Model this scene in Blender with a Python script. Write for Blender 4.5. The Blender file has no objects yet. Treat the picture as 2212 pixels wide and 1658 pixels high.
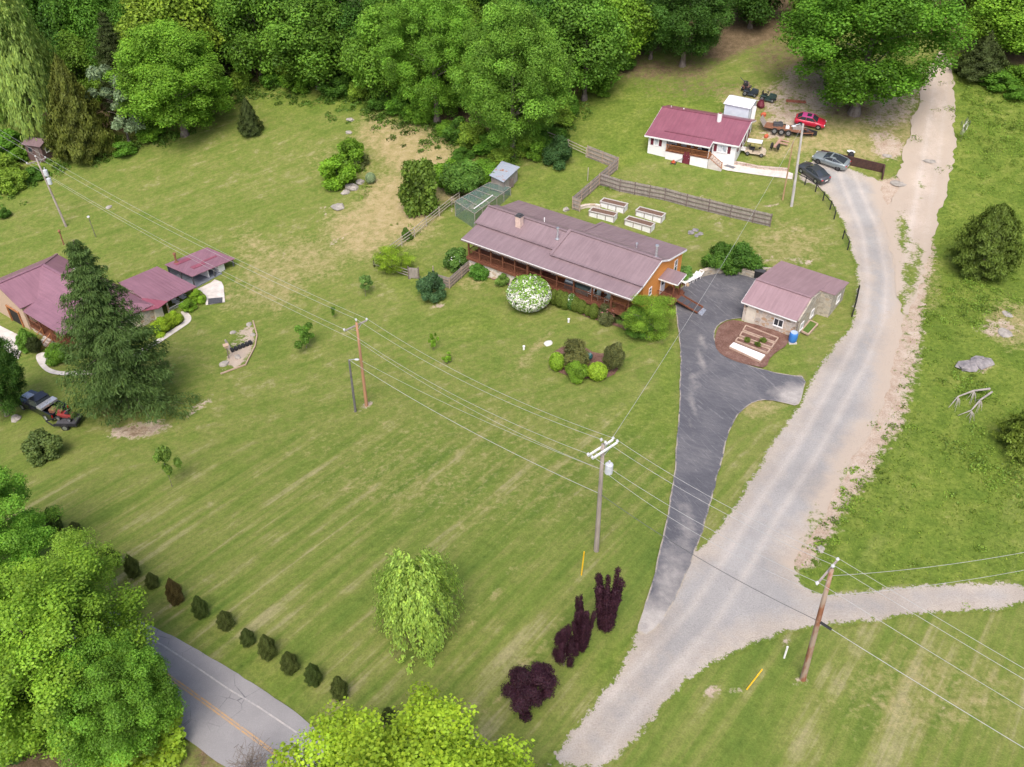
import bpy, math, random
import numpy as np
from mathutils import Vector, Matrix
from mathutils.geometry import delaunay_2d_cdt
random.seed(7); RNG=np.random.default_rng(7)
SC=bpy.context.scene; COL=SC.collection
# ------------------------------------------------------------ camera, sky, sun, exposure
IW,IH=2212.,1658.; FPX=1882.; PITCH=math.radians(37.5); CAMZ=52.
cd=bpy.data.cameras.new("camera"); cam=bpy.data.objects.new("camera",cd); COL.objects.link(cam)
cd.sensor_width=36.; cd.lens=36.*FPX/IW; cd.clip_start=1.; cd.clip_end=3000.
cam.location=(0,0,CAMZ); cam.rotation_euler=(math.pi/2-PITCH,0,0); SC.camera=cam
W=bpy.data.worlds.new("World"); SC.world=W; W.use_nodes=True
nt=W.node_tree; nt.nodes.clear()
sky=nt.nodes.new("ShaderNodeTexSky"); sky.sky_type='NISHITA'; sky.sun_disc=False
SUN_EL,SUN_AZ=math.radians(56),math.radians(188)   # azimuth clockwise from +Y
sky.sun_elevation=SUN_EL; sky.sun_rotation=SUN_AZ; sky.dust_density=4.0; sky.air_density=.55; sky.ozone_density=1.5
bg=nt.nodes.new("ShaderNodeBackground"); bg.inputs[1].default_value=.15
wo=nt.nodes.new("ShaderNodeOutputWorld"); nt.links.new(sky.outputs[0],bg.inputs[0]); nt.links.new(bg.outputs[0],wo.inputs[0])
sl=bpy.data.lights.new("sun","SUN"); sl.energy=1.05; sl.angle=math.radians(30); sl.color=(1,.96,.9)
so=bpy.data.objects.new("sun",sl); COL.objects.link(so)
sd=Vector((math.sin(SUN_AZ)*math.cos(SUN_EL),math.cos(SUN_AZ)*math.cos(SUN_EL),math.sin(SUN_EL)))
so.rotation_euler=sd.to_track_quat('Z','Y').to_euler(); so.location=sd*200
SC.view_settings.view_transform='Standard'; SC.view_settings.look='None'; SC.view_settings.exposure=.92; SC.view_settings.gamma=1
SC.cycles.max_bounces=5; SC.cycles.diffuse_bounces=3; SC.cycles.transmission_bounces=3; SC.cycles.transparent_max_bounces=6
# ------------------------------------------------------------ terrain height and photo-pixel -> place
CT,ST=math.cos(PITCH),math.sin(PITCH); CX,CY=IW/2,IH/2
CP=np.array([(20,33,1),(6,45,1.5),(15,54,.3),(-16,72,-2.5),(-60,84,-5.6),(25,104,1),(43,110,4),(40,118,6.5),(4,88,0),(36,92,1.2),(60,60,2),(85,110,7),(0,140,7),(60,165,17),(-60,130,-1),(-85,180,12),(0,200,24),(-30,25,1),(-80,40,-5),(70,20,2),(0,15,2),(-100,100,-6),(110,60,5),(130,170,24),(-35,110,-1.5),(10,118,3.5),(-60,250,40),(60,250,40)],float)
def _U(r):
    r=np.maximum(r,1e-9); return r*r*np.log(r)
_X=CP[:,:2]/50; _n=len(CP)
_K=_U(np.linalg.norm(_X[:,None]-_X[None],axis=2))+np.eye(_n)*.03
_P=np.c_[np.ones(_n),_X]
SOL=np.linalg.solve(np.block([[_K,_P],[_P.T,np.zeros((3,3))]]),np.r_[CP[:,2],0,0,0])
def hz(x,y):
    x=np.asarray(x,float); y=np.asarray(y,float)
    r=np.sqrt((x[...,None]/50-_X[:,0])**2+(y[...,None]/50-_X[:,1])**2)
    return _U(r)@SOL[:-3]+SOL[-3]+SOL[-2]*x/50+SOL[-1]*y/50
def H(x,y): return float(hz(x,y))
def ray(px,py):
    u=(px-CX)/FPX; v=(py-CY)/FPX
    return np.array([u,CT-v*ST,-(ST+v*CT)])
def PZ(px,py,z):
    d=ray(px,py); t=(z-CAMZ)/d[2]; return Vector((d[0]*t,d[1]*t,z))
_T=np.arange(10,420,1.)
def P(px,py,dz=0.):
    d=ray(px,py); zz=CAMZ+_T*d[2]; g=hz(_T*d[0],_T*d[1])+dz
    i=np.argmax(zz<=g)
    if not (zz<=g).any(): i=len(_T)-1
    lo,hi=_T[i]-1,_T[i]
    for _ in range(14):
        m=(lo+hi)/2
        if CAMZ+m*d[2]<=H(m*d[0],m*d[1])+dz: hi=m
        else: lo=m
    return Vector((d[0]*hi,d[1]*hi,H(d[0]*hi,d[1]*hi)))
def proj(x,y,z):
    z=z-CAMZ; dep=y*CT-z*ST; return CX+FPX*x/dep, CY+FPX*(-y*ST-z*CT)/dep, dep
def tall(b,py,hmax=45):
    lo,hi=0.,float(hmax)
    for _ in range(30):
        m=(lo+hi)/2
        if proj(b[0],b[1],b[2]+m)[1]>py: lo=m
        else: hi=m
    return lo
def mpp(b): return proj(b[0],b[1],b[2])[2]/FPX
def _z(ox,oy,s): return lambda x,y:(ox+s*x,oy+s*y)
Z1=_z(949.7,345.3,.2732); Z2=_z(1338.2,129.5,.2732); Z3=_z(0,474.8,.2864); Z4=_z(1381.4,518,.2732); Z5=_z(690.7,172.7,.2732)
Z6=_z(0,0,.3513); Z7=_z(0,992.9,.4009); Z8=_z(690.7,1122.4,.3513); Z9=_z(1467.7,1122.4,.3364); Z10=_z(1726.7,0,.3645)
Z11=_z(1726.7,604.3,.3645); Z12=_z(690.7,647.5,.3513); Z13=_z(1295,0,.2342)
Y1=_z(0,518,.15625); Y2=_z(259,518,.1366); Y3=_z(1277.8,561.2,.11975); Y4=_z(1139.7,466.2,.13537); Y5=_z(1623.2,215.8,.10413); Y6=_z(1381.4,198.6,.13661); Y7=_z(1709.5,319.4,.09367)
# ------------------------------------------------------------ tagging
def tag(o,label=None,cat=None,group=None,kind=None):
    if label: o['label']=label
    if cat: o['category']=cat
    if group: o['group']=group
    if kind: o['kind']=kind
    return o
def empty(name,loc=(0,0,0),rz=0.,label=None,cat=None,group=None):
    o=bpy.data.objects.new(name,None); COL.objects.link(o); o.location=loc; o.rotation_euler=(0,0,rz); o.empty_display_size=.3
    return tag(o,label,cat,group)
def copy_tree(o,parent=None,loc=None,rz=None,scale=None,label=None,color=None):
    c=o.copy(); COL.objects.link(c)
    if parent is not None: c.parent=parent
    if loc is not None: c.location=loc
    if rz is not None: c.rotation_euler=(0,0,rz)
    if scale is not None: c.scale=scale if hasattr(scale,'__len__') else (scale,)*3
    if label: c['label']=label
    if color is not None: c.color=color
    for ch in list(o.children):
        k=copy_tree(ch,c)
        if color is not None and k.name.startswith('crown'): k.color=color
    return c
# ------------------------------------------------------------ mesh builder
class MB:
    def __init__(s): s.v=[]; s.f=[]; s.m=[]
    def add(s,vs,fs,mi=0):
        b=len(s.v); s.v+= [tuple(v) for v in vs]; s.f+=[tuple(b+i for i in f) for f in fs]; s.m+=[mi]*len(fs); return s
    def box(s,c,d,rz=0.,mi=0,tilt=None):
        hx,hy,hz_=d[0]/2,d[1]/2,d[2]/2
        vs=[Vector((x*hx,y*hy,z*hz_)) for z in(-1,1) for y in(-1,1) for x in(-1,1)]
        M=Matrix.Rotation(rz,3,'Z')
        if tilt: M=M@Matrix.Rotation(tilt[0],3,'X')@Matrix.Rotation(tilt[1],3,'Y')
        vs=[M@v+Vector(c) for v in vs]
        return s.add(vs,[(0,2,3,1),(4,5,7,6),(0,1,5,4),(2,6,7,3),(0,4,6,2),(1,3,7,5)],mi)
    def bx(s,x0,x1,y0,y1,z0,z1,mi=0): return s.box(((x0+x1)/2,(y0+y1)/2,(z0+z1)/2),(abs(x1-x0),abs(y1-y0),abs(z1-z0)),0,mi)
    def bar(s,a,b,w,h=None,mi=0,up=(0,0,1)):
        a,b=Vector(a),Vector(b); d=b-a
        if d.length<1e-5: return s
        d.normalize(); h=h or w; u=Vector(up)
        if abs(d.dot(u))>.97: u=Vector((1,0,0))
        r=d.cross(u).normalized(); u=r.cross(d)
        vs=[p+r*x*w/2+u*y*h/2 for p in(a,b) for x,y in((-1,-1),(1,-1),(1,1),(-1,1))]
        return s.add(vs,[(0,1,2,3),(7,6,5,4),(0,4,5,1),(1,5,6,2),(2,6,7,3),(3,7,4,0)],mi)
    def cyl(s,a,b,r0,r1=None,n=10,mi=0,caps=True):
        a,b=Vector(a),Vector(b); r1=r0 if r1 is None else r1; d=(b-a).normalized()
        u=Vector((0,0,1)) if abs(d.z)<.95 else Vector((1,0,0)); r=d.cross(u).normalized(); u=r.cross(d)
        vs=[]
        for p,q in((a,r0),(b,r1)):
            for i in range(n):
                t=2*math.pi*i/n; vs.append(p+(r*math.cos(t)+u*math.sin(t))*q)
        fs=[(i,(i+1)%n,n+(i+1)%n,n+i) for i in range(n)]
        if caps: fs+=[tuple(range(n-1,-1,-1)),tuple(range(n,2*n))]
        return s.add(vs,fs,mi)
    def tube(s,pts,r,n=6,mi=0):
        pts=[Vector(p) for p in pts]; rs=r if hasattr(r,'__len__') else [r]*len(pts); vs=[]
        for k,p in enumerate(pts):
            d=(pts[min(k+1,len(pts)-1)]-pts[max(k-1,0)]).normalized()
            u=Vector((0,0,1)) if abs(d.z)<.95 else Vector((1,0,0)); a=d.cross(u).normalized(); u=a.cross(d)
            for i in range(n):
                t=2*math.pi*i/n; vs.append(p+(a*math.cos(t)+u*math.sin(t))*rs[k])
        fs=[(k*n+i,k*n+(i+1)%n,(k+1)*n+(i+1)%n,(k+1)*n+i) for k in range(len(pts)-1) for i in range(n)]
        fs+=[tuple(range(n-1,-1,-1)),tuple(range((len(pts)-1)*n,len(pts)*n))]
        return s.add(vs,fs,mi)
    def slab(s,pts,t,mi=0,dirn=None):
        pts=[Vector(p) for p in pts]; n=len(pts)
        nn=Vector((0,0,0))
        for i in range(n): nn+=pts[i].cross(pts[(i+1)%n])
        nn.normalize()
        if nn.z<0 and dirn is None: pts.reverse(); nn=-nn
        off=(Vector(dirn) if dirn is not None else nn)*(-t)
        vs=pts+[p+off for p in pts]
        fs=[tuple(range(n)),tuple(range(2*n-1,n-1,-1))]+[(i,n+i,n+(i+1)%n,(i+1)%n) for i in range(n)]
        return s.add(vs,fs,mi)
    def sph(s,c,r,nu=10,nv=7,mi=0,jit=0.):
        c=Vector(c); r=r if hasattr(r,'__len__') else (r,r,r); vs=[]
        for j in range(nv+1):
            th=math.pi*j/nv
            for i in range(nu):
                ph=2*math.pi*i/nu; k=1+random.uniform(-jit,jit)
                vs.append(c+Vector((math.sin(th)*math.cos(ph)*r[0]*k,math.sin(th)*math.sin(ph)*r[1]*k,math.cos(th)*r[2]*k)))
        fs=[(j*nu+i,(j+1)*nu+i,(j+1)*nu+(i+1)%nu,j*nu+(i+1)%nu) for j in range(nv) for i in range(nu)]
        return s.add(vs,fs,mi)
    def ribs(s,pts,axis,step=.3,h=.014,w=.05,mi=0,off=0.):
        # raised seams running down a roof plane, perpendicular to axis
        pts=[Vector(p) for p in pts]; n=len(pts); nn=Vector((0,0,0))
        for i in range(n): nn+=pts[i].cross(pts[(i+1)%n])
        nn.normalize(); nn=nn if nn.z>0 else -nn
        ax=Vector(axis); ax=(ax-nn*ax.dot(nn)).normalized(); dn=nn.cross(ax)
        o=pts[0]; q=[((p-o).dot(ax),(p-o).dot(dn)) for p in pts]
        a=min(x for x,_ in q)+step/2+off
        while a<max(x for x,_ in q):
            ys=[]
            for i in range(n):
                (x0,y0),(x1,y1)=q[i],q[(i+1)%n]
                if (x0-a)*(x1-a)<0: ys.append(y0+(y1-y0)*(a-x0)/(x1-x0))
            ys.sort()
            for k in range(0,len(ys)-1,2):
                if ys[k+1]-ys[k]>.08:
                    p0=o+ax*a+dn*(ys[k]+.01)+nn*(h/2-.004); p1=o+ax*a+dn*(ys[k+1]-.01)+nn*(h/2-.004)
                    s.bar(p0,p1,w,h,mi,up=nn)
            a+=step
        return s
    def build(s,name,mats,parent=None,smooth=False,loc=None,rz=None,bevel=0.):
        me=bpy.data.meshes.new(name); me.from_pydata(s.v,[],s.f); 
        for m in (mats if isinstance(mats,(list,tuple)) else [mats]): me.materials.append(m)
        if any(s.m): me.polygons.foreach_set('material_index',s.m)
        if smooth: me.polygons.foreach_set('use_smooth',[True]*len(s.f))
        me.update(); o=bpy.data.objects.new(name,me); COL.objects.link(o)
        if parent is not None: o.parent=parent
        if loc is not None: o.location=loc
        if rz is not None: o.rotation_euler=(0,0,rz)
        if bevel:
            b=o.modifiers.new('bevel','BEVEL'); b.width=bevel; b.segments=2; b.limit_method='ANGLE'
        return o
# ------------------------------------------------------------ materials
class N:
    def __init__(s,name):
        s.m=bpy.data.materials.new(name); s.m.use_nodes=True; s.t=s.m.node_tree; s.t.nodes.clear()
        s.out=s.t.nodes.new('ShaderNodeOutputMaterial')
    def n(s,ty,**k):
        x=s.t.nodes.new('ShaderNode'+ty)
        for a,b in k.items():
            if a.startswith('_'): setattr(x,a[1:],b)
        return x
    def l(s,a,b): s.t.links.new(a,b)
    def coord(s,obj=False): return s.n('TexCoord').outputs['Object'] if obj else s.n('NewGeometry').outputs['Position']
    def mapping(s,v,rot=(0,0,0),sc=(1,1,1)):
        if any(rot):
            y=s.n('Mapping'); s.l(v,y.inputs[0]); y.inputs['Rotation'].default_value=rot; v=y.outputs[0]
        x=s.n('Mapping'); s.l(v,x.inputs[0]); x.inputs['Scale'].default_value=sc; return x.outputs[0]
    def noise(s,v,scale,detail=4,rough=.55,dist=0.):
        x=s.n('TexNoise'); s.l(v,x.inputs['Vector']); x.inputs['Scale'].default_value=scale; x.inputs['Detail'].default_value=detail; x.inputs['Roughness'].default_value=rough; x.inputs['Distortion'].default_value=dist
        return x.outputs['Fac']
    def vor(s,v,scale,out='Distance',feat='F1'):
        x=s.n('TexVoronoi'); x.feature=feat; s.l(v,x.inputs['Vector']); x.inputs['Scale'].default_value=scale; return x.outputs[out]
    def ramp(s,f,stops):
        x=s.n('ValToRGB'); s.l(f,x.inputs[0]); e=x.color_ramp.elements
        while len(e)<len(stops): e.new(.5)
        for i,(p,c) in enumerate(stops):
            e[i].position=p; e[i].color=(c,c,c,1) if not hasattr(c,'__len__') else (*c,1)
        return x.outputs[0]
    def mix(s,f,a,b,ty='MIX'):
        x=s.n('Mix'); x.data_type='RGBA'; x.blend_type=ty
        for v,i in((f,0),(a,6),(b,7)):
            if hasattr(v,'links') : s.l(v,x.inputs[i])
            elif hasattr(v,'__len__'): x.inputs[i].default_value=(*v,1)
            else: x.inputs[i].default_value=v
        return x.outputs[2]
    def math(s,op,a,b=0.,c=None):
        x=s.n('Math'); x.operation=op; 
        for v,i in((a,0),(b,1),(c,2)):
            if v is None: continue
            if hasattr(v,'links'): s.l(v,x.inputs[i])
            else: x.inputs[i].default_value=v
        x.use_clamp=False; return x.outputs[0]
    def attr(s,name):
        x=s.n('Attribute'); x.attribute_name=name; return x
    def sep(s,c):
        x=s.n('SeparateColor'); s.l(c,x.inputs[0]); return x.outputs
    def fin(s,col,rough=.85,bump=None,bd=.05,metal=0.,spec=.3,bs=1.,coat=0.):
        b=s.n('BsdfPrincipled')
        if hasattr(col,'links'): s.l(col,b.inputs['Base Color'])
        else: b.inputs['Base Color'].default_value=(*col,1)
        if hasattr(rough,'links'): s.l(rough,b.inputs['Roughness'])
        else: b.inputs['Roughness'].default_value=rough
        b.inputs['Metallic'].default_value=metal; b.inputs['Specular IOR Level'].default_value=spec
        b.inputs['Coat Weight'].default_value=coat
        if bump is not None:
            x=s.n('Bump'); s.l(bump,x.inputs['Height']); x.inputs['Distance'].default_value=bd; x.inputs['Strength'].default_value=bs; s.l(x.outputs[0],b.inputs['Normal'])
        s.l(b.outputs[0],s.out.inputs[0]); return s.m
def pmat(name,a,b=None,scale=3.,rough=.8,metal=0.,spec=.3,bd=.01,obj=True,det=5,lo=.35,hi=.65,sc=(1,1,1),coat=0.):
    n=N(name); b=b or tuple(x*.8 for x in a); v=n.mapping(n.coord(obj),sc=sc); f=n.noise(v,scale,det,.6)
    return n.fin(n.ramp(f,[(lo,a),(hi,b)]),rough,f,bd,metal,spec,coat=coat)
# ------------------------------------------------------------ ground materials
def grass_color(n,v,mk,lush):
    """mown or pasture grass: streaks, mottling, fine grain"""
    f1=n.noise(v,.055,4,.6); f2=n.noise(v,.33,5,.65,.5); f3=n.noise(v,2.3,5,.7); f4=n.noise(v,7.5,3,.75)
    st=n.noise(n.mapping(v,(0,0,math.radians(-52)),(.04,.85,.3)),1.,4,.6,.08)
    st2=n.noise(n.mapping(v,(0,0,math.radians(-28)),(.05,.75,.3)),1.,5,.65,.35)
    xyz=n.n('SeparateXYZ'); n.l(v,xyz.inputs[0])
    lo=n.ramp(n.math('ADD',n.math('MULTIPLY',n.math('SUBTRACT',xyz.outputs[1],62.),.03),f1),[(.3,0.),(.7,1.)])
    s=n.mix(lo,st,n.math('ADD',n.math('MULTIPLY',st2,.4),n.math('MULTIPLY',n.noise(v,.9,6,.75,.3),.6)))
    base=n.ramp(n.math('ADD',n.math('MULTIPLY',s,.62),n.math('ADD',n.math('MULTIPLY',f2,.26),n.math('MULTIPLY',f1,.12))),[(.36,(.096,.152,.026)),(.46,(.142,.190,.036)),(.54,(.192,.212,.056)),(.62,(.30,.278,.13))])
    lushc=n.ramp(n.math('ADD',n.math('MULTIPLY',f2,.6),n.math('MULTIPLY',f3,.4)),[(.3,(.070,.125,.016)),(.47,(.120,.180,.025)),(.58,(.170,.220,.036)),(.72,(.26,.265,.08))])
    c=n.mix(lush,base,lushc)
    g=n.ramp(n.math('ADD',n.math('MULTIPLY',f3,.5),n.math('MULTIPLY',f4,.5)),[(.28,.55),(.5,1.),(.70,1.4)])
    return n.mix(.85,c,g,'MULTIPLY'),f2,f3,f4
def thresh(n,mask,noise,soft=.12):
    # mask (0..1) turned into a ragged-edged patch by noise
    x=n.math('SUBTRACT',n.math('ADD',mask,n.math('ADD',n.math('MULTIPLY',n.math('SUBTRACT',noise,.5),2.),.5)),1.)
    return n.ramp(n.math('ADD',n.math('DIVIDE',x,soft*2),.5),[(0.,0.),(1.,1.)])
n=N('ground_grass'); v=n.coord(); A=n.attr('mask'); R,G,B=n.sep(A.outputs['Color'])[:3]; AL=A.outputs['Alpha']
col,f2,f3,f4=grass_color(n,v,None,B)
rag=n.math('ADD',n.math('MULTIPLY',f3,.5),n.math('MULTIPLY',n.noise(v,1.1,5,.7),.5))
dry=n.ramp(n.math('ADD',n.math('MULTIPLY',n.noise(v,.9,5,.7),.6),n.math('MULTIPLY',f4,.4)),[(.35,(.20,.20,.06)),(.5,(.36,.29,.14)),(.68,(.48,.38,.22))])
col=n.mix(thresh(n,G,rag,.25),col,dry)
dirt=n.ramp(n.math('ADD',n.math('MULTIPLY',n.noise(v,.7,5,.7),.5),n.math('MULTIPLY',f4,.5)),[(.3,(.27,.17,.11)),(.5,(.44,.35,.27)),(.7,(.57,.49,.41))])
col=n.mix(thresh(n,R,rag,.10),col,dirt)
litter=n.ramp(n.math('ADD',n.math('MULTIPLY',n.noise(v,.8,5,.7),.5),n.math('MULTIPLY',f4,.5)),[(.3,(.065,.055,.028)),(.5,(.16,.115,.065)),(.7,(.30,.22,.14))])
col=n.mix(thresh(n,AL,rag,.2),col,litter)
M_GROUND=n.fin(col,.95,n.math('ADD',n.math('MULTIPLY',f3,.6),n.math('MULTIPLY',f4,.5)),.10,spec=.1)
def track_mat(name,c_mid,c_edge,c_dark,ew=2.2,fine=9.,soft=.22,spec=.2):
    n=N(name); v=n.coord(); A=n.attr('lane'); e,lat,rg=n.sep(A.outputs['Color'])[:3]   # e: metres to edge/10, lat: lateral metres/10+.5
    f=n.noise(v,.35,5,.7); g=n.noise(v,fine,3,.8); w=n.vor(v,fine*1.7)
    ed=n.math('SUBTRACT',1.,n.math('DIVIDE',n.math('MULTIPLY',e,10.),ew))
    # wheel tracks at +-0.9 m of the centre line
    d=n.math('ABSOLUTE',n.math('SUBTRACT',n.math('ABSOLUTE',n.math('MULTIPLY',n.math('SUBTRACT',lat,.5),10.)),.95))
    tr=n.ramp(n.math('ADD',d,n.math('MULTIPLY',f,.9)),[(.35,1.),(1.1,0.)])
    m1=n.ramp(n.math('ADD',n.math('MULTIPLY',ed,.5),f),[(.45,0.),(.45+soft*2,1.)])
    c=n.mix(m1,c_mid,c_edge)
    c=n.mix(n.math('MULTIPLY',tr,.75),c,c_dark)
    big=n.ramp(n.noise(v,.16,4,.6),[(.35,.82),(.65,1.12)])
    c=n.mix(.8,c,big,'MULTIPLY')
    c=n.mix(.75,c,n.ramp(g,[(.25,.68),(.5,1.),(.75,1.22)]),'MULTIPLY')
    ge=n.math('MULTIPLY',n.math('SUBTRACT',1.,n.math('MULTIPLY',e,10./.8)),A.outputs['Alpha']); nz=n.math('ADD',n.math('MULTIPLY',n.noise(v,1.6,5,.75),.6),n.math('MULTIPLY',n.noise(v,5.,3,.7),.4))
    gr,_,_,_=grass_color(n,v,None,.35)
    c=n.mix(n.math('MULTIPLY',A.outputs['Alpha'],n.ramp(n.math('ADD',n.math('MULTIPLY',ge,.32),nz),[(.68,0.),(.74,1.)])),c,gr)
    c=n.mix(n.math('MULTIPLY',n.math('SUBTRACT',1.,A.outputs['Alpha']),n.ramp(n.math('ADD',n.math('MULTIPLY',n.math('SUBTRACT',1.,n.math('MULTIPLY',e,10./2.5)),.5),nz),[(.5,0.),(.9,1.)])),c,(.45,.375,.30))
    st=n.ramp(n.noise(v,4.5,3,.8),[(.62,1.),(.70,.72)]); c=n.mix(.7,c,st,'MULTIPLY')
    return n,v,c,f,g,rg,e
n,v,c,f,g,rg,e=track_mat('gravel',(.345,.33,.31),(.43,.375,.315),(.49,.44,.39))
gc,_,_,_=grass_color(n,v,None,.4)
c=n.mix(thresh(n,rg,n.math('ADD',n.math('MULTIPLY',n.noise(v,.9,5,.7),.5),n.math('MULTIPLY',n.noise(v,3.,4,.7),.5)),.1),c,gc)
M_GRAVEL=n.fin(c,.95,g,.05,spec=.1)
n,v,c,f,g,rg,e=track_mat('dirt_track_soil',(.50,.42,.345),(.45,.365,.285),(.55,.485,.42))
gc,_,_,_=grass_color(n,v,None,.4)
c=n.mix(thresh(n,rg,n.math('ADD',n.math('MULTIPLY',n.noise(v,.9,5,.7),.5),n.math('MULTIPLY',n.noise(v,3.,4,.7),.5)),.1),c,gc)
M_DIRT=n.fin(c,.95,g,.06,spec=.1)
# asphalt of the private drive: dark, with curved pale scuffs and dust
n=N('driveway_asphalt'); v=n.coord(); A=n.attr('lane'); e,lat,rg=n.sep(A.outputs['Color'])[:3]
f=n.noise(v,.22,5,.65,.6); g=n.noise(v,14.,3,.8)
sw=n.noise(n.mapping(v,(0,0,.5),(.25,1.6,1)),.9,6,.75,2.2)
c=n.ramp(n.math('ADD',n.math('MULTIPLY',f,.6),n.math('MULTIPLY',sw,.4)),[(.3,(.070,.071,.082)),(.5,(.112,.111,.122)),(.62,(.155,.150,.155)),(.74,(.27,.25,.235))])
scf=n.ramp(n.noise(n.mapping(v,(0,0,1.1),(.2,2.6,1)),.8,5,.8,3.),[(.55,0.),(.68,1.)])
c=n.mix(n.math('MULTIPLY',scf,.6),c,(.30,.29,.28))
c=n.mix(n.ramp(n.math('ADD',rg,n.math('MULTIPLY',n.math('SUBTRACT',n.noise(v,.8,5,.7),.5),.9)),[(.15,0.),(.85,1.)]),c,n.ramp(n.noise(v,1.2,5,.7),[(.3,(.30,.28,.26)),(.7,(.47,.43,.385))]))
c=n.mix(n.ramp(n.math('ADD',e,n.math('MULTIPLY',n.noise(v,2.,4,.7),.02)),[(.014,1.),(.024,0.)]),c,n.mix(n.ramp(n.noise(v,.7,4,.7),[(.4,0.),(.55,1.)]),c,(.40,.35,.28)))
c=n.mix(.6,c,n.ramp(g,[(.25,.7),(.75,1.3)]),'MULTIPLY')
M_ASPH=n.fin(c,.85,g,.012,spec=.25)
# public road: weathered grey asphalt with cracks
n=N('road_asphalt'); v=n.coord(); f=n.noise(v,.3,5,.65); g=n.noise(v,16.,3,.8)
c=n.ramp(f,[(.3,(.245,.235,.232)),(.7,(.32,.305,.30))])
ck=n.vor(n.mapping(v,(0,0,.3),(1,1,1)),.55,'Distance','DISTANCE_TO_EDGE')
wv=n.ramp(n.math('ADD',ck,n.math('MULTIPLY',n.noise(v,2.5,4,.7),.03)),[(.018,1.),(.026,0.)])
ckm=n.ramp(n.noise(v,.25,3,.6),[(.5,0.),(.62,1.)])
c=n.mix(n.math('MULTIPLY',n.math('MULTIPLY',wv,ckm),.7),c,(.10,.10,.11))
c=n.mix(.6,c,n.ramp(g,[(.25,.75),(.75,1.25)]),'MULTIPLY')
M_ROAD=n.fin(c,.9,g,.012,spec=.2)
def paint(name,colr,lo,hi):
    n=N(name); v=n.coord(); f=n.noise(v,5.,6,.8); b=n.noise(v,.8,4,.7)
    c=n.mix(n.ramp(n.math('ADD',n.math('MULTIPLY',f,.7),n.math('MULTIPLY',b,.3)),[(lo,0.),(hi,1.)]),colr,(.29,.285,.29))
    return n.fin(c,.8)
M_YEL=paint('yellow_road_paint',(.55,.33,.13),.45,.62); M_WHT=paint('white_road_paint',(.50,.46,.42),.40,.62)
M_CONC=pmat('pale_concrete',(.66,.61,.55),(.50,.45,.40),1.2,.9,obj=False)
n=N('red_brown_mulch'); v=n.coord(); g=n.noise(v,9.,4,.8); f=n.noise(v,1.,4,.7)
M_MULCH=n.fin(n.ramp(n.math('ADD',n.math('MULTIPLY',g,.6),n.math('MULTIPLY',f,.4)),[(.3,(.085,.045,.033)),(.5,(.19,.105,.08)),(.68,(.33,.22,.18))]),.95,g,.08,spec=.1)
# ------------------------------------------------------------ ground sheet
def pseg(pts,poly,closed=True):
    """distance from each pt to a polyline, numpy"""
    P0=np.array([(p[0],p[1]) for p in poly]); Q=np.roll(P0,-1,0) if closed else P0[1:]; P0=P0 if closed else P0[:-1]
    d=Q-P0; L=np.maximum((d**2).sum(1),1e-9); out=np.full(len(pts),1e9); sgn=np.zeros(len(pts))
    for i in range(len(P0)):
        w=pts-P0[i]; t=np.clip((w@d[i])/L[i],0,1); r=w-t[:,None]*d[i]; q=np.hypot(r[:,0],r[:,1])
        m=q<out; out[m]=q[m]; cr=d[i][0]*w[:,1]-d[i][1]*w[:,0]; sgn[m]=np.sign(cr[m])
    return out,sgn
def inpoly(x,y,poly):
    ins=np.zeros(len(x),bool); n=len(poly)
    for i in range(n):
        x0,y0=poly[i][:2]; x1,y1=poly[(i+1)%n][:2]
        if y0==y1: continue
        ins^=((y0>y)!=(y1>y))&(x<(x1-x0)*(y-y0)/(y1-y0)+x0)
    return ins
def grid_axis(a,b,fine0,fine1,fs,cs):
    xs=[a]
    while xs[-1]<b:
        x=xs[-1]; xs.append(x+(fs if fine0<=x<fine1 else cs))
    return np.array(xs)
gx=grid_axis(-420,420,-105,110,1.,15.); gy=grid_axis(-60,700,8,190,1.,15.)
GX,GY=np.meshgrid(gx,gy); gxx,gyy=GX.ravel(),GY.ravel()
gzz=hz(np.clip(gxx,-170,170),np.clip(gyy,-20,260)); gzz=gzz+np.maximum(gyy-260,0)*.25
PX,PY,PD=proj(gxx,gyy,gzz)
mask=np.zeros((len(gxx),4)); 
def blob(ch,cx,cy,rx,ry,s=1.,rot=0.,pw=1.5):
    a=math.radians(rot); dx=(PX-cx)*math.cos(a)+(PY-cy)*math.sin(a); dy=-(PX-cx)*math.sin(a)+(PY-cy)*math.cos(a)
    q=(dx/rx)**2+(dy/ry)**2; m=np.clip(1.35-q**(1/pw),0,1)*s*(PD>0); m=np.minimum(m,s)
    mask[:,ch]=np.maximum(mask[:,ch],m)
def polymask(ch,pts,s,fade):
    w=[P(*p) for p in pts]; q=np.c_[gxx,gyy]; d,_=pseg(q,w); ins=inpoly(gxx,gyy,w)
    m=np.where(ins,1.,np.clip(1-d/fade,0,1))*s; mask[:,ch]=np.maximum(mask[:,ch],m)
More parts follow.
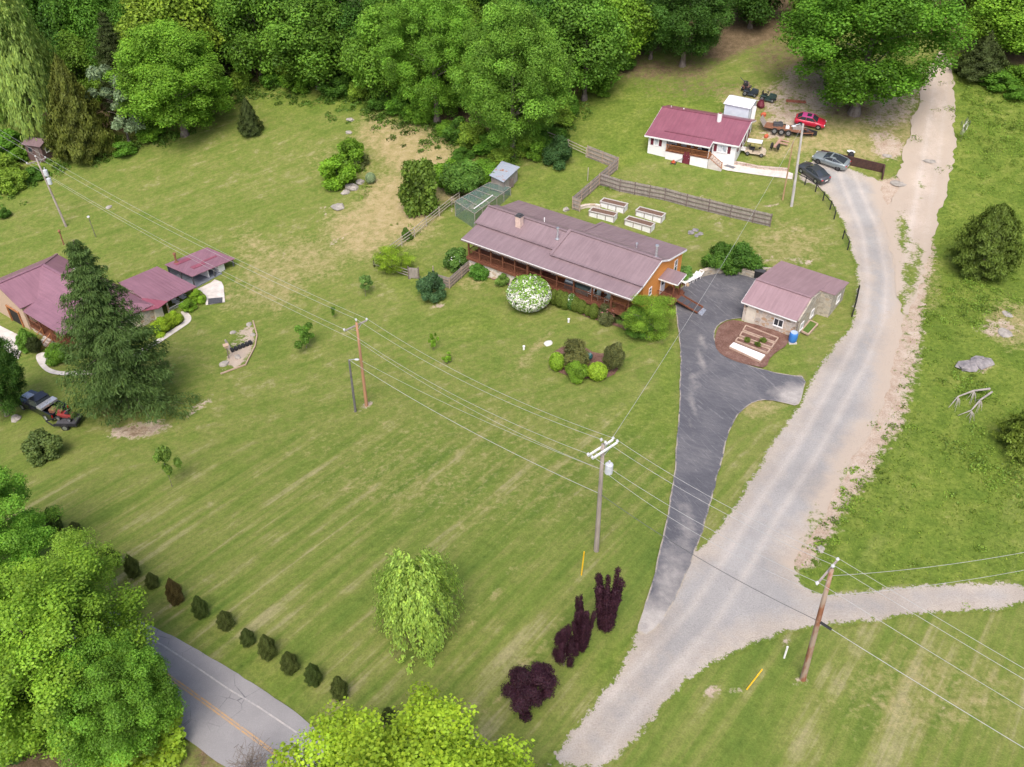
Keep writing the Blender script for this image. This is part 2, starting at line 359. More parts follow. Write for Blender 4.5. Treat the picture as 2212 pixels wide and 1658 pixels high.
# pasture right of the gravel road, long grass at the wood's edge
polymask(2,[(2075,150),(2212,150),(2300,700),(2300,1250),(1800,1275),(1715,1230),(1790,1120),(1900,940),(1940,800),(1990,640),(2050,400),(2060,250)],.85,2.)
polymask(2,[(1190,240),(1400,180),(1560,190),(1620,240),(1500,230),(1395,330),(1340,360),(1200,310)],.75,2.)
polymask(2,[(1120,400),(1240,350),(1290,360),(1290,400),(1240,450),(1130,440)],.5,2.)
polymask(2,[(480,175),(800,205),(1000,290),(1100,350),(900,270),(700,220)],.8,2.)
polymask(2,[(0,300),(230,330),(380,290),(300,320),(120,370),(60,420),(0,430)],.6,1.5)
for b in [(480,690,45,20),(1380,900,60,60),(1020,700,90,40),(1700,780,30,60),(380,650,20,70),(640,220,160,25),(880,590,60,60),(1320,1440,70,25,.6,-60),(600,1480,260,18,.6,40),(1440,860,20,200,.7),(1750,1000,15,60)]: blob(2,*b[:4],s=b[4] if len(b)>4 else .55,rot=b[5] if len(b)>5 else 0)
# dry yellow slope and other parched patches
for b in [(900,330,120,70,.85,20),(860,450,100,90,.85),(780,500,90,70,.72),(960,390,60,60,.8),(820,290,60,50,.7),(590,600,90,90,.52),(660,560,120,60,.5),(520,640,60,50,.4),(1020,610,50,20,.45),(1050,1000,500,200,.25),(2000,1500,260,120,.34),(2180,700,60,60,.62),(1700,530,110,60,.45),(1660,300,70,50,.42),(1780,300,100,40,.6),(1800,350,110,30,.5),(880,1050,260,60,.3),(1480,1380,40,10,.4),(360,260,60,20,.5),(1130,1440,180,10,.55,-50),(1040,1320,170,9,.45,-50),(930,1250,160,8,.38,-50),(540,1600,60,20,.5,40),(1640,880,60,30,.5),(760,350,120,60,.35),(250,900,60,40,.35),(1150,760,90,12,.5,-48),(560,560,50,90,.45,-30),(2010,620,30,90,.4)]: blob(1,*b[:4],s=b[4],rot=b[5] if len(b)>5 else 0)
# bare dirt
for b in [(1960,500,28,140,.72,8),(1925,600,22,130,.78,4),(1945,430,40,50,.66),(1920,320,45,30,.70),(1895,860,45,45,.82),(1850,1000,60,60,.78,-55),(1770,1130,40,60,.68,-55),(1725,1200,22,50,.70),(1960,700,18,70,.66,12),(1800,200,120,45,.62,-15),(1700,270,60,40,.64),(1740,160,80,40,.55),(1900,200,90,40,.60),(1880,180,60,60,.6),(300,930,90,22,.66,-8),(430,880,60,10,.58,-38),(1735,1475,26,14,.66),(1612,1492,18,13,.7),(1697,1395,22,16,.62),(793,877,17,8,.85),(767,890,16,6,.62),(1288,1195,20,8,.55),(945,660,24,12,.55),(1555,480,26,10,.45),(1640,560,70,10,.50),(1480,425,60,8,.5),(1380,418,25,7,.6),(1730,565,40,10,.55,12),(1665,445,25,8,.55),(1700,497,40,5,.6,15),(1840,410,25,20,.5),(1010,448,30,14,.6),(980,440,20,25,.5),(1520,625,20,30,.55,-35),(1480,600,30,8,.5),(1760,905,10,40,.55),(2160,710,60,25,.60),(2110,790,40,20,.7),(1670,290,40,14,.6),(560,735,10,50,.3),(600,570,60,8,.4,-60),(2100,1520,80,5,.55,-8),(2170,1400,60,6,.5,8),(1900,1520,60,4,.5,-12),(1960,1460,50,4,.5,-8),(1600,1510,30,5,.5,-10),(1700,1480,10,6,.5),(1545,1492,28,14,.72),(1900,295,35,12,.66),(730,520,35,8,.5,-30),(700,450,12,25,.5),(700,1000,60,8,.3,30)]: blob(0,*b[:4],s=b[4],rot=b[5] if len(b)>5 else 0)
polymask(0,[(1915,450),(1960,420),(2000,430),(2005,560),(1985,650),(1975,760),(1945,880),(1935,920),(1890,970),(1840,1060),(1785,1140),(1740,1215),(1680,1200),(1730,1110),(1800,1000),(1875,890),(1900,780),(1920,700)],.66,1.8)
polymask(0,[(1640,225),(1700,170),(1800,165),(1900,190),(1990,160),(1960,260),(1900,270),(1800,240),(1700,260)],.52,3.)
polymask(0,[(1900,395),(1950,380),(1990,430),(1990,560),(1960,620),(1915,520),(1905,440)],.8,.8)
polymask(0,[(1875,780),(1925,770),(1940,860),(1935,920),(1895,965),(1850,1040),(1800,1100),(1770,1080),(1830,960)],.85,.8)
polymask(1,[(1560,200),(1700,190),(1990,260),(1940,330),(1860,340),(1760,320),(1640,340),(1600,260)],.55,3.)
for x_,y_ in [(118,1140),(175,1152),(244,1222),(290,1243),(330,1270),(381,1303),(435,1333),(488,1360),(536,1394),(580,1422),(628,1454),(680,1480),(735,1510),(790,1540)]: blob(0,x_,y_+3,17,9,.52)
for q in [(1780,1130,20,30),(1850,1040,30,30),(1905,930,25,30),(1920,860,15,40)]: blob(0,*q,s=.72)
# leaf litter under the wood, under the big maple, bottom-left bank
wood=[(-400,200),(0,250),(250,300),(400,285),(540,185),(700,195),(860,240),(1000,300),(1100,345),(1200,250),(1330,160),(1430,120),(1560,150),(1700,90),(1760,30),(2030,90),(2100,150),(2600,150),(2600,-160),(-400,-160)]
mask[:,3]=0
wq=[P(*p) for p in wood[:-2]]+[Vector((260,330,0)),Vector((-260,330,0))]
d,_=pseg(np.c_[gxx,gyy],wq); ins=inpoly(gxx,gyy,wq); mask[:,3]=np.where(ins,np.clip(d/3,.2,1)*.85,0); mask[gyy>190,3]=.9
for b in [(1500,190,160,35,.42),(1700,120,110,60,.55),(1790,170,120,50,.5),(1480,150,90,35,.55),(1840,240,70,25,.62),(100,1640,330,60,.85),(440,1640,60,60,.6),(300,930,60,18,.55),(1400,150,100,30,.6),(1850,180,120,60,.55)]: blob(3,*b[:4],s=b[4])
me=bpy.data.meshes.new('ground'); nx,ny=len(gx),len(gy)
idx=np.arange(nx*ny).reshape(ny,nx); fc=np.stack([idx[:-1,:-1],idx[:-1,1:],idx[1:,1:],idx[1:,:-1]],-1).reshape(-1,4)
def fast_mesh(name,vs,fc):
    me=bpy.data.meshes.new(name); k=fc.shape[1]; me.vertices.add(len(vs)); me.vertices.foreach_set('co',np.asarray(vs,np.float32).ravel())
    me.loops.add(fc.size); me.loops.foreach_set('vertex_index',fc.astype(np.int32).ravel()); me.polygons.add(len(fc))
    me.polygons.foreach_set('loop_start',np.arange(0,fc.size,k,dtype=np.int32)); me.polygons.foreach_set('loop_total',np.full(len(fc),k,np.int32)); me.update(calc_edges=True); return me
me=fast_mesh('ground',np.c_[gxx,gyy,gzz],fc); me.materials.append(M_GROUND); me.polygons.foreach_set('use_smooth',[True]*len(fc))
ca=me.color_attributes.new('mask','FLOAT_COLOR','POINT'); ca.data.foreach_set('color',mask.astype(np.float32).ravel())
g_o=bpy.data.objects.new('ground',me); COL.objects.link(g_o); tag(g_o,'rolling mown lawn and rough pasture with worn patches','ground',kind='structure')
# ------------------------------------------------------------ sheets laid on the ground
def _wob(x,y): return math.sin(x*1.7+1.3*math.sin(y*1.1+.4))*math.cos(y*2.3+math.sin(x*.9)*1.7)
def densify(poly,step,jit,closed=True):
    out=[]; n=len(poly)
    for i in range(n if closed else n-1):
        a,b=Vector(poly[i][:2]),Vector(poly[(i+1)%n][:2]); L=(b-a).length; k=max(1,int(L/step)); nrm=Vector((-(b-a).y,(b-a).x))/max(L,1e-6)
        for j in range(k):
            p=a+(b-a)*j/k
            if jit: p=p+nrm*jit*(1.5*_wob(p.x*.23+1,p.y*.31)+.9*_wob(p.x*.9,p.y*1.1)+random.uniform(-1.1,1.1))
            out.append(p)
    return out
def smooth_poly(w,it=2):
    for _ in range(it):
        o=[]; n=len(w)
        for i in range(n):
            a,b=Vector(w[i][:2]),Vector(w[(i+1)%n][:2]); o+= [a*.75+b*.25,a*.25+b*.75]
        w=o
    return w
def sheet(name,px,mat,off,label=None,cat=None,kind='structure',step=.6,jit=.06,grid=1.6,centre=None,rough=(),smooth=1,parent=None,holes=()):
    w=[Vector(P(*p)[:2]) for p in px]
    if smooth: w=smooth_poly(w,smooth)
    b=densify(w,step,jit); nb=len(b); vs=list(b); edges=[(i,(i+1)%nb) for i in range(nb)]
    xs=[p.x for p in b]; ys=[p.y for p in b]
    X,Y=np.meshgrid(np.arange(min(xs),max(xs),grid),np.arange(min(ys),max(ys),grid)); X,Y=X.ravel()+.013,Y.ravel()+.017
    ok=inpoly(X,Y,b); d,_=pseg(np.c_[X,Y],b); ok&=d>grid*.35
    vs+=[Vector((x,y)) for x,y in zip(X[ok],Y[ok])]
    r=delaunay_2d_cdt(vs,edges,[],1,1e-4); V=np.array([(p.x,p.y) for p in r[0]]); F=np.array([f for f in r[2]])
    if len(F[0])==3:
        a_,b_,c_=V[F[:,0]],V[F[:,1]],V[F[:,2]]; cr=(b_[:,0]-a_[:,0])*(c_[:,1]-a_[:,1])-(b_[:,1]-a_[:,1])*(c_[:,0]-a_[:,0]); F[cr<0]=F[cr<0][:,::-1]
    z=hz(V[:,0],V[:,1])+off
    me=fast_mesh(name,np.c_[V,z],F); me.materials.append(mat); me.polygons.foreach_set('use_smooth',[True]*len(F))
    ed,_=pseg(V,b); lat=np.full(len(V),.5)
    if centre:
        cw=[P(*p) for p in centre]; dd,sg=pseg(V,cw,False); lat=.5+np.clip(dd*sg/10,-.5,.5)
    rg=np.zeros(len(V)); px_,py_,_d=proj(V[:,0],V[:,1],z)
    for (cx,cy,rx,ry,s) in rough:
        q=((px_-cx)/rx)**2+((py_-cy)/ry)**2; rg=np.maximum(rg,np.clip(1.35-q**.66,0,1)*s)
    ca=me.color_attributes.new('lane','FLOAT_COLOR','POINT'); ca.data.foreach_set('color',np.c_[np.clip(ed/10,0,1),lat,rg,np.where(((px_>1880)&(py_<960)&(py_>380))|((px_>1690)&(py_<1235)&(py_>900)&(px_>1690+(1235-py_)*.45))|((px_>1890)&(py_<1000)),0.,1.)].astype(np.float32).ravel())
    o=bpy.data.objects.new(name,me); COL.objects.link(o)
    if parent is not None: o.parent=parent
    tag(o,label,cat,None,kind); return o
gc_line=[(1245,1658),(1330,1540),(1420,1440),(1520,1330),(1590,1220),(1660,1100),(1740,980),(1800,870),(1850,780),(1890,690),(1895,600),(1880,500),(1850,430),(1830,380)]
sheet('gravel_road',[(1165,1668),(1192,1610),(1260,1540),(1310,1472),(1350,1412),(1372,1365),(1400,1285),(1440,1200),(1505,1192),(1545,1140),(1580,1090),(1620,1030),(1660,960),(1700,905),(1735,862),(1748,822),(1760,797),(1800,745),(1833,700),(1845,650),(1850,610),(1842,560),(1828,510),(1808,458),(1785,425),(1755,402),(1722,393),(1725,372),(1748,345),(1775,340),(1905,388),(1905,420),(1918,450),(1935,500),(1950,545),(1962,600),(1962,660),(1945,720),(1925,790),(1918,850),(1900,900),(1870,950),(1830,1020),(1795,1090),(1755,1160),(1715,1205),(1716,1240),(1745,1275),(1785,1283),(1830,1276),(2000,1262),(2240,1248),(2240,1312),(2050,1330),(1900,1345),(1750,1362),(1650,1385),(1560,1425),(1470,1490),(1410,1560),(1365,1610),(1325,1668)],
  M_GRAVEL,.07,'pale gravel road sweeping up from the crossroads to the parking pad','gravel road',centre=gc_line,jit=.10,grid=1.,rough=[(1760,1150,30,80,.55),(1830,1050,30,70,.5),(1900,900,18,30,.45),(1955,600,12,90,.6),(1290,1640,20,60,.2)])
sheet('dirt_track',[(1905,465),(1935,420),(1945,370),(1958,300),(1985,220),(2005,150),(2030,108),(2050,120),(2063,200),(2064,280),(2055,370),(2035,450),(2012,520),(1998,590),(1975,650),(1955,690),(1940,660),(1935,600),(1925,540),(1912,500)],
  M_DIRT,.11,'tan dirt track climbing to the wood beside the pasture','dirt track',centre=[(1960,660),(1985,500),(2010,350),(2030,200),(2040,100)],jit=.14,grid=.9,rough=[(1950,500,22,60,.62),(1965,600,22,60,.66),(1985,560,16,50,.6),(1945,660,14,40,.66),(1990,400,10,40,.5),(1985,220,14,8,.6)])
sheet('asphalt_driveway',[(1455,640),(1463,700),(1470,760),(1468,860),(1462,960),(1452,1050),(1440,1120),(1427,1180),(1413,1240),(1400,1290),(1380,1348),(1376,1372),(1405,1375),(1440,1330),(1470,1270),(1500,1200),(1514,1165),(1528,1110),(1545,1050),(1562,985),(1580,920),(1600,890),(1630,868),(1660,866),(1700,875),(1722,880),(1732,862),(1743,816),(1700,812),(1662,805),(1600,786),(1560,765),(1543,738),(1545,712),(1562,696),(1590,690),(1610,690),(1640,606),(1627,598),(1592,590),(1560,589),(1530,595),(1505,603),(1487,612),(1468,626)],
  M_ASPH,.12,'dark asphalt driveway with pale tyre scuffs, forking beside the stone garage','driveway',jit=.03,grid=.7,rough=[(1400,1365,95,75,1.),(1450,1290,40,120,.55),(1720,855,50,28,.8),(1690,850,40,18,.5),(1515,770,10,60,.5),(1495,860,10,80,.4),(1480,1150,25,100,.35)])
# public road with markings
RR=[(2000,2700),(830,1685),(705.6,1590),(561,1480),(441,1390),(352.8,1365.7-4),(300,1326),(180,1280),(60,1262),(-120,1262)]
RR=[(860,1715),(705,1590),(560,1486),(441,1413),(350,1362),(270,1330),(180,1310),(60,1300),(-120,1300)]
RL=[(700,1850),(600,1740),(520,1685),(453,1634),(369,1574),(280,1535),(180,1520),(60,1517),(-120,1520)]
sheet('road',RR+RL[::-1],M_ROAD,.08,'grey two lane country road in the lower left corner','road',jit=.03,smooth=1)
def stripe(name,px,wd,mat,off,label):
    pts=[Vector(P(*p)[:2]) for p in px]; q=[]
    for i in range(len(pts)-1):
        k=max(1,int((pts[i+1]-pts[i]).length/.8))
        for j in range(k): q.append(pts[i].lerp(pts[i+1],j/k))
    q.append(pts[-1]); m=MB(); vs=[]
    for i,p in enumerate(q):
        d=(q[min(i+1,len(q)-1)]-q[max(i-1,0)]).normalized(); r=Vector((-d.y,d.x))*wd/2
        for s in(-1,1):
            t=p+r*s; vs.append((t.x,t.y,H(t.x,t.y)+off))
    m.add(vs,[(2*i+1,2*i+3,2*i+2,2*i) for i in range(len(q)-1)] if False else [(2*i,2*i+2,2*i+3,2*i+1) for i in range(len(q)-1)])
    o=m.build(name,mat); tag(o,label,'road marking',kind='structure'); return o
def off_line(px,dx,dy): return [(a+dx,b+dy) for a,b in px]
yl=[(700,1702),(589,1622),(470,1535),(400,1484),(345,1447),(280,1415),(180,1400),(0,1395)]
stripe('yellow_line',yl,.11,M_YEL,.10,'worn yellow centre line nearer the verge'); stripe('yellow_line',off_line(yl,-5,4),.11,M_YEL,.10,'worn yellow centre line nearer the woods')
stripe('edge_line',[(760,1673),(649,1590),(560,1530),(493,1490),(420,1440),(349,1394),(270,1360),(180,1345),(0,1340)],.11,M_WHT,.10,'faded pale edge line along the verge side')
# concrete and beds
ws=M_CONC
sheet('concrete_patio',[Y2(1215,800),Y2(1440,690),Y2(1500,640),Y2(1610,680),Y2(1640,740),Y2(1665,1000),Y2(1360,1048),Y2(1365,900),Y2(1300,840)],ws,.10,'pale concrete pad in front of the open carport','patio',jit=0,smooth=0)
sheet('concrete_walk',[Y2(950,1150),Y2(1010,1140),Y2(1090,1170),Y2(1140,1240),Y2(1120,1310),Y2(1040,1370),Y2(800,1530),Y2(640,1640),Y2(200,1900),Y2(150,1850),Y2(560,1610),Y2(750,1480),Y2(930,1370),Y2(1020,1300),Y2(1030,1240)],ws,.09,'curved pale concrete walk round the sunroom shrubs','walkway',jit=0,smooth=2,grid=1.)
sheet('concrete_walk',[Z3(255,1030),Z3(330,1000),Z3(390,1025),Z3(345,1070),Z3(350,1110),Z3(430,1150),Z3(560,1150),Z3(760,1135),Z3(780,1165),Z3(600,1180),Z3(450,1180),Z3(330,1150)],ws,.09,'pale concrete walk curving to the left house porch steps','walkway',jit=0,smooth=2,grid=1.)
sheet('concrete_apron',[(-60,700),(0,705),(40,725),(53,742),(40,778),(0,752),(-60,730)],ws,.09,'pale concrete apron before the left house garage door','driveway',jit=0,smooth=0)
sheet('concrete_path',[Y6(1240,1215),Y6(1300,1140),Y6(1420,1165),Y6(1500,1150),(1700,372),(1713,377),(1711,389),(1640,380),(1570,370)],ws,.10,'pale concrete path from the white house to the parking pad','path',jit=0,smooth=0)
sheet('mulch_bed',[Z4(845,660),Z4(760,645),Z4(690,650),Z4(620,690),Z4(592,760),Z4(600,850),Z4(650,925),Z4(760,970),Z4(900,1010),Z4(985,1025),Z4(1040,930),Z4(1130,870),Z4(1180,800),Z4(1180,760)],M_MULCH,.16,'red mulch bed between the garage and the driveway','mulch bed',jit=.05)
sheet('mulch_bed',[Z1(430,960),Z1(520,985),Z1(860,1120),Z1(1150,1245),Z1(1420,1330),Z1(1480,1360),Z1(1560,1300),Z1(1440,1200),Z1(1100,1080),Z1(700,940),Z1(420,900),Z1(250,860)],M_MULCH,.08,'long mulch strip below the porch of the stone house','mulch bed',jit=.05)
sheet('mulch_bed',[Z12(1420,400),Z12(1450,300),Z12(1600,280),Z12(1700,340),Z12(1800,330),Z12(1850,420),Z12(1800,480),Z12(1660,495),Z12(1500,470)],M_MULCH,.08,'round mulch island of shrubs on the lawn','mulch bed',jit=.04)
sheet('rock_garden_soil',[Z3(1910,770),Z3(1940,880),Z3(1925,960),Z3(1855,1100),Z3(1670,1165),Z3(1690,1080),Z3(1740,900),Z3(1830,800)],M_DIRT,.06,'oval rockery bed of pinkish soil on the left lawn','flower bed',jit=.05,rough=[(500,740,40,30,.62),(535,730,12,40,.5)])
sheet('paving_slab_strip',[Y6(1330,1185),Y6(1385,1165),Y6(1525,1205),Y6(1480,1232)],pmat('grey_mat',(.16,.16,.17)),.13,'dark rubber mat lying on the pale path','mat',jit=0,smooth=0)
# ------------------------------------------------------------ building materials
def roofmat(name,a,b):
    n=N(name); v=n.coord(True); f=n.noise(v,.5,4,.6); g=n.noise(n.mapping(v,sc=(1,1,1)),6.,3,.7)
    c=n.ramp(n.math('ADD',n.math('MULTIPLY',f,.7),n.math('MULTIPLY',g,.3)),[(.35,a),(.65,b)]); sk=n.noise(n.mapping(v,sc=(4.,.35,.35)),1.,4,.7); c=n.mix(.8,c,n.ramp(sk,[(.35,.86),(.65,1.12)]),'MULTIPLY'); return n.fin(c,.42,g,.004,0.,.5)
M_ROOF=roofmat('mauve_metal_roof',(.225,.158,.165),(.265,.190,.197))
M_ROOFG=roofmat('pink_brown_metal_roof',(.285,.185,.195),(.325,.215,.225))
M_ROOFR=roofmat('maroon_metal_roof',(.235,.082,.112),(.275,.104,.136))
M_ROOFL=roofmat('plum_metal_roof',(.235,.118,.148),(.275,.142,.175))
M_ROOFD=roofmat('dark_plum_metal',(.25,.07,.10),(.29,.09,.12))
def stonemat(name,cols,scale=2.2,mort=(.55,.50,.43)):
    n=N(name); v=n.mapping(n.coord(True),sc=(1,1,1.5)); c=n.vor(v,scale,'Color'); r=n.sep(c)[0]; col=n.ramp(r,[(i/(len(cols)-1),q) for i,q in enumerate(cols)])
    e=n.vor(v,scale,'Distance','DISTANCE_TO_EDGE'); ef=n.ramp(e,[(.03,1.),(.07,0.)]); col=n.mix(ef,col,mort)
    g=n.noise(v,9.,4,.7); col=n.mix(.5,col,n.ramp(g,[(.3,.7),(.7,1.25)]),'MULTIPLY'); return n.fin(col,.9,n.math('MINIMUM',e,.12),.15,spec=.15)
M_STONE=stonemat('tan_fieldstone',[(.30,.21,.14),(.50,.42,.34),(.36,.33,.30),(.58,.50,.42),(.40,.24,.13),(.55,.49,.44)])
M_STONEW=stonemat('whitewashed_stone',[(.60,.52,.45),(.70,.62,.54),(.50,.38,.27),(.68,.61,.54),(.72,.64,.56)],1.6,(.68,.60,.52))
M_STONEG=stonemat('grey_green_stone',[(.30,.27,.21),(.42,.38,.31),(.26,.24,.20),(.48,.43,.35),(.36,.29,.2)],2.4,(.42,.38,.31))
M_ORANGE=pmat('orange_wood_siding',(.72,.30,.075),(.60,.235,.055),2.2,.75,sc=(.3,.3,7),det=3)
M_CEDAR=pmat('red_brown_deck_wood',(.205,.082,.045),(.14,.052,.03),3,.7,sc=(1,1,1))
M_CEDARL=pmat('orange_brown_wood',(.42,.19,.08),(.30,.12,.05),3,.7)
M_DARK=pmat('painted_deep_shadow',(.035,.028,.025),(.02,.017,.015),3,.9)  # near-black colour painted in for the shade of open voids
M_WHITE=pmat('white_siding',(.80,.79,.77),(.72,.71,.70),1.5,.6,sc=(.3,.3,9),det=2)
M_WTRIM=pmat('white_trim',(.82,.81,.79),(.74,.73,.71),2,.5)
M_CREAM=pmat('cream_panel',(.66,.60,.50),(.58,.52,.42),2,.7)
M_BRICKT=pmat('tan_brick',(.52,.38,.28),(.42,.30,.21),14,.9,sc=(1,1,2.4))
n=N('window_glass'); M_GLASS=n.fin((.035,.042,.05),.08,spec=.8)
n=N('bright_window_glass'); M_GLASSB=n.fin(n.ramp(n.noise(n.coord(True),1.3,2),[(.4,(.32,.36,.40)),(.6,(.62,.65,.68))]),.15,spec=.6)
n=N('galvanised_steel'); M_STEEL=n.fin(n.ramp(n.noise(n.coord(True),6,3),[(.4,(.50,.51,.53)),(.6,(.70,.71,.73))]),.35,metal=.7)
M_GREYW=pmat('weathered_grey_wood',(.37,.325,.29),(.25,.215,.19),4,.9,sc=(1,1,.3))
M_GREYD=pmat('dark_weathered_wood',(.21,.165,.145),(.14,.11,.095),4,.9)
M_BLACK=pmat('black_rubber',(.02,.02,.022),(.03,.03,.032),6,.7)
M_MAROON=pmat('maroon_shutter_paint',(.17,.03,.045),(.13,.022,.035),4,.6)
M_RUST=pmat('rusty_steel',(.30,.13,.07),(.17,.085,.055),5,.85)
M_DKGREY=pmat('dark_grey_paint',(.09,.09,.095),(.06,.06,.065),5,.5)
M_BLUEG=pmat('blue_grey_concrete',(.20,.22,.25),(.15,.165,.19),2,.7)
M_BRICKC=pmat('pink_chimney_render',(.66,.50,.42),(.55,.40,.33),5,.9)
# ------------------------------------------------------------ building helpers
def window(par,c,wd,ht,ang,name='window',fm=None,gm=None,mull=1,shut=None,gap=.02):
    """c: centre on the wall face (local); ang: direction of the wall's outward normal (local, radians)"""
    fm=fm or M_WTRIM; gm=gm or M_GLASS; f=MB(); g=MB(); t=.07
    for z0,z1,x0,x1 in((-ht/2,-ht/2+t,-wd/2,wd/2),(ht/2-t,ht/2,-wd/2,wd/2),(-ht/2+t,ht/2-t,-wd/2,-wd/2+t),(-ht/2+t,ht/2-t,wd/2-t,wd/2)): f.bx(-.02,.06,x0,x1,z0,z1)
    for k in range(mull):
        if wd>ht*.9: x=-wd/2+wd*(k+1)/(mull+1); f.bx(.005,.052,x-.03,x+.03,-ht/2+t,ht/2-t)
        else: z=-ht/2+ht*(k+1)/(mull+1); f.bx(.005,.052,-wd/2+t,wd/2-t,z-.03,z+.03)
    f.bx(-.02,.09,-wd/2-.05,wd/2+.05,-ht/2-.06,-ht/2-.003)
    o=f.build(name,fm,par,loc=c,rz=ang); g.bx(.004,.02,-wd/2+t*.9,wd/2-t*.9,-ht/2+t*.9,ht/2-t*.9); g.build('pane',gm,o)
    if shut is not None:
        for s in(-1,1):
            if shut==0 or shut==s or shut==2:
                m=MB(); y=s*(wd/2+.30); m.bx(.0,.05,y-.2,y+.2,-ht/2-.02,ht/2+.02)
                for k in range(7): z=-ht/2+.1+k*(ht-.2)/6; m.bx(.05,.065,y-.15,y+.15,z-.03,z+.03)
                q=m.build('shutter',M_MAROON,o)
    return o
def door(par,c,wd,ht,ang,mat=None,glass=False):
    m=MB(); m.bx(0,.05,-wd/2,wd/2,0,ht); 
    for s in(-1,1): m.bx(-.01,.08,s*wd/2-.05,s*wd/2+.05,0,ht+.08)
    m.bx(-.01,.08,-wd/2-.05,wd/2+.05,ht,ht+.1)
    if not glass:
        for z in(.3,1.2):
            for s in(-1,1): m.bx(.05,.06,s*wd*.22-wd*.15,s*wd*.22+wd*.15,z,z+.65)
    o=m.build('door',mat or M_WTRIM,par,loc=c,rz=ang)
    if glass: g=MB(); g.bx(.05,.06,-wd*.3,wd*.3,1.0,ht-.2); g.build('pane',M_GLASS,o)
    h=MB(); h.sph((.1,wd*.38,1.0),.05,6,4); h.build('handle',M_STEEL,o); return o
def railing(par,a,b,h=.95,mat=None,posts=False,step=.13,name='railing'):
    a,b=Vector(a),Vector(b); m=MB(); U=Vector((0,0,1)); L=(b-a).length
    m.bar(a+U*h,b+U*h,.11,.05); m.bar(a+U*.12,b+U*.12,.06,.06)
    k=max(2,int(L/step))
    for i in range(1,k): p=a.lerp(b,i/k); m.bar(p+U*.15,p+U*(h-.025),.028,.028)
    if posts:
        for p in(a,b): m.bar(p,p+U*(h+.1),.1,.1)
    return m.build(name,mat or M_CEDAR,par)
def roof(par,planes,mat,th=.09,step=.45,name='roof',trim=None,caps=()):
    m=MB()
    for pts,ax in planes: m.slab(pts,th,0,dirn=(0,0,1)) if False else m.slab(pts,th); m.ribs(pts,ax,step)
    for a,b in caps: m.bar(Vector(a)+Vector((0,0,.03)),Vector(b)+Vector((0,0,.03)),.34,.05)
    return m.build(name,mat,par)
def fascia(par,segs,mat=None,h=.2,w=.05):
    m=MB()
    for a,b in segs: m.bar(Vector(a)-Vector((0,0,h/2+.02)),Vector(b)-Vector((0,0,h/2+.02)),w,h)
    return m.build('fascia',mat or M_WTRIM,par)
def prism_u(m,prof,u0,u1,mi=0):
    n=len(prof); vs=[(u0,a,b) for a,b in prof]+[(u1,a,b) for a,b in prof]
    m.add(vs,[tuple(range(n)),tuple(range(2*n-1,n-1,-1))]+[(i,n+i,n+(i+1)%n,(i+1)%n) for i in range(n)],mi); return m
def pipe(par,p,h,r=.1,mat=None,cap=True,name='vent_pipe',base=True):
    m=MB(); p=Vector(p); m.cyl(p-Vector((0,0,.15)),p+Vector((0,0,h)),r,n=10)
    if base: m.box(p+Vector((0,0,.0)),(r*4.2,r*4.2,.12)); m.cyl(p,p+Vector((0,0,.22)),r*1.9,r*1.2)
    if cap: m.cyl(p+Vector((0,0,h)),p+Vector((0,0,h+.07)),r*1.1,r*1.9); m.cyl(p+Vector((0,0,h+.07)),p+Vector((0,0,h+.2)),r*1.9,r*1.6)
    return m.build(name,mat or M_STEEL,par,smooth=False)
R0=math.radians(0); RD=math.radians
# ------------------------------------------------------------ the long ranch house
BH=empty('ranch_house',(-5.7,90.4,0),RD(-35.8),'long ranch house with mauve metal roof, stone left half and orange right gable','house')
# lower walls: stone half and timber half (profile v,z)
m=MB(); prism_u(m,[(2.7,-1.4),(10.7,-1.4),(10.7,4.25),(7.3,4.75),(5.6,5.45),(3.1,4.38),(2.7,4.28)],.45,11.2); m.build('stone_wall',M_STONE,BH)
m=MB(); prism_u(m,[(2.7,-1.2),(11.7,-1.2),(11.7,4.22),(7.6,4.88),(5.9,5.55),(2.7,4.55)],11.2,22.3); m.build('timber_wall',M_ORANGE,BH)
m=MB(); m.bx(.35,9.2,.55,2.69,-1.6,1.28); m.build('foundation',M_STONEW,BH)
m=MB(); m.bx(9.21,21.9,2.3,2.69,-1.2,1.28); m.build('crawl_shade',M_DARK,BH)  # dark box stands for the shade in the void under the deck
# deck
m=MB(); m.bx(.2,22.0,.35,2.69,1.29,1.42); 
for k in range(16): m.bx(.2,22.0,.352+k*.146,.352+k*.146+.135,1.42,1.445)
m.build('deck',M_CEDAR,BH)
m=MB(); m.bx(.2,22.0,.27,.345,1.08,1.44); m.bx(22.0,22.08,.35,2.68,1.08,1.44); m.build('deck_fascia',M_CEDAR,BH)
us=[.5,2.1,3.75,5.45,7.15,8.9,10.7,12.85,15.05,17.4,19.8,21.9]
for i,u in enumerate(us):
    m=MB(); w_=.17 if i!=5 else .26; m.bx(u-w_/2,u+w_/2,.33,.33+w_,1.2,3.78); 
    if i>5: m.bx(u-.08,u+.08,.5,.66,-.9,1.08)
    m.build('porch_post',M_CEDAR,BH)
for a,b in zip(us[:-1],us[1:]): railing(BH,(a,.41,1.44),(b,.41,1.44))
railing(BH,(.5,.5,1.44),(.5,2.6,1.44)); railing(BH,(21.95,.5,1.44),(21.95,2.6,1.44))
# corner braces
for u in(17.4,19.8): m=MB(); m.tube([(u+.1,.45,2.6),(u-.05,.45,3.2),(u-.4,.45,3.7)],.06,6); m.build('post_brace',M_CEDARL,BH)
E_=.0
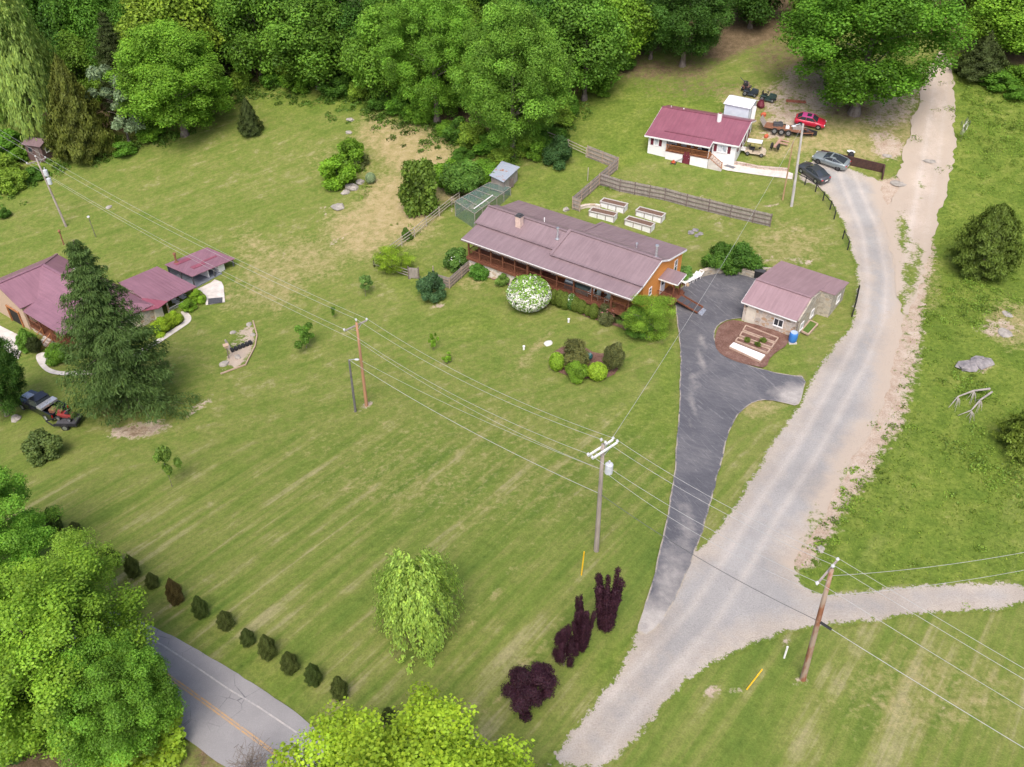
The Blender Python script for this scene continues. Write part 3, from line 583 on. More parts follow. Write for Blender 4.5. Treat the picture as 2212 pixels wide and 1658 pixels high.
# porch and main roofs
PL=[((-.1,-.15,3.86),(10.75,-.15,3.86),(10.75,3.1,4.5),(-.1,3.1,4.5)),((10.75,-.15,3.86),(22.45,-.15,3.86),(22.45,2.1,4.32),(10.75,2.1,4.32))]
roof(BH,[(p,(1,0,0)) for p in PL],M_ROOF,name='porch_roof')
ML=[((-.5,2.9,4.56),(10.9,2.9,4.56),(10.9,5.6,5.62),(-.5,5.6,5.62)),((-.5,5.6,5.62),(10.9,5.6,5.62),(10.9,7.4,5.02),(-.5,7.4,5.02))]
roof(BH,[(p,(1,0,0)) for p in ML],M_ROOF,caps=[((-.5,5.6,5.65),(10.9,5.6,5.65)),((-.45,2.9,4.58),(10.9,2.9,4.58))],name='main_roof')
MR=[((10.9,1.9,4.40),(22.55,1.9,4.40),(22.55,5.9,5.74),(10.9,5.9,5.74)),((10.9,5.9,5.74),(22.55,5.9,5.74),(22.55,7.65,5.10),(10.9,7.65,5.10))]
roof(BH,[(p,(1,0,0)) for p in MR],M_ROOF,caps=[((10.9,5.9,5.77),(22.55,5.9,5.77)),((10.9,1.95,4.42),(22.55,1.95,4.42)),((10.93,1.95,4.46),(10.93,5.9,5.8))],name='main_roof')
RR_=[((.1,7.35,5.0),(11.6,7.35,5.0),(11.6,11.0,4.42),(.1,11.0,4.42)),((11.6,7.6,5.08),(22.6,7.6,5.08),(22.6,12.05,4.38),(11.6,12.05,4.38))]
roof(BH,[(p,(1,0,0)) for p in RR_],M_ROOF,caps=[((11.62,7.6,5.1),(11.62,12.0,4.4))],name='rear_roof')
fascia(BH,[((-.1,-.18,3.86),(22.45,-.18,3.86)),((22.47,-.15,3.83),(22.47,2.1,4.26)),((22.57,2.0,4.40),(22.57,5.9,5.7)),((22.57,5.9,5.7),(22.57,7.6,5.06)),((22.62,7.6,5.04),(22.62,12.0,4.34)),((-.52,2.9,4.5),(-.52,5.6,5.56))])
m=MB(); m.tube([(-.1,-.26,3.72),(22.5,-.26,3.70)],.07,6); m.tube([(22.1,11.9,4.2),(22.1,11.85,.4)],.05,6); m.build('gutter',M_GREYD,BH)
# chimney, pipes
m=MB(); m.bx(4.55,5.25,4.05,4.75,4.6,6.35); m.build('chimney',M_BRICKC,BH,bevel=.03); m=MB(); m.bx(4.5,5.3,4.0,4.8,6.36,6.44); m.bx(4.65,5.15,4.15,4.65,6.44,6.6); m.build('chimney_cap',M_DKGREY,BH)
pipe(BH,(10.25,4.3,5.1),1.25,.1); pipe(BH,(22.0-.3,6.15,5.62),1.35,.12); pipe(BH,(6.9,6.6,5.3),.55,.06,cap=False,base=False,mat=M_WTRIM); pipe(BH,(18.4,7.9,5.0),.4,.08,cap=True,base=False)
# windows and doors
for u,wd in((3.0,1.0),(7.6,1.1)): window(BH,(u,2.69,2.6),wd,1.2,-math.pi/2,gm=M_GLASSB if u>5 else M_GLASS)
window(BH,(13.2,2.69,2.75),1.5,1.2,-math.pi/2,gm=M_GLASSB); window(BH,(15.1,2.69,2.75),1.5,1.2,-math.pi/2,gm=M_GLASSB)
door(BH,(10.0,2.69,1.45),.95,2.1,-math.pi/2,M_MAROON); door(BH,(18.2,2.69,1.45),.95,2.1,-math.pi/2,M_WTRIM,True); window(BH,(20.2,2.69,2.7),1.2,1.1,-math.pi/2)
window(BH,(1.3,.55,-.1),.5,.3,-math.pi/2,mull=0,fm=M_GREYD); window(BH,(8.0,.55,-.2),.7,.4,-math.pi/2,mull=0,fm=M_GREYD)
window(BH,(22.3,4.35,2.55),.6,.95,0); window(BH,(22.3,10.2,2.9),.75,1.6,0)
door(BH,(22.3,7.3,.95),.95,2.05,0,M_WTRIM,True)
# side entry: platform, shed roof, ramp
m=MB(); m.bx(22.31,24.3,6.0,8.9,.80,.94)
for x,y in((24.2,6.1),(24.2,8.8),(22.4,6.1)): m.bx(x-.06,x+.06,y-.06,y+.06,-.2,.8)
m.bx(22.31,24.3,5.94,6.0,.5,.94); m.bx(24.3,24.36,6.0,8.9,.5,.94); m.build('side_landing',M_CEDAR,BH)
for x,y in((24.1,6.5),(24.1,8.0)):
    m=MB(); m.bx(x-.07,x+.07,y-.07,y+.07,.94,3.22 if y<7 else 3.5); m.build('entry_post',M_CEDAR,BH)
q=((22.32,6.15,3.3),(24.6,6.15,3.3),(24.6,8.15,3.68),(22.32,8.15,3.68)); roof(BH,[(q,(1,0,0))],M_ROOF,name='entry_roof'); fascia(BH,[((22.0,6.12,3.28),(24.6,6.12,3.28)),((24.62,6.15,3.27),(24.62,8.15,3.65))],h=.14)
railing(BH,(22.4,8.8,.95),(24.25,8.8,.95),.9); railing(BH,(22.4,6.05,.95),(24.2,6.05,.95),.9)
m=MB(); m.slab([(24.36,6.75,.92),(27.1,6.75,.28),(27.1,8.05,.28),(24.36,8.05,.92)],.12); m.bar((24.36,6.7,.99),(27.1,6.7,.35),.07,.16); m.bar((24.36,8.1,.99),(27.1,8.1,.35),.07,.16); m.build('ramp',M_CEDAR,BH)
m=MB()
for k in range(4):
    a=24.45+k*.66; za=.945-.2336*(a-24.36); b=a+.6; zb=.945-.2336*(b-24.36); m.slab([(a,6.82,za),(b,6.82,zb),(b,7.98,zb),(a,7.98,za)],.02)
m.build('ramp_tread',M_DKGREY,BH)
m=MB(); m.slab([(27.1,6.75,.29),(27.75,6.75,.12),(27.75,8.05,.12),(27.1,8.05,.29)],.03); m.build('ramp_toe',M_STEEL,BH)
# ------------------------------------------------------------ stone garage
GA=empty('stone_garage',(24.5,78.7,0),RD(-37.4),'small fieldstone garage with pink metal roof and cream door','garage')
m=MB(); prism_u(m,[(.25,-.8),(9.75,-.8),(9.75,2.92),(3.0,3.72),(.25,2.5)],.15,5.95); m.build('stone_wall',M_STONE,GA)
m=MB(); prism_u(m,[(5.7,-.5),(9.74,-.5),(9.74,2.93),(5.7,3.40)],5.96,7.55); m.build('stone_wing',M_STONEG,GA)
roof(GA,[(((-.1,-.1,2.58),(6.1,-.1,2.58),(6.1,3.0,3.88),(-.1,3.0,3.88)),(1,0,0)),(((-.1,3.0,3.88),(6.1,3.0,3.88),(6.1,9.95,3.03),(-.1,9.95,3.03)),(1,0,0)),(((6.12,5.6,3.56),(7.75,5.6,3.56),(7.75,9.95,3.03),(6.12,9.95,3.03)),(1,0,0))],M_ROOFG,caps=[((-.1,3.0,3.9),(6.1,3.0,3.9))])
fascia(GA,[((-.1,-.13,2.58),(6.1,-.13,2.58)),((-.12,-.1,2.55),(-.12,3.0,3.83))],h=.12)
# stone parapet showing along the right gable
m=MB(); prism_u(m,[(.1,2.4),(5.7,2.4),(5.7,3.42),(3.0,3.80),(.1,2.58)],6.11,6.26); m.build('parapet',M_STONEG,GA)
door(GA,(1.05,.25,.05),.95,2.05,-math.pi/2,M_CREAM); window(GA,(4.15,.25,1.45),1.05,.9,-math.pi/2)
window(GA,(6.262,1.3,1.35),.85,.85,0); window(GA,(6.262,4.0,1.55),.85,.85,0); window(GA,(7.55,7.9,1.9),.95,.85,0)
m=MB(); prism_u(m,[(.3,-.6),(5.69,-.6),(5.69,2.39),(.3,2.39)],5.951,6.259); m.build('stone_gable',M_STONEG,GA)
m=MB(); m.tube([(6.2,.1,2.45),(6.22,.12,.3)],.045,6); m.build('downpipe',M_GREYD,GA)
m=MB(); m.bx(.35,.6,.16,.25,2.0,2.15); m.build('lamp',M_DKGREY,GA)
# ------------------------------------------------------------ white house
o_=PZ(*Y6(97,990),3.3); WH=empty('white_house',(o_.x,o_.y,0),RD(-27),'white sided cottage with maroon metal roof and wooden porch','house')
m=MB(); prism_u(m,[(.05,2.4),(9.0,4.0),(9.0,7.15),(6.3,7.85),(1.4,6.5),(.05,6.12)],.2,2.9); prism_u(m,[(2.3,3.5),(9.0,4.0),(9.0,7.15),(6.3,7.85),(2.3,6.7)],2.9,8.9); prism_u(m,[(1.25,2.6),(9.0,4.0),(9.0,7.15),(6.3,7.85),(1.4,6.48),(1.25,6.42)],8.9,12.1); m.build('wall',M_WHITE,WH)
m=MB(); m.bx(2.9,8.9,-.25,2.29,2.0,4.4); m.build('porch_base',M_WTRIM,WH)
m=MB(); m.bx(2.85,8.95,-.3,2.29,4.401,4.5); m.build('porch_floor',M_CEDAR,WH)
roof(WH,[(((-.25,-.45,6.2),(8.95,-.45,6.2),(8.95,1.3,6.58),(-.25,1.3,6.58)),(1,0,0)),(((-.25,1.3,6.58),(12.5,1.3,6.58),(12.5,6.3,8.0),(-.25,6.3,8.0)),(1,0,0)),(((8.95,.95,6.48),(12.5,.95,6.48),(12.5,1.3,6.58),(8.95,1.3,6.58)),(1,0,0)),(((-.25,6.3,8.0),(12.5,6.3,8.0),(12.5,9.3,7.25),(-.25,9.3,7.25)),(1,0,0))],M_ROOFR,caps=[((-.25,6.3,8.0),(12.5,6.3,8.0)),((2.,1.3,6.59),(8.9,1.3,6.59))])
fascia(WH,[((-.25,-.48,6.2),(8.95,-.48,6.2)),((8.97,-.45,6.16),(8.97,.95,6.5)),((8.97,.92,6.48),(12.5,.92,6.48)),((12.52,.95,6.47),(12.52,6.3,7.98)),((12.52,6.3,7.98),(12.52,9.3,7.22)),((-.27,-.45,6.18),(-.27,1.3,6.55)),((-.27,1.3,6.55),(-.27,6.3,7.98))],h=.2)
window(WH,(1.35,.05,5.35),.6,1.0,-math.pi/2,shut=0,gm=M_GLASSB); window(WH,(10.25,1.25,5.55),1.3,.95,-math.pi/2,shut=0,gm=M_GLASSB)
door(WH,(7.7,2.3,4.5),.9,1.85,-math.pi/2,M_GLASS); window(WH,(4.5,2.3,5.5),1.2,.9,-math.pi/2)
for v_,w_ in((2.3,.5),(4.0,.5),(5.9,.55),(7.7,.55)): window(WH,(12.1,v_,5.8),w_,1.05,0,fm=M_MAROON)
for u in(2.95,8.85):
    m=MB(); m.bx(u-.06,u+.06,-.22,-.1,4.5,6.0); m.build('porch_post',M_DKGREY if u<5 else M_WTRIM,WH)
railing(WH,(2.95,-.18,4.5),(6.6,-.18,4.5),.85,M_CEDARL,True); railing(WH,(6.6,-.18,4.5),(8.9,-.18,4.5),.85,M_CEDARL,True)
door(WH,(5.9,-.25,3.0),.95,1.25,-math.pi/2,M_MAROON)
m=MB()
for k in range(6): m.bx(8.96+k*.32,8.96+(k+1)*.32-.002,-.22,1.2,2.9,4.4-k*.2)
m.build('steps',M_CONC,WH)
railing(WH,(8.98,-.16,4.45),(10.85,-.16,3.3),.9,M_CEDARL,True,name='stair_railing')
m=MB(); m.cyl((8.3,5.3,7.4),(8.3,5.3,8.75),.32,n=12); m.build('chimney',M_WTRIM,WH,smooth=False); m=MB(); m.cyl((8.3,5.3,8.76),(8.3,5.3,8.86),.24,n=10); m.build('chimney_cap',M_RUST,WH)
pipe(WH,(.9,6.8,7.8),.35,.05,cap=False,base=False,mat=M_WTRIM); pipe(WH,(2.6,7.3,7.7),.2,.09,cap=False,base=False,mat=M_WTRIM)
# ------------------------------------------------------------ white shed
a_=PZ(*Z2(832,345),8.35); b_=PZ(*Z2(1030,385),8.35); an=math.atan2(b_.y-a_.y,b_.x-a_.x); L_=(b_-a_).length
SH=empty('white_shed',(a_.x,a_.y,0),an,'tall white metal shed behind the white house','shed')
g_=H(a_.x+1.5,a_.y+1); m=MB(); prism_u(m,[(.05,g_-.6),(2.9,g_-.3),(2.9,8.45),(.05,8.3)],.05,L_-.05); m.build('wall',pmat('pale_grey_metal',(.62,.66,.72),(.55,.59,.66),2,.6),SH)
roof(SH,[(((-.15,-.15,8.36),(L_+.15,-.15,8.36),(L_+.15,1.9,8.95),(-.15,1.9,8.95)),(1,0,0)),(((-.15,1.9,8.95),(L_+.15,1.9,8.95),(L_+.15,3.15,8.6),(-.15,3.15,8.6)),(1,0,0))],pmat('white_metal_sheet',(.80,.81,.83),(.70,.72,.75),1,.4),step=.6)
m=MB(); m.slab([(L_+.05,1.0,g_),(L_+.6,1.0,g_),(L_+.6,1.05,8.4),(L_+.05,1.05,8.4)],.05); m.build('door',M_WTRIM,SH)
# ------------------------------------------------------------ house at the left edge
LH=empty('left_house',(-56.5,84.6,0),RD(53),'brick and stone house with plum metal roofs behind the big spruce','house')
gz=-6.6
m=MB(); prism_u(m,[(.3,gz),(8.3,gz),(8.3,-2.15),(4.25,-.6),(.3,-2.15)],.3,4.5); m.bx(4.5,9.3,.3,8.3,gz,-2.15); m.build('brick_wall',M_BRICKT,LH)
m=MB(); m.bx(2.6,9.6,-11.2,.29,gz,-2.15); m.build('stone_wall',M_STONE,LH)
roof(LH,[(((0,0,-2.1),(2.3,0,-2.1),(5.8,4.25,-.4),(0,4.25,-.4)),(1,0,0)),(((0,8.6,-2.1),(9.6,8.6,-2.1),(5.8,4.25,-.4),(0,4.25,-.4)),(1,0,0)),(((9.6,8.6,-2.1),(9.6,1.0,-2.1),(5.8,4.25,-.4)),(0,1,0))],M_ROOFL,name='main_roof',caps=[((0,4.25,-.4),(5.8,4.25,-.4)),((5.8,4.25,-.4),(9.6,8.6,-2.1)),((5.8,4.25,-.4),(2.3,0,-2.1))])
roof(LH,[(((2.3,0,-2.1),(5.8,4.25,-.4),(5.8,-9.0,-.4),(2.3,-11.5,-2.1)),(0,1,0)),(((9.8,0,-2.1),(5.8,4.25,-.4),(5.8,-9.0,-.4),(9.8,-11.5,-2.1)),(0,1,0)),(((2.3,-11.5,-2.1),(5.8,-9.0,-.4),(9.8,-11.5,-2.1)),(1,0,0))],M_ROOFL,name='wing_roof',caps=[((5.8,4.2,-.4),(5.8,-9,-.4))])
roof(LH,[(((.1,-.2,-2.45),(2.9,.9,-1.85),(2.9,-8.4,-1.85),(.1,-8.4,-2.45)),(0,1,0))],M_ROOFL,name='porch_roof')
roof(LH,[(((9.7,-4.8,-1.55),(15.0,-4.9,-1.7),(15.3,-12.1,-2.1),(11.2,-12.1,-2.1),(9.7,-9.5,-1.9)),(1,0,0))],M_ROOFL,name='sunroom_roof')
roof(LH,[(((8.0,-11.3,-2.2),(9.75,-9.4,-1.9),(11.2,-12.15,-2.12),(9.8,-12.3,-2.3)),(1,0,0))],M_ROOFD,name='hip_roof')
m=MB(); m.bx(9.61,10.6,-11.6,-5.2,gz+1,-2.2); m.build('cream_wall',M_CREAM,LH)
m=MB(); m.bx(10.62,14.8,-11.2,-5.4,-5.6,-4.35); m.build('sunroom_floor',M_BLUEG,LH)
m=MB(); m.bx(10.62,14.8,-5.5,-5.2,-4.34,-2.0); m.build('sunroom_wall',M_DKGREY,LH)
for x,y in((14.9,-11.6),(11.3,-11.6),(14.9,-8.4)): m=MB(); m.bx(x-.08,x+.08,y-.08,y+.08,-5.2,-2.2); m.build('post',M_STONE if x<12 else M_CEDARL,LH)
railing(LH,(11.4,-11.4,-4.35),(14.0,-11.4,-4.35),.8,M_WTRIM)
m=MB(); m.bx(.28,.31,1.7,4.2,gz,-3.4); m.build('garage_opening_shade',M_DARK,LH)  # thin dark panel painted as the shade inside the open garage
m=MB(); m.bx(.12,.27,1.55,1.7,gz,-3.3); m.bx(.12,.27,4.2,4.35,gz,-3.3); m.bx(.12,.27,1.7,4.2,-3.45,-3.3); m.build('door_frame',M_CEDARL,LH)
m=MB(); m.bx(.3,2.59,-8.2,-.1,-4.7,-4.5); m.build('porch_floor',M_CEDAR,LH); m=MB(); m.bx(.4,2.59,-8.1,-.2,gz,-4.71); m.build('porch_base',M_STONE,LH)
for y in(-.3,-2.9,-5.5,-8.0): m=MB(); m.bx(.3,.45,y-.08,y+.08,-4.5,-2.5); m.build('porch_post',M_CEDAR,LH)
railing(LH,(.38,-.3,-4.5),(.38,-2.9,-4.5),.9); railing(LH,(.38,-5.5,-4.5),(.38,-8.0,-4.5),.9)
m=MB()
for k in range(6): m.bx(-.02-k*.3,.28-k*.3-.002,-4.9,-3.2,gz,-4.7-k*.19)
m.build('steps',M_CONC,LH)
railing(LH,(.25,-3.15,-4.6),(-1.6,-3.15,-5.7),.9,M_CEDARL,True,name='stair_railing'); railing(LH,(.25,-4.95,-4.6),(-1.6,-4.95,-5.7),.9,M_CEDARL,True,name='stair_railing')
pipe(LH,(8.0,1.2,-1.3),.7,.2,mat=M_WTRIM,base=False)
# carport
CPt=empty('carport',tuple(P(*Y2(1200,640))),0,'open carport with plum roof patched in darker red','carport'); c0=CPt.location
def rel(p): return Vector(p)-c0
c1,c2,c3,c4=[PZ(*Y2(x,y),z) for x,y,z in((705,395,-1.7),(1380,120,-1.7),(1820,300,-1.9),(1140,585,-1.9))]
roof(CPt,[([rel(c1),rel(c2),rel(c3),rel(c4)],c3-c4)],M_ROOFL)
def onr(s,t,up=.06):
    a=c4.lerp(c3,s); b=c1.lerp(c2,s); return rel(a.lerp(b,t))+Vector((0,0,up))
for s0,s1,t0,t1 in((.12,.48,.74,.88),(.22,.50,.28,.42),(.52,.85,.40,.47)): m=MB(); m.slab([onr(s0,t0),onr(s1,t0),onr(s1,t1),onr(s0,t1)],.03); m.build('roof_patch',M_ROOFD,CPt)
for (s,t) in((.03,.95),(.03,.5),(.03,.05),(.5,.04),(.97,.06),(.97,.95)):
    p=onr(s,t,-.1); m=MB(); g=H(p.x+c0.x,p.y+c0.y)-c0.z; m.bx(p.x-.07,p.x+.07,p.y-.07,p.y+.07,g-.2,p.z); m.build('post',M_DKGREY,CPt)
def wallseg(par,a,b,z0,z1,t,mat,name='wall'):
    m=MB(); a=Vector(a); b=Vector(b); a=Vector((a.x,a.y,(z0+z1)/2)); b=Vector((b.x,b.y,(z0+z1)/2)); m.bar(a,b,t,z1-z0); return m.build(name,mat,par)
g=-2.4+.0
wallseg(CPt,onr(.04,.98),onr(.97,.98),H(c1.x,c1.y)-c0.z-.6,-2.05-c0.z,.1,M_BLUEG,'back_wall')
for s,mt in((.42,M_WTRIM),(.66,M_WTRIM)): wallseg(CPt,onr(s,.12),onr(s,.97),-5.2-c0.z,-2.1-c0.z,.12,mt,'partition')
wallseg(CPt,onr(.66,.13),onr(.80,.13),-5.2-c0.z,-2.1-c0.z,.12,M_WTRIM,'front_wall')
m=MB(); q=[onr(.02,.02),onr(.66,.02),onr(.66,.98),onr(.02,.98)]; m.slab([Vector((p.x,p.y,H(p.x+c0.x,p.y+c0.y)-c0.z+.13)) for p in q],.3); m.build('floor_slab',M_BLUEG,CPt)
pp=onr(.20,.88,.0); pipe(CPt,(pp.x,pp.y,pp.z),1.1,.12,mat=M_RUST)
# brown hut far left
p=P(*Z6(262,968)); HT=empty('brown_hut',tuple(p),RD(-18),'small brown hut with a window at the wood edge, far left','hut')
m=MB(); m.bx(-1.5,1.5,-1.2,1.2,-.5,2.4); m.build('wall',pmat('brown_hut_board',(.16,.10,.09),(.11,.07,.065),3,.9,sc=(5,5,.4)),HT)
roof(HT,[(((-1.75,-1.5,2.42),(1.75,-1.5,2.42),(1.75,.1,3.0),(-1.75,.1,3.0)),(1,0,0)),(((-1.75,.1,3.0),(1.75,.1,3.0),(1.75,1.5,2.42),(-1.75,1.5,2.42)),(1,0,0))],pmat('brown_shingle',(.20,.14,.14),(.15,.10,.10),5,.9),step=2.)
window(HT,(-.6,-1.2,1.6),.8,.8,-math.pi/2,mull=0,fm=M_GREYD); window(HT,(1.5,0,1.6),.9,1.0,0,mull=0,fm=M_WTRIM); door(HT,(.7,-1.2,0),.7,1.9,-math.pi/2,M_GREYD)
# chicken coop and netted run
def quadframe(px,z): return [PZ(*q,z) for q in px]
gc=P(*Z5(1470,900)); CO=empty('chicken_coop',tuple(gc),0,'timber chicken coop with rusty grey metal roof','coop')
zt=gc.z+2.4; rq=[PZ(*Z5(1340,755),zt-.35),PZ(*Z5(1440,642),zt),PZ(*Z5(1583,690),zt),PZ(*Z5(1453,810),zt-.35)]; lr=lambda v:Vector(v)-gc
cen=sum(rq,Vector())/4; n_=N('rusty_tin'); v=n_.coord(); f=n_.noise(v,1.1,5,.7)
rust=n_.ramp(f,[(.50,(.34,.38,.44)),(.58,(.36,.39,.44)),(.64,(.34,.15,.09))]); M_TIN=n_.fin(rust,.55,spec=.4)
m=MB(); m.slab([lr(p) for p in rq],.06); m.ribs([lr(p) for p in rq],rq[3]-rq[0],.5,.04,.06); m.build('roof',M_TIN,CO)
m=MB(); ins=[cen.lerp(p,.86) for p in rq]; n4=4
lo_=[Vector((p.x,p.y,gc.z-.4)) for p in ins]; m.add([lr(p-Vector((0,0,.15))) for p in ins]+[lr(p) for p in lo_],[(i,4+i,4+(i+1)%4,(i+1)%4) for i in range(4)]+[(0,1,2,3)]); m.build('wall',M_GREYW,CO)
m=MB(); p=lr(ins[3].lerp(ins[2],.5)); m.box((p.x+.1,p.y-.1,1.0),(.7,.06,1.2),.6); m.build('door',M_GREYD,CO)
RU=empty('netted_run',tuple(P(*Z5(1250,1060))),0,'green netted chicken run with timber hoops, beside the coop','chicken run'); ru=RU.location
zt=ru.z+1.9; c=[PZ(*Z5(1068,960),zt),PZ(*Z5(1340,812),zt),PZ(*Z5(1510,850),zt),PZ(*Z5(1225,1060),zt-.1)]
n_=N('green_netting'); v=n_.coord(); ck=n_.math('MULTIPLY',1.,n_.noise(v,9.,3,.8)); tr=n_.n('BsdfTransparent'); df=n_.n('BsdfDiffuse'); df.inputs[0].default_value=(.16,.24,.21,1); mx=n_.n('MixShader'); n_.l(n_.ramp(ck,[(.40,.25),(.60,.62)]),mx.inputs[0]); n_.l(tr.outputs[0],mx.inputs[1]); n_.l(df.outputs[0],mx.inputs[2]); n_.l(mx.outputs[0],n_.out.inputs[0]); M_NET=n_.m
lr2=lambda v:Vector(v)-ru; m=MB(); K=10; sag=lambda s,t:-.22*math.sin(s*math.pi*3)**2*math.sin(t*math.pi)
gp=[[c[0].lerp(c[1],i/K).lerp(c[3].lerp(c[2],i/K),j/6)+Vector((0,0,sag(i/K,j/6))) for j in range(7)] for i in range(K+1)]
fl=[lr2(q) for r_ in gp for q in r_]; m.add(fl,[(i*7+j,i*7+j+1,(i+1)*7+j+1,(i+1)*7+j) for i in range(K) for j in range(6)])
for a,b in((c[0],c[3]),(c[3],c[2]),(c[2],c[1]),(c[1],c[0])):
    ga=Vector((a.x,a.y,H(a.x,a.y))); gb=Vector((b.x,b.y,H(b.x,b.y))); m.add([lr2(a),lr2(b),lr2(gb),lr2(ga)],[(0,1,2,3)])
m.build('netting',M_NET,RU)
m=MB()
for i in range(0,11,2):
    a=c[0].lerp(c[1],i/10); b=c[3].lerp(c[2],i/10); m.bar(lr2(a),lr2(b),.06,.06)
    for q in(a,b): m.bar(lr2(q),lr2((q.x,q.y,H(q.x,q.y)-.2)),.07,.07)
m.bar(lr2(c[0]),lr2(c[1]),.06); m.bar(lr2(c[3]),lr2(c[2]),.06); m.build('frame',M_GREYW,RU)
m=MB(); a=PZ(*Z5(1220,1020),zt+.05); b=PZ(*Z5(1368,912),zt+.05); m.bar(lr2(a),lr2(b),.14,.06); m.build('white_board',M_WTRIM,RU)
# ------------------------------------------------------------ foliage
BOOST=1.55
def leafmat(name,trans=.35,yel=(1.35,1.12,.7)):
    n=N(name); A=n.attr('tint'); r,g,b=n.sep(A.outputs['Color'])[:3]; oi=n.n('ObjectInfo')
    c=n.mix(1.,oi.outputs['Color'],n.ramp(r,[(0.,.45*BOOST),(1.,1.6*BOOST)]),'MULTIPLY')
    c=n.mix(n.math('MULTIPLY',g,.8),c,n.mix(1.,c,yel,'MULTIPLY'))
    d=n.n('BsdfDiffuse'); t=n.n('BsdfTranslucent'); m=n.n('MixShader'); gl=n.n('BsdfGlossy'); gl.inputs['Roughness'].default_value=.5; m2=n.n('MixShader')
    n.l(c,d.inputs[0]); n.l(c,t.inputs[0]); m.inputs[0].default_value=trans; n.l(d.outputs[0],m.inputs[1]); n.l(t.outputs[0],m.inputs[2])
    gl.inputs[0].default_value=(.8,.85,.8,1); m2.inputs[0].default_value=.012; n.l(m.outputs[0],m2.inputs[1]); n.l(gl.outputs[0],m2.inputs[2]); n.l(m2.outputs[0],n.out.inputs[0]); return n.m
M_LEAF=leafmat('foliage'); M_NEEDLE=leafmat('needles',.15,(1.2,1.05,.8))
n=N('tree_bark'); v=n.coord(True); f=n.noise(n.mapping(v,sc=(3,3,.6)),2.,5,.7); M_BARK=n.fin(n.ramp(f,[(.35,(.12,.095,.075)),(.65,(.26,.22,.185))]),.95,f,.05,spec=.1)
n=N('blossom'); M_BLOOM=n.fin((.80,.80,.70),.9,spec=.1)
M_PINKB=pmat('pink_blossom',(.50,.22,.22),(.4,.16,.16),3,.9)
def leafmesh(name,C,Nn,size,asp=1.,jit=.6,tint=None,mat=None,axis=None,seed=0,wf=.42):
    """many small leaf cards: C centres, Nn rough normals, size per leaf; axis = long direction if elongated"""
    rg=np.random.default_rng(seed+11); n=len(C); nn=Nn+rg.normal(0,jit,(n,3)); nn/=np.linalg.norm(nn,axis=1)[:,None]+1e-9
    a=axis if axis is not None else rg.normal(0,1,(n,3)); a=a-nn*(a*nn).sum(1)[:,None]; a/=np.linalg.norm(a,axis=1)[:,None]+1e-9
    b=np.cross(nn,a); s=(size*rg.uniform(.65,1.35,n))[:,None]
    V=np.stack([C+a*s*.5*asp,C+b*s*wf,C-a*s*.5*asp,C-b*s*wf],1)
    V[:,[0,2]]-=nn[:,None]*s[:,None]*.12
    me=fast_mesh(name,V.reshape(-1,3),np.arange(4*n).reshape(n,4)); me.materials.append(mat or M_LEAF)
    t=np.zeros((n,4)); t[:,0]=tint if tint is not None else .5; t[:,0]=np.clip(t[:,0]+rg.normal(0,.12,n),0,1); t[:,1]=np.clip(rg.normal(.25,.28,n),0,1)
    ca=me.color_attributes.new('tint','FLOAT_COLOR','POINT'); ca.data.foreach_set('color',np.repeat(t,4,0).astype(np.float32).ravel()); return me
def blobcloud(blobs,n,rg,up=.35,shell=(.72,1.06)):
    """points on the outer shells of overlapping leaf clumps"""
    B=np.array([b[:3] for b in blobs]); R=np.array([b[3] for b in blobs]); w=R**2; w/=w.sum(); k=rg.choice(len(B),n*2,p=w)
    d=rg.normal(0,1,(n*2,3)); d[:,2]+=up; d/=np.linalg.norm(d,axis=1)[:,None]
    rr=R[k]*rg.uniform(shell[0],shell[1],n*2)*(1+.18*np.sin(d[:,0]*7+k)*np.sin(d[:,1]*6+k*2)); C=B[k]+d*rr[:,None]
    keep=np.ones(n*2,bool)
    for j in range(len(B)):
        q=np.linalg.norm((C-B[j]),axis=1)<R[j]*.62; keep&=~(q&(k!=j))
    C,d,k=C[keep][:n],d[keep][:n],k[keep][:n]; return C,d,k
def crown_blobs(rg,H0,H1,R,n,br,shape='round',flat=1.):
    out=[]; Hc=H1-H0
    for i in range(n):
        for _ in range(30):
            z=rg.uniform(0,1); 
            if shape=='round': rad=math.sin(math.pi*(.12+.80*z))**.7
            elif shape=='oval': rad=math.sin(math.pi*(.06+.88*z))**.8
            elif shape=='low': rad=math.cos(z*math.pi/2*.92)**.55
            else: rad=math.sin(math.pi*(.22+.70*z))**.6
            a=rg.uniform(0,2*math.pi); q=rg.uniform(.45,1.)**.5
            if rg.random()<rad: break
        rb=br*R*rg.uniform(.7,1.25); rr=max(0,R*rad*q*rg.uniform(.82,1.08)-rb*.75)
        out.append((rr*math.cos(a),rr*math.sin(a),H0+Hc*z*(1-.5*rb/Hc)+rg.normal(0,.03*Hc),rb))
    out.append((0,0,H0+.45*Hc,R*.45)); out.append((0,0,H0+.75*Hc,R*.35)); return out
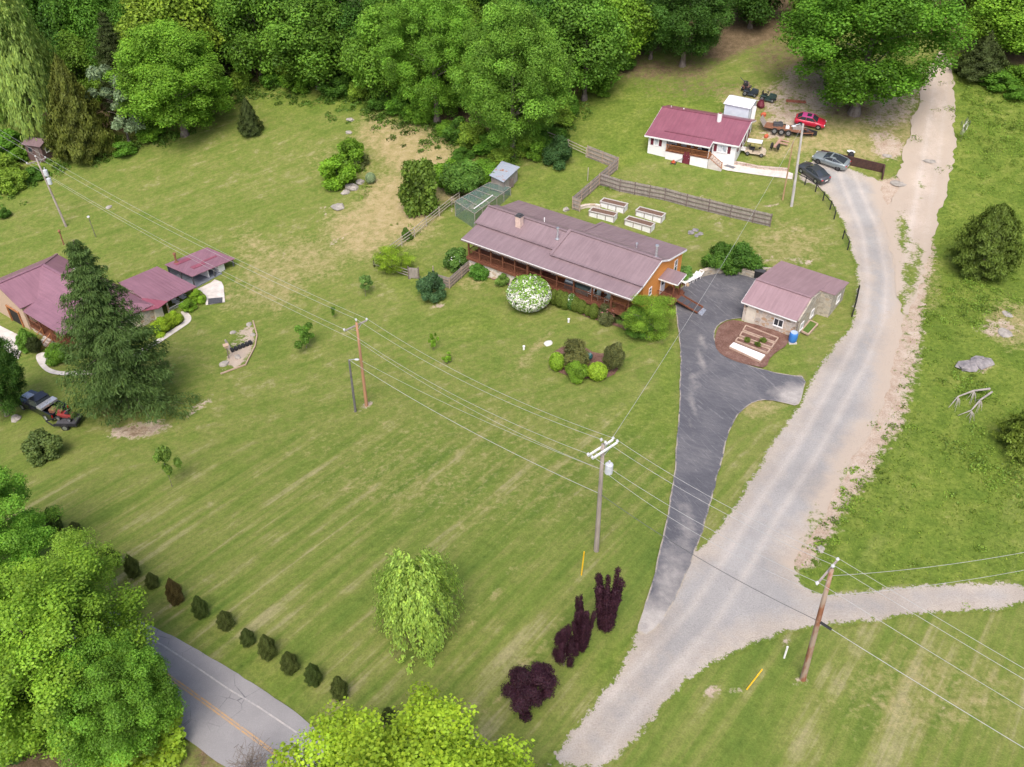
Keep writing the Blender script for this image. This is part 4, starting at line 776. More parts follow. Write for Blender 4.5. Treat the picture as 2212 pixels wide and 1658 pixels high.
def trunk_mesh(name,rg,Ht,R,r0,limbs=6,z0=.25,lean=0.):
    m=MB(); pts=[(0,0,-.4)]; x=y=0
    for k in range(1,7): x+=rg.normal(0,.02*Ht*.2)+lean*Ht/6; y+=rg.normal(0,.02*Ht*.2); pts.append((x,y,Ht*k/6))
    m.tube([(0,0,-.5),(0,0,.0),(0,0,.5)],[r0*1.9,r0*1.45,r0],8); m.tube(pts,[r0*(1-.85*k/6) for k in range(7)],8)
    for i in range(limbs):
        z=Ht*rg.uniform(z0,.75); a=rg.uniform(0,6.28); L=R*rg.uniform(.5,.9); p=Vector((x*z/Ht,y*z/Ht,z)); rr=r0*.45*(1-z/Ht)+.03
        q=[p+Vector((math.cos(a)*L*t,math.sin(a)*L*t,L*.7*t-.15*L*t*t)) for t in(0,.35,.7,1.)]; m.tube(q,[rr,rr*.7,rr*.4,rr*.15],5)
    me=bpy.data.meshes.new(name); me.from_pydata(m.v,[],m.f); me.materials.append(M_BARK); me.polygons.foreach_set('use_smooth',[True]*len(m.f)); return me
_TM={}
def tree_meshes(kind,var):
    key=(kind,var)
    if key in _TM: return _TM[key]
    rg=np.random.default_rng(abs(hash(kind))%1 + var*17+sum(map(ord,kind)))
    H_,R_=10.,4.
    if kind in('leafy','near','maple','sparse'):
        nb,br,nl,ls={'leafy':(60,.27,24000,.20),'near':(190,.135,105000,.090),'maple':(130,.165,80000,.11),'sparse':(60,.19,26000,.115)}[kind]
        if kind=='leafy' and var%3==0: br,nb=.26,60
        bl=crown_blobs(rg,1.6 if kind!='sparse' else 1.2,10.,4.,nb,br,['round','oval','top','round'][var%4] if kind=='leafy' else 'round')
        C,d,k=blobcloud(bl,nl,rg,.35,(.5,1.16)); bt=rg.normal(.48,.19,len(bl)); tint=bt[k]+.10*d[:,2]*0
        cm=leafmesh('crown',C,d+np.array([0,0,.5]),ls,1.1,.65,tint,seed=var); tm=trunk_mesh('trunk',rg,8.2,3.2,.26)
    elif kind=='cedar':
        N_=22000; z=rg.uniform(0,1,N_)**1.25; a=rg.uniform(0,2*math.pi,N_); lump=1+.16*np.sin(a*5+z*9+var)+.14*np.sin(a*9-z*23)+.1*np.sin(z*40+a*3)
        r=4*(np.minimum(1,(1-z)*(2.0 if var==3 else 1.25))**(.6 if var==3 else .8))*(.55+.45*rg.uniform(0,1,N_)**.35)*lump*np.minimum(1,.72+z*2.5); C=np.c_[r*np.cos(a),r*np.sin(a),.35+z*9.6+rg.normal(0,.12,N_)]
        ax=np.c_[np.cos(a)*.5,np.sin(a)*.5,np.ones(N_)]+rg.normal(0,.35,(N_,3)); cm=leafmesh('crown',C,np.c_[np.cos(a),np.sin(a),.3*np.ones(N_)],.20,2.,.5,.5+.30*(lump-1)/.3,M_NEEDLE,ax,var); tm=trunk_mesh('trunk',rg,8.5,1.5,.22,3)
    elif kind=='shrubcone':
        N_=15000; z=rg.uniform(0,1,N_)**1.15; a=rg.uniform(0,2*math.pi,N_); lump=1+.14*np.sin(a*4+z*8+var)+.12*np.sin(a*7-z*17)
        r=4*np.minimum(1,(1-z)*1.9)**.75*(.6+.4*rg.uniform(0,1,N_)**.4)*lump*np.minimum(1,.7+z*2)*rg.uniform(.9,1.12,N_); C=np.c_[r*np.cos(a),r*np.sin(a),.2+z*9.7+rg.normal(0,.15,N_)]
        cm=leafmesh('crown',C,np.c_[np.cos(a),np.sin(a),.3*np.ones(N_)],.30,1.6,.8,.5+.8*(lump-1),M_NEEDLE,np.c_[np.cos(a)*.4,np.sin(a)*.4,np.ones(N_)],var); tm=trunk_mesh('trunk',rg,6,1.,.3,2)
    elif kind=='spruce':
        Cs,As,Ns=[],[],[]; m=MB(); nbr=210
        for i in range(nbr):
            h=(i/nbr)**.92; z=.9+8.9*(np.floor(h*26)/26+rg.uniform(0,.012)); a=i*2.39996+rg.normal(0,.2); L=4.1*(1-h)**.78*(rg.uniform(.55,1.0) if rg.random()<.6 else rg.uniform(1.,1.28))+.12
            t=np.sort(rg.uniform(.12,1.,int(60+430*L/4)))
            droop=-.30*L*t**1.6+.10*L*t**4*1.3; x=np.cos(a)*L*t; y=np.sin(a)*L*t; zz=z+.12*L*t+droop
            sd=rg.normal(0,1,len(t))*(.10+.16*L/4*(1-t*.45)); hang=-np.abs(rg.normal(0,.10,len(t)))*(.5+L/5)
            Cs.append(np.c_[x-np.sin(a)*sd*1.6,y+np.cos(a)*sd*1.6,zz+hang]); o=np.ones(len(t)); As.append(np.c_[np.cos(a)*.5*o-np.sin(a)*sd*2,np.sin(a)*.5*o+np.cos(a)*sd*2,-.45*o-.1]); Ns.append(np.c_[np.cos(a)*.6*o,np.sin(a)*.6*o,.7*o])
            if i%2==0: m.tube([(0,0,z),(math.cos(a)*L*.5,math.sin(a)*L*.5,z-.05*L),(math.cos(a)*L*.9,math.sin(a)*L*.9,z-.14*L)],[.035,.025,.01],4)
        C=np.vstack(Cs); cm=leafmesh('crown',C,np.vstack(Ns),.125,1.9,.6,None,M_NEEDLE,np.vstack(As)+rg.normal(0,.3,C.shape),var,.20)
        m.tube([(0,0,-.4),(0,0,.6),(0,0,5),(0,0,9.7)],[.30,.22,.13,.02],8); tm=bpy.data.meshes.new('trunk'); tm.from_pydata(m.v,[],m.f); tm.materials.append(M_BARK)
    elif kind=='pine':
        bl=[(rg.normal(0,1.5),rg.normal(0,1.5),rg.uniform(2.5,9.6),rg.uniform(.5,.95)) for _ in range(26)]; C,d,k=blobcloud(bl,9000,rg,.8); C[:,2]=np.where(d[:,2]<-.2,C[:,2]+.3,C[:,2])
        cm=leafmesh('crown',C,d,.22,2.2,.6,rg.normal(.5,.12,26)[k],M_NEEDLE,d+rg.normal(0,.4,d.shape),var); tm=trunk_mesh('trunk',rg,9.2,2.6,.2,12)
    elif kind=='willow':
        Cs,As=[],[]; m=trunk_mesh('trunk',rg,5.5,2.6,.2,8)
        for i in range(420):
            a=rg.uniform(0,6.283); q=rg.uniform(0,1)**.6; r0=q*(2.9+.7*math.sin(a*3)); z0=9.8-4.2*(q**2)-rg.uniform(0,4.6)+.8*math.sin(a*2+1); L=rg.uniform(1.1,3.0); t=np.clip(np.linspace(0,1,46)+rg.normal(0,.01,46),0,1)
            rr=r0+.9*np.sin(np.clip(t,0,1)*1.6)*(.4+q*.6); zz=z0+.5*np.sin(t*3)*(t<.5)-L*t**1.35; Cs.append(np.c_[np.cos(a)*rr+.10*np.sin(t*7+i),np.sin(a)*rr+.10*np.cos(t*6+i),np.maximum(zz,.35)]+rg.normal(0,.13,(46,3))); As.append(np.tile([math.cos(a)*.35,math.sin(a)*.35,-1.],(46,1)))
        C=np.vstack(Cs); cm=leafmesh('crown',C,C*np.array([1,1,0])+np.array([0,0,1.]),.15,2.2,.9,np.repeat(rg.normal(.5,.15,420),46),None,np.vstack(As)+rg.normal(0,.35,C.shape),var); tm=m
    elif kind=='upright':
        bl=[]
        for i in range(13):
            a=rg.uniform(0,6.28); q=rg.uniform(.2,1); top=rg.uniform(5.5,9.6)
            for s in range(13): t=s/12; bl.append((math.cos(a)*q*3.0*(.35+.65*t),math.sin(a)*q*3.0*(.35+.65*t),.9+t*(top-.9),rg.uniform(.6,.9)*(1-.35*t)))
        C,d,k=blobcloud(bl,26000,rg,.3,(.35,1.25)); cm=leafmesh('crown',C,d+np.array([0,0,.4]),.19,1.2,.6,rg.normal(.5,.15,len(bl))[k],seed=var); tm=trunk_mesh('trunk',rg,6,2,.15,5)
    elif kind=='purplebush':
        bl=[]
        for i in range(34): a=rg.uniform(0,6.28); q=rg.uniform(0,1)**.5; bl.append((math.cos(a)*q*3.2,math.sin(a)*q*3.2,rg.uniform(1.5,8.5)*(1-.35*q),rg.uniform(.75,1.25)))
        C,d,k=blobcloud(bl,26000,rg,.3,(.4,1.2)); cm=leafmesh('crown',C,d+np.array([0,0,.4]),.19,1.2,.6,rg.normal(.5,.15,len(bl))[k],seed=var); tm=trunk_mesh('trunk',rg,6,2,.15,5)
    elif kind in('bush','densebush'):
        nb=26; bl=[]
        for i in range(nb):
            a=rg.uniform(0,6.28); q=rg.uniform(0,1)**.5; z=rg.uniform(1.2,7.6)*(1-.45*q*q); bl.append((math.cos(a)*q*2.9,math.sin(a)*q*2.9,z,rg.uniform(1.0,1.5)))
        C,d,k=blobcloud(bl,7500 if kind=='bush' else 12000,rg,.35,(.7,1.15)); C[:,2]=np.maximum(C[:,2],.1); cm=leafmesh('crown',C,d+np.array([0,0,.5]),.42 if kind=='bush' else .32,1.2,.7,rg.normal(.5,.16,nb)[k],seed=var); tm=trunk_mesh('stem',rg,5,2.4,.15,7,.1)
    elif kind=='hedgeball':
        N_=6000; d=rg.normal(0,1,(N_,3)); d/=np.linalg.norm(d,axis=1)[:,None]; r=rg.uniform(.86,1.04,N_)*(1+.05*np.sin(d[:,0]*9+var)*np.sin(d[:,2]*11)); C=np.c_[d[:,0]*4*r,d[:,1]*4*r,5+d[:,2]*5*r]
        cm=leafmesh('crown',C,d+0,.42,1.3,.5,.5+.12*np.sin(d[:,0]*14)*np.sin(d[:,2]*12),M_NEEDLE,np.c_[d[:,0]*.3,d[:,1]*.3,np.ones(N_)],var); tm=trunk_mesh('stem',rg,5,1,.2,2)
    elif kind=='bare':
        tm=trunk_mesh('trunk',rg,9.5,4,.12,30,.12); m=MB()
        for i in range(260):
            a=rg.uniform(0,6.28); z=rg.uniform(2,9.5); r=rg.uniform(0,2.4); p=Vector((math.cos(a)*r,math.sin(a)*r,z)); q=p+Vector((rg.normal(0,.6),rg.normal(0,.6),rg.uniform(.1,.9))); m.bar(p,q,.035)
        cm=bpy.data.meshes.new('crown'); cm.from_pydata(m.v,[],m.f); cm.materials.append(M_BARK)
    elif kind=='sapling':
        bl=[(rg.normal(0,1.3),rg.normal(0,1.3),rg.uniform(3.5,9),rg.uniform(.8,1.3)) for _ in range(12)]; C,d,k=blobcloud(bl,3500,rg,.3); cm=leafmesh('crown',C,d,.42,1.2,.8,rg.normal(.5,.15,12)[k],seed=var); tm=trunk_mesh('trunk',rg,8,1.8,.10,4)
    co=np.empty(len(cm.vertices)*3,np.float32); cm.vertices.foreach_get('co',co); co=co.reshape(-1,3)
    if kind not in('bare',):
        r95=np.percentile(np.hypot(co[:,0],co[:,1]),96); zt=np.percentile(co[:,2],99.7); f=np.array([4/r95,4/r95,10/zt]); co*=f; cm.vertices.foreach_set('co',co.ravel()); cm.update()
        if tm.vertices:
            tc=np.empty(len(tm.vertices)*3,np.float32); tm.vertices.foreach_get('co',tc); tc=tc.reshape(-1,3); tc[:,2]*=min(f[2],1.1); tm.vertices.foreach_set('co',tc.ravel()); tm.update()
    _TM[key]=(tm,cm); return _TM[key]
GREEN={'mid':(.085,.165,.028),'bright':(.125,.225,.030),'yel':(.21,.27,.030),'deep':(.045,.100,.022),'blue':(.075,.14,.055),'spruce':(.050,.078,.034),'cedar':(.065,.085,.022),'cedard':(.034,.046,.018),'pineb':(.13,.175,.125),'willow':(.20,.285,.075),'purple':(.036,.014,.030),'olive':(.085,.115,.030),'grey':(.16,.21,.15),'fresh':(.15,.26,.05),'dusk':(.03,.06,.02)}
def plant(name,kind,var,base,h,r,col,label=None,cat='tree',group=None,rz=None,stemname=None,lean=None):
    b=Vector(base); c=GREEN[col] if isinstance(col,str) else col; k=random.uniform(.92,1.08); c=(c[0]*k,c[1]*k*(1.06 if c[1]>c[0] else 1),c[2]*k*.8,1)
    e=empty(name,tuple(b),random.uniform(0,6.28) if rz is None else rz,label,cat,group); e.scale=(r/4,r/4,h/10)
    if lean: e.rotation_euler=(lean[0],lean[1],e.rotation_euler.z)
    tm,cm=tree_meshes(kind,var)
    for nm,me in(('trunk' if cat=='tree' else 'stem',tm),('crown' if cat=='tree' else 'foliage',cm)):
        o=bpy.data.objects.new(nm,me); COL.objects.link(o); o.parent=e; o.color=c
    return e
def plant_px(name,kind,var,bx,by,ty,w,col,label,cat='tree',group=None,fit=None,**k):
    b=P(bx,by); s=mpp(b)
    if fit or (fit is None and cat!='tree'):   # by is the near lower edge of the crown: solve height and true base from the seen outline
        th=PITCH+math.atan((by-CY)/FPX); r=w*s/2; T_=(by-ty)*s/2; A_=T_*T_-(r*math.sin(th))**2; h=2*math.sqrt(max(A_,(.78*r*math.cos(th))**2))/math.cos(th)
        by2=(by+ty)/2+(h/2*math.cos(th))/s; b=P(bx,min(by2,by)); return plant(name,kind,var,b,h,r,col,label,cat,group,**k)
    return plant(name,kind,var,b,tall(b,ty),w*s/2,col,label,cat,group,**k)
# ---- trees that stand out along the wood's edge and in the open (base x,y, top y, crown width, photo pixels)
T=plant_px
T('broadleaf_tree','maple',0,400,292,52,225,(.115,.215,.030),'round bright green maple at the lawn edge, crown touching the ground')
T('feathery_tree','willow',1,95,300,-30,150,(.16,.225,.07),'pale feathery green tree rising behind the dark cedars, far left')
T('cedar_tree','cedar',0,188,338,122,126,(.062,.072,.018),'broad olive brown cedar beside the small brown hut')
T('pine_tree','pine',0,280,312,140,125,'pineb','blue green pine with open bare limbs beside the cedar')
T('spruce_tree','spruce',3,285,270,30,110,'cedard','dark spruce behind the blue green pine')
T('broadleaf_tree','leafy',1,395,215,-60,190,(.14,.205,.032),'yellow tinted tree directly behind the round maple')
T('broadleaf_tree','leafy',2,567,168,-90,165,'mid','tree with a long pale bare trunk at the lawn corner')
T('broadleaf_tree','leafy',3,690,190,-10,190,'mid','dense tree overhanging the top of the lawn')
T('dead_tree','bare',0,795,150,-40,120,(.2,.2,.2),'brown tree with bare dead twigs among the green crowns')
T('broadleaf_tree','leafy',0,835,225,10,165,(.10,.19,.03),'mid-height tree right of the bare twiggy tree')
T('broadleaf_tree','near',1,945,265,-25,205,(.105,.205,.032),'bright full crowned tree left of the tall pale one')
T('broadleaf_tree','near',2,1108,338,15,225,(.115,.215,.038),'tall pale green tree with a full crown above the wire fence')
T('broadleaf_tree','leafy',2,1262,215,-30,170,(.10,.20,.035),'light green tree at the corner of the wood beside the cottage lawn')
T('broadleaf_tree','leafy',1,1330,150,-90,150,'bright','bright leafy tree above the dark gap in the wood')
T('broadleaf_tree','leafy',3,1405,127,-70,120,'deep','tree with a short thick grey trunk, left of two such trees')
T('broadleaf_tree','maple',1,1474,142,-110,185,'deep','dark leafed tree with a flared pale trunk above the white shed')
T('broadleaf_tree','leafy',0,1620,60,-130,150,'deep','leafy tree shading the brown clearing at the top')
T('broadleaf_tree','leafy',2,1748,72,-190,110,'mid','tree half hidden behind the great maple')
T('great_maple','maple',2,1845,245,-95,325,(.075,.165,.022),'huge round maple with flared trunk between cars and track')
T('cedar_tree','cedar',1,2112,168,70,105,'cedard','dark brown cedar at the top of the tan track')
T('broadleaf_tree','leafy',1,2150,140,-30,170,'bright','bright tree right of the track, behind the dark cedar')
T('broadleaf_tree','leafy',3,2250,130,-60,150,'deep','deep green tree in the top right corner')
T('young_spruce','cedar',2,543,292,215,50,'cedard','small lone dark spruce on the upper lawn',fit=1)
T('cedar_tree','cedar',3,2116,594,444,132,(.062,.088,.020),'lone round topped cedar in the right hand pasture',fit=1)
T('cedar_tree','cedar',1,2225,990,858,140,(.085,.115,.022),'sprawling cedar cut by the right edge of the photo',fit=1)
T('great_spruce','spruce',0,282,880,527,218,(.058,.096,.034),'tall wide dark spruce in front of the left house')
T('broadleaf_tree','maple',3,16,898,705,128,'deep','dark round tree left of the black pickup')
T('willow_tree','willow',0,905,1400,1185,190,'willow','pale green weeping willow on the lower lawn',fit=1)
T('purple_tree','purplebush',0,1148,1545,1437,118,'purple','round dark purple shrub tree nearest the gravel road bottom',fit=1)
T('purple_tree','purplebush',2,1218,1445,1372,52,'purple','short leaning dark purple shrub tree with a trailing low branch',lean=(0,.18),fit=1)
T('purple_tree','upright',1,1256,1408,1310,50,'purple','dark purple shrub tree with two upright spires, middle of the row',fit=1)
T('purple_tree','upright',2,1308,1364,1252,58,'purple','tall narrow dark purple shrub tree, farthest up the lawn',fit=1)
b=P(862,1795,10.); b.z=H(b.x,b.y); plant('yellow_green_maple','near',3,b,12.6,7.3,(.20,.285,.030),'bright yellow green maple top at the bottom edge','tree')
b=P(62,1405,7.); b.z=H(b.x,b.y); plant('roadside_tree','near',0,b,12.5,6.1,(.14,.235,.032),'big light green tree beside the road, lower left','tree')
b=P(240,1510,5.); b.z=H(b.x,b.y); plant('roadside_tree','near',2,b,9.0,3.6,(.10,.20,.030),'green tree drooping over the left road edge','tree')
b=P(-50,1125,7.); b.z=H(b.x,b.y); plant('roadside_tree','near',1,b,11.,4.6,(.125,.25,.04),'fresh green tree top behind the big roadside tree','tree')
b=P(165,1205,5.); b.z=H(b.x,b.y); plant('roadside_tree','sparse',0,b,7.2,2.7,(.13,.21,.035),'thin branched tree reaching over the little spruces','tree')
b=P(290,1610,1.); b.z=H(b.x,b.y); plant('verge_bush','densebush',1,b,3.0,2.8,(.17,.25,.03),'yellow green bush at the road bank, bottom left','bush')
b=P(60,1540,1.); b.z=H(b.x,b.y); plant('verge_bush','densebush',0,b,2.6,3.2,'dusk','dark bush under the big roadside tree','bush')
# ---- the wood behind
wpoly=[P(*p) for p in wood[:-2]]+[Vector((260,330,0)),Vector((-260,330,0))]
cand=[]; yy=100.
rgw=random.Random(5)
while yy<225:
    sp=6.2+max(0,(yy-150))*.03; xx=-150.
    while xx<150:
        cand.append((xx+rgw.uniform(-2.4,2.4),yy+rgw.uniform(-2.4,2.4))); xx+=sp
    yy+=sp
CA=np.array(cand); ins=inpoly(CA[:,0],CA[:,1],wpoly); dd,_=pseg(CA,wpoly); nW=0
shown=[P(x,y) for x,y in((400,292),(200,338),(303,300),(567,168),(690,190),(835,225),(945,265),(1108,338),(1262,215),(1405,127),(1474,142),(1845,245),(285,270),(395,215),(95,300))]
for (x,y),i_,d_ in zip(cand,ins,dd):
    if not i_ or d_<3.5: continue
    z=H(x,y); px_,py_,_=proj(x,y,z)
    if 1500<px_<1765 and py_>-30: continue
    if 1330<px_<1560 and py_>60: continue
    if 1990<px_<2060 and py_>20: continue
    h=rgw.uniform(13,20)+ (0 if d_>9 else -3.5); tp=proj(x,y,z+h)
    if tp[0]<-130 or tp[0]>2330 or py_<-230: continue
    if min((Vector((x,y))-s.xy).length for s in shown)<3.6: continue
    q=rgw.random(); k='leafy'; nW+=1; reg='left of the round maple' if px_<400 else 'left of the twiggy tree' if px_<800 else 'behind the tall pale tree' if px_<1200 else 'above the cottage' if px_<1700 else 'right of the great maple'
    if q<.12: plant('spruce_tree' ,'spruce',3,(x,y,z),h*.95,rgw.uniform(2.6,3.6),'cedard','dark spruce among the leafy trees of the far wood, '+reg,'tree','spruces in the far wood')
    elif q<.46: plant('broadleaf_tree',k,rgw.randrange(6),(x,y,z),h,rgw.uniform(3.6,5.4),(.042,.100,.020),'deep green leafy tree packed in the far wood, '+reg,'tree','deep green trees of the far wood')
    elif q<.80: plant('broadleaf_tree',k,rgw.randrange(6),(x,y,z),h,rgw.uniform(3.6,5.4),(.068,.150,.024),'mid green leafy tree packed in the far wood, '+reg,'tree','mid green trees of the far wood')
    else: plant('broadleaf_tree',k,rgw.randrange(6),(x,y,z),h,rgw.uniform(3.6,5.),(.105,.185,.03),'light green leafy tree packed in the far wood, '+reg,'tree','light green trees of the far wood')
print('wood trees',nW)
# ---- bushes along the wood's foot
eb=[(20,330,60),(15,250,70),(80,385,40),(30,410,50),(150,250,60),(60,210,70),(110,180,70),(240,325,40),(270,335,40),(330,300,50),(480,205,45),(520,190,40),(590,185,50),(640,195,60),(730,205,60),(775,215,50),(870,245,55),(905,262,60),(985,300,60),(1020,315,60),(1060,330,60),(1150,338,60),(1180,310,60),(1205,270,60),(1225,245,50),(1290,205,50),(1345,150,50),(2085,150,40),(2150,190,60),(2200,180,60),(1000,345,40),(1080,352,40),(2190,215,45),(965,290,45),(750,185,55),(620,170,50),(40,160,70),(10,120,80),(10,470,25),(5,380,60),(170,300,50),(45,350,40),(820,235,50),(1120,330,70),(680,180,60),(930,240,60)]
for i,(x,y,w) in enumerate(eb):
    b=P(x,y); s=mpp(b); plant('wild_bush','bush',i%4,b,w*s*random.uniform(.6,.9),w*s*random.uniform(.5,.65),[(.075,.16,.025),(.11,.21,.03),(.06,.13,.025),(.15,.23,.04)][i%4],['mid green','bright green','dark green','yellow green'][i%4]+' wild bush at the wood foot, '+('far left by the brown hut' if x<300 else 'between the maple and the twiggy tree' if x<760 else 'above the dry slope' if x<1010 else 'under the tall pale tree' if x<1190 else 'by the cottage lawn corner' if x<1500 else 'right of the tan track'),'bush','bushes along the foot of the wood')
# ---- garden shrubs, one by one
S=lambda *a,**k: plant_px(*a,cat='bush',**k)
def sh(name,kind,var,q,topy,w,col,label,group=None,**k): return plant_px(name,kind,var,q[0],q[1],topy,w,col,label,'bush',group,**k)
sh('rough_bush','bush',0,Z5(150,850),Z5(0,600)[1],78,(.13,.24,.028),'bright green bush on the left of the dry slope')
sh('rough_bush','bush',1,Z5(265,700),Z5(0,470)[1],62,(.12,.22,.03),'upright bright bush by the upper rock outcrop')
sh('rough_bush','bush',2,Z5(310,700),Z5(0,570)[1],44,(.09,.11,.05),'dull brownish bush beside the bright slope bushes')
sh('agave_like_shrub','hedgeball',0,Z5(405,820),Z5(0,735)[1],22,'grey','small blue grey round shrub on the dry slope')
sh('tall_shrub','bush',3,Z5(800,1050),Z5(0,640)[1],84,(.095,.15,.032),'tall fan shaped green shrub beside the rail fence')
sh('vine_bush','bush',3,Z5(1010,870),Z5(0,650)[1],60,(.12,.23,.03),'bright bush behind the netted run, left')
sh('vine_bush','densebush',2,Z5(1130,890),Z5(0,680)[1],90,(.085,.165,.04),'wide bush spilling over the netted run')
sh('vine_bush','bush',1,Z5(1290,800),Z5(0,640)[1],60,(.105,.21,.03),'bush against the chicken coop roof')
sh('dark_bush','densebush',3,Z5(1885,675),Z5(0,450)[1],62,(.04,.085,.035),'dark green rounded bush by the upper wire fence')
sh('fruit_tree','sparse',1,Z5(580,1540),Z5(0,1310)[1],80,(.16,.235,.03),'low yellow green fruit tree by the rail fence corner')
sh('fence_shrub','bush',2,Z5(695,1265),Z5(0,1165)[1],24,(.07,.13,.03),'small shrub poking through the rail fence')
wf=sh('flowering_shrub','bush',0,Z5(1085,1500),Z5(0,1325)[1],55,(.075,.14,.04),'white flecked shrub against the picket fence end')
def blooms(root,n,size,mat,r=4.1,zc=4.4,zr=4.6,name='blossom',seed=1,up=.3,k_=1.03):
    rg=np.random.default_rng(seed); d=rg.normal(0,1,(n,3)); d[:,2]+=up; d/=np.linalg.norm(d,axis=1)[:,None]; C=np.c_[d[:,0]*r,d[:,1]*r,np.maximum(zc+d[:,2]*zr,.2)]*rg.uniform(.93,k_,(n,1))
    me=leafmesh(name,C,d*1.,size,1.,.35,mat=mat,seed=seed); o=bpy.data.objects.new(name,me); COL.objects.link(o); o.parent=root; return o
blooms(wf,130,.35,M_BLOOM,3.2)
hy=sh('hydrangea_bush','hedgeball',1,Z1(705,1185),Z1(0,930)[1],92,(.13,.22,.05),'big round bush covered in white blossom below the porch'); blooms(hy,5600,.34,M_BLOOM,4.1,4.7,4.9)
hs=sh('white_rose_bush','hedgeball',2,Z1(1040,1190),Z1(0,1060)[1],24,(.07,.13,.04),'small white flowered bush between the clipped shrubs'); blooms(hs,120,.75,M_BLOOM,3.8,6,4)
for i,(x,y,t,w) in enumerate([(850,1120,1030,19),(903,1150,1030,20),(948,1170,1035,24),(990,1185,1050,22),(1072,1205,1085,22),(1120,1222,1110,22),(1170,1240,1150,16),(1215,1262,1140,22)]):
    lab=['first','second','third','fourth','fifth','sixth','seventh','last'][i]
    sh('clipped_shrub','hedgeball',i%4,Z1(x,y),Z1(0,t)[1],w,(.085,.115,.028),lab+' clipped olive shrub in the porch row, counted from the white bush','clipped shrubs below the porch')
rh=sh('rhododendron','densebush',0,Z1(1325,1290),Z1(0,1130)[1],50,(.075,.085,.045),'dull rhododendron with pink blooms at the porch corner'); blooms(rh,70,.5,M_PINKB,3.7,5,4)
sh('bed_plants','bush',1,Z1(310,930),Z1(0,850)[1],42,(.065,.15,.03),'low green leafy plants below the stone foundation'); sh('bed_plants','bush',2,Z1(490,985),Z1(0,935)[1],34,(.11,.18,.05),'pale low plants beside the white blossom bush')
plant_px('ornamental_tree','sparse',2,Z1(1650,1440)[0],Z1(0,1440)[1],Z1(0,1055)[1],112,(.135,.22,.035),'spreading light green tree at the porch end by the drive',fit=1)
plant_px('ornamental_tree','sparse',3,Z1(1560,1400)[0],Z1(0,1400)[1],Z1(0,1180)[1],80,(.075,.155,.030),'lower darker green crown beside the porch end tree',fit=1)
sh('island_shrub','densebush',1,Z12(1565,420),Z12(0,240)[1],62,(.095,.10,.045),'tall brownish shrub in the round mulch island, left'); sh('island_shrub','densebush',2,Z12(1800,440),Z12(0,265)[1],46,(.095,.105,.05),'brownish shrub in the round mulch island, right')
sh('island_azalea','hedgeball',3,Z12(1455,440),Z12(0,325)[1],33,(.15,.24,.03),'bright low shrub at the island left edge'); sh('island_azalea','densebush',3,Z12(1585,485),Z12(0,385)[1],54,(.125,.215,.03),'bright low shrub at the front of the mulch island'); sh('island_azalea','hedgeball',0,Z12(1705,500),Z12(0,385)[1],43,(.175,.26,.03),'yellow green dome shrub at the island front right')
for i,(q,t,w,c,l) in enumerate([(Z3(225,990),Z3(0,815)[1],42,(.085,.165,.03),'cone shrub left of the left house steps'),(Z3(450,1090),Z3(0,930)[1],48,(.10,.19,.03),'round bright shrub beside the curved walk'),(Z3(1310,800),Z3(0,700)[1],38,(.19,.27,.03),'yellow green shrub at the sunroom corner'),(Z3(1225,850),Z3(0,755)[1],44,(.19,.27,.03),'yellow green shrub nearest the big spruce'),(Z3(1500,620),Z3(0,545)[1],34,(.15,.25,.03),'shrub by the sunroom nearest the carport'),(Z3(1425,690),Z3(0,600)[1],34,(.13,.23,.03),'shrub in the sunroom border, middle'),(Z3(280,1010),Z3(0,880)[1],30,'cedard','dark low shrub at the left house steps')]):
    sh('border_shrub','densebush' if i else 'shrubcone',i%4,q,t,w,c,l)
plant_px('garden_tree','densebush',1,932,652,588,58,(.05,.10,.055),'dark blue green round tree in a mulch ring on the lawn',fit=1)
sh('lawn_shrub','bush',3,(102,990),935,78,(.085,.12,.045),'low wide olive bush below the black pickup')
T('sapling','sapling',0,662,752,702,58,(.10,.19,.04),'small spreading sapling uphill of the leaning pole'); T('sapling','sapling',1,790,640,597,40,(.12,.20,.07),'pale sapling on the lawn below the fruit tree'); T('sapling','sapling',2,937,758,722,26,'bright','tiny bright sapling in the middle lawn, upper'); T('sapling','sapling',3,967,786,765,24,'bright','tiny bright sapling in the middle lawn, lower'); T('sapling','sapling',1,372,1052,968,55,(.12,.19,.05),'thin young tree alone on the left lawn'); T('sapling','sapling',0,722,688,662,16,'mid','wispy sapling under the wires')
dv=sh('driveway_shrub','densebush',1,Z4(640,235),Z4(0,60)[1],75,(.06,.125,.025),'dense green shrub above the stone wall, left half'); sh('driveway_shrub','densebush',3,Z4(810,240),Z4(0,80)[1],78,(.055,.12,.025),'dense green shrub above the stone wall, right half')
sh('entry_shrub','bush',0,Z4(350,320),Z4(0,215)[1],40,(.10,.19,.06),'pale leafed shrub beside the orange gable'); sh('weedy_shrub','bush',2,Z4(995,235),Z4(0,195)[1],13,'bright','little bright shrub at the back of the garage')
ws_=sh('blossom_shrub','sapling',2,Z10(955,840),Z10(0,710)[1],18,(.20,.24,.16),'slender white flowered bush at the pasture fence'); blooms(ws_,60,1.1,M_BLOOM,2.2,6.5,2.8)
row=[(305,385,258,78,0),(615,572,470,80,0),(727,632,510,72,0),(828,692,605,66,0),(955,775,640,80,1),(1090,850,732,78,0),(1222,915,808,84,0),(1340,1002,905,74,0),(1450,1072,940,92,0),(1567,1150,1030,92,0),(1695,1215,1095,84,0),(1836,1290,1165,86,0),(410,400,330,60,0)]
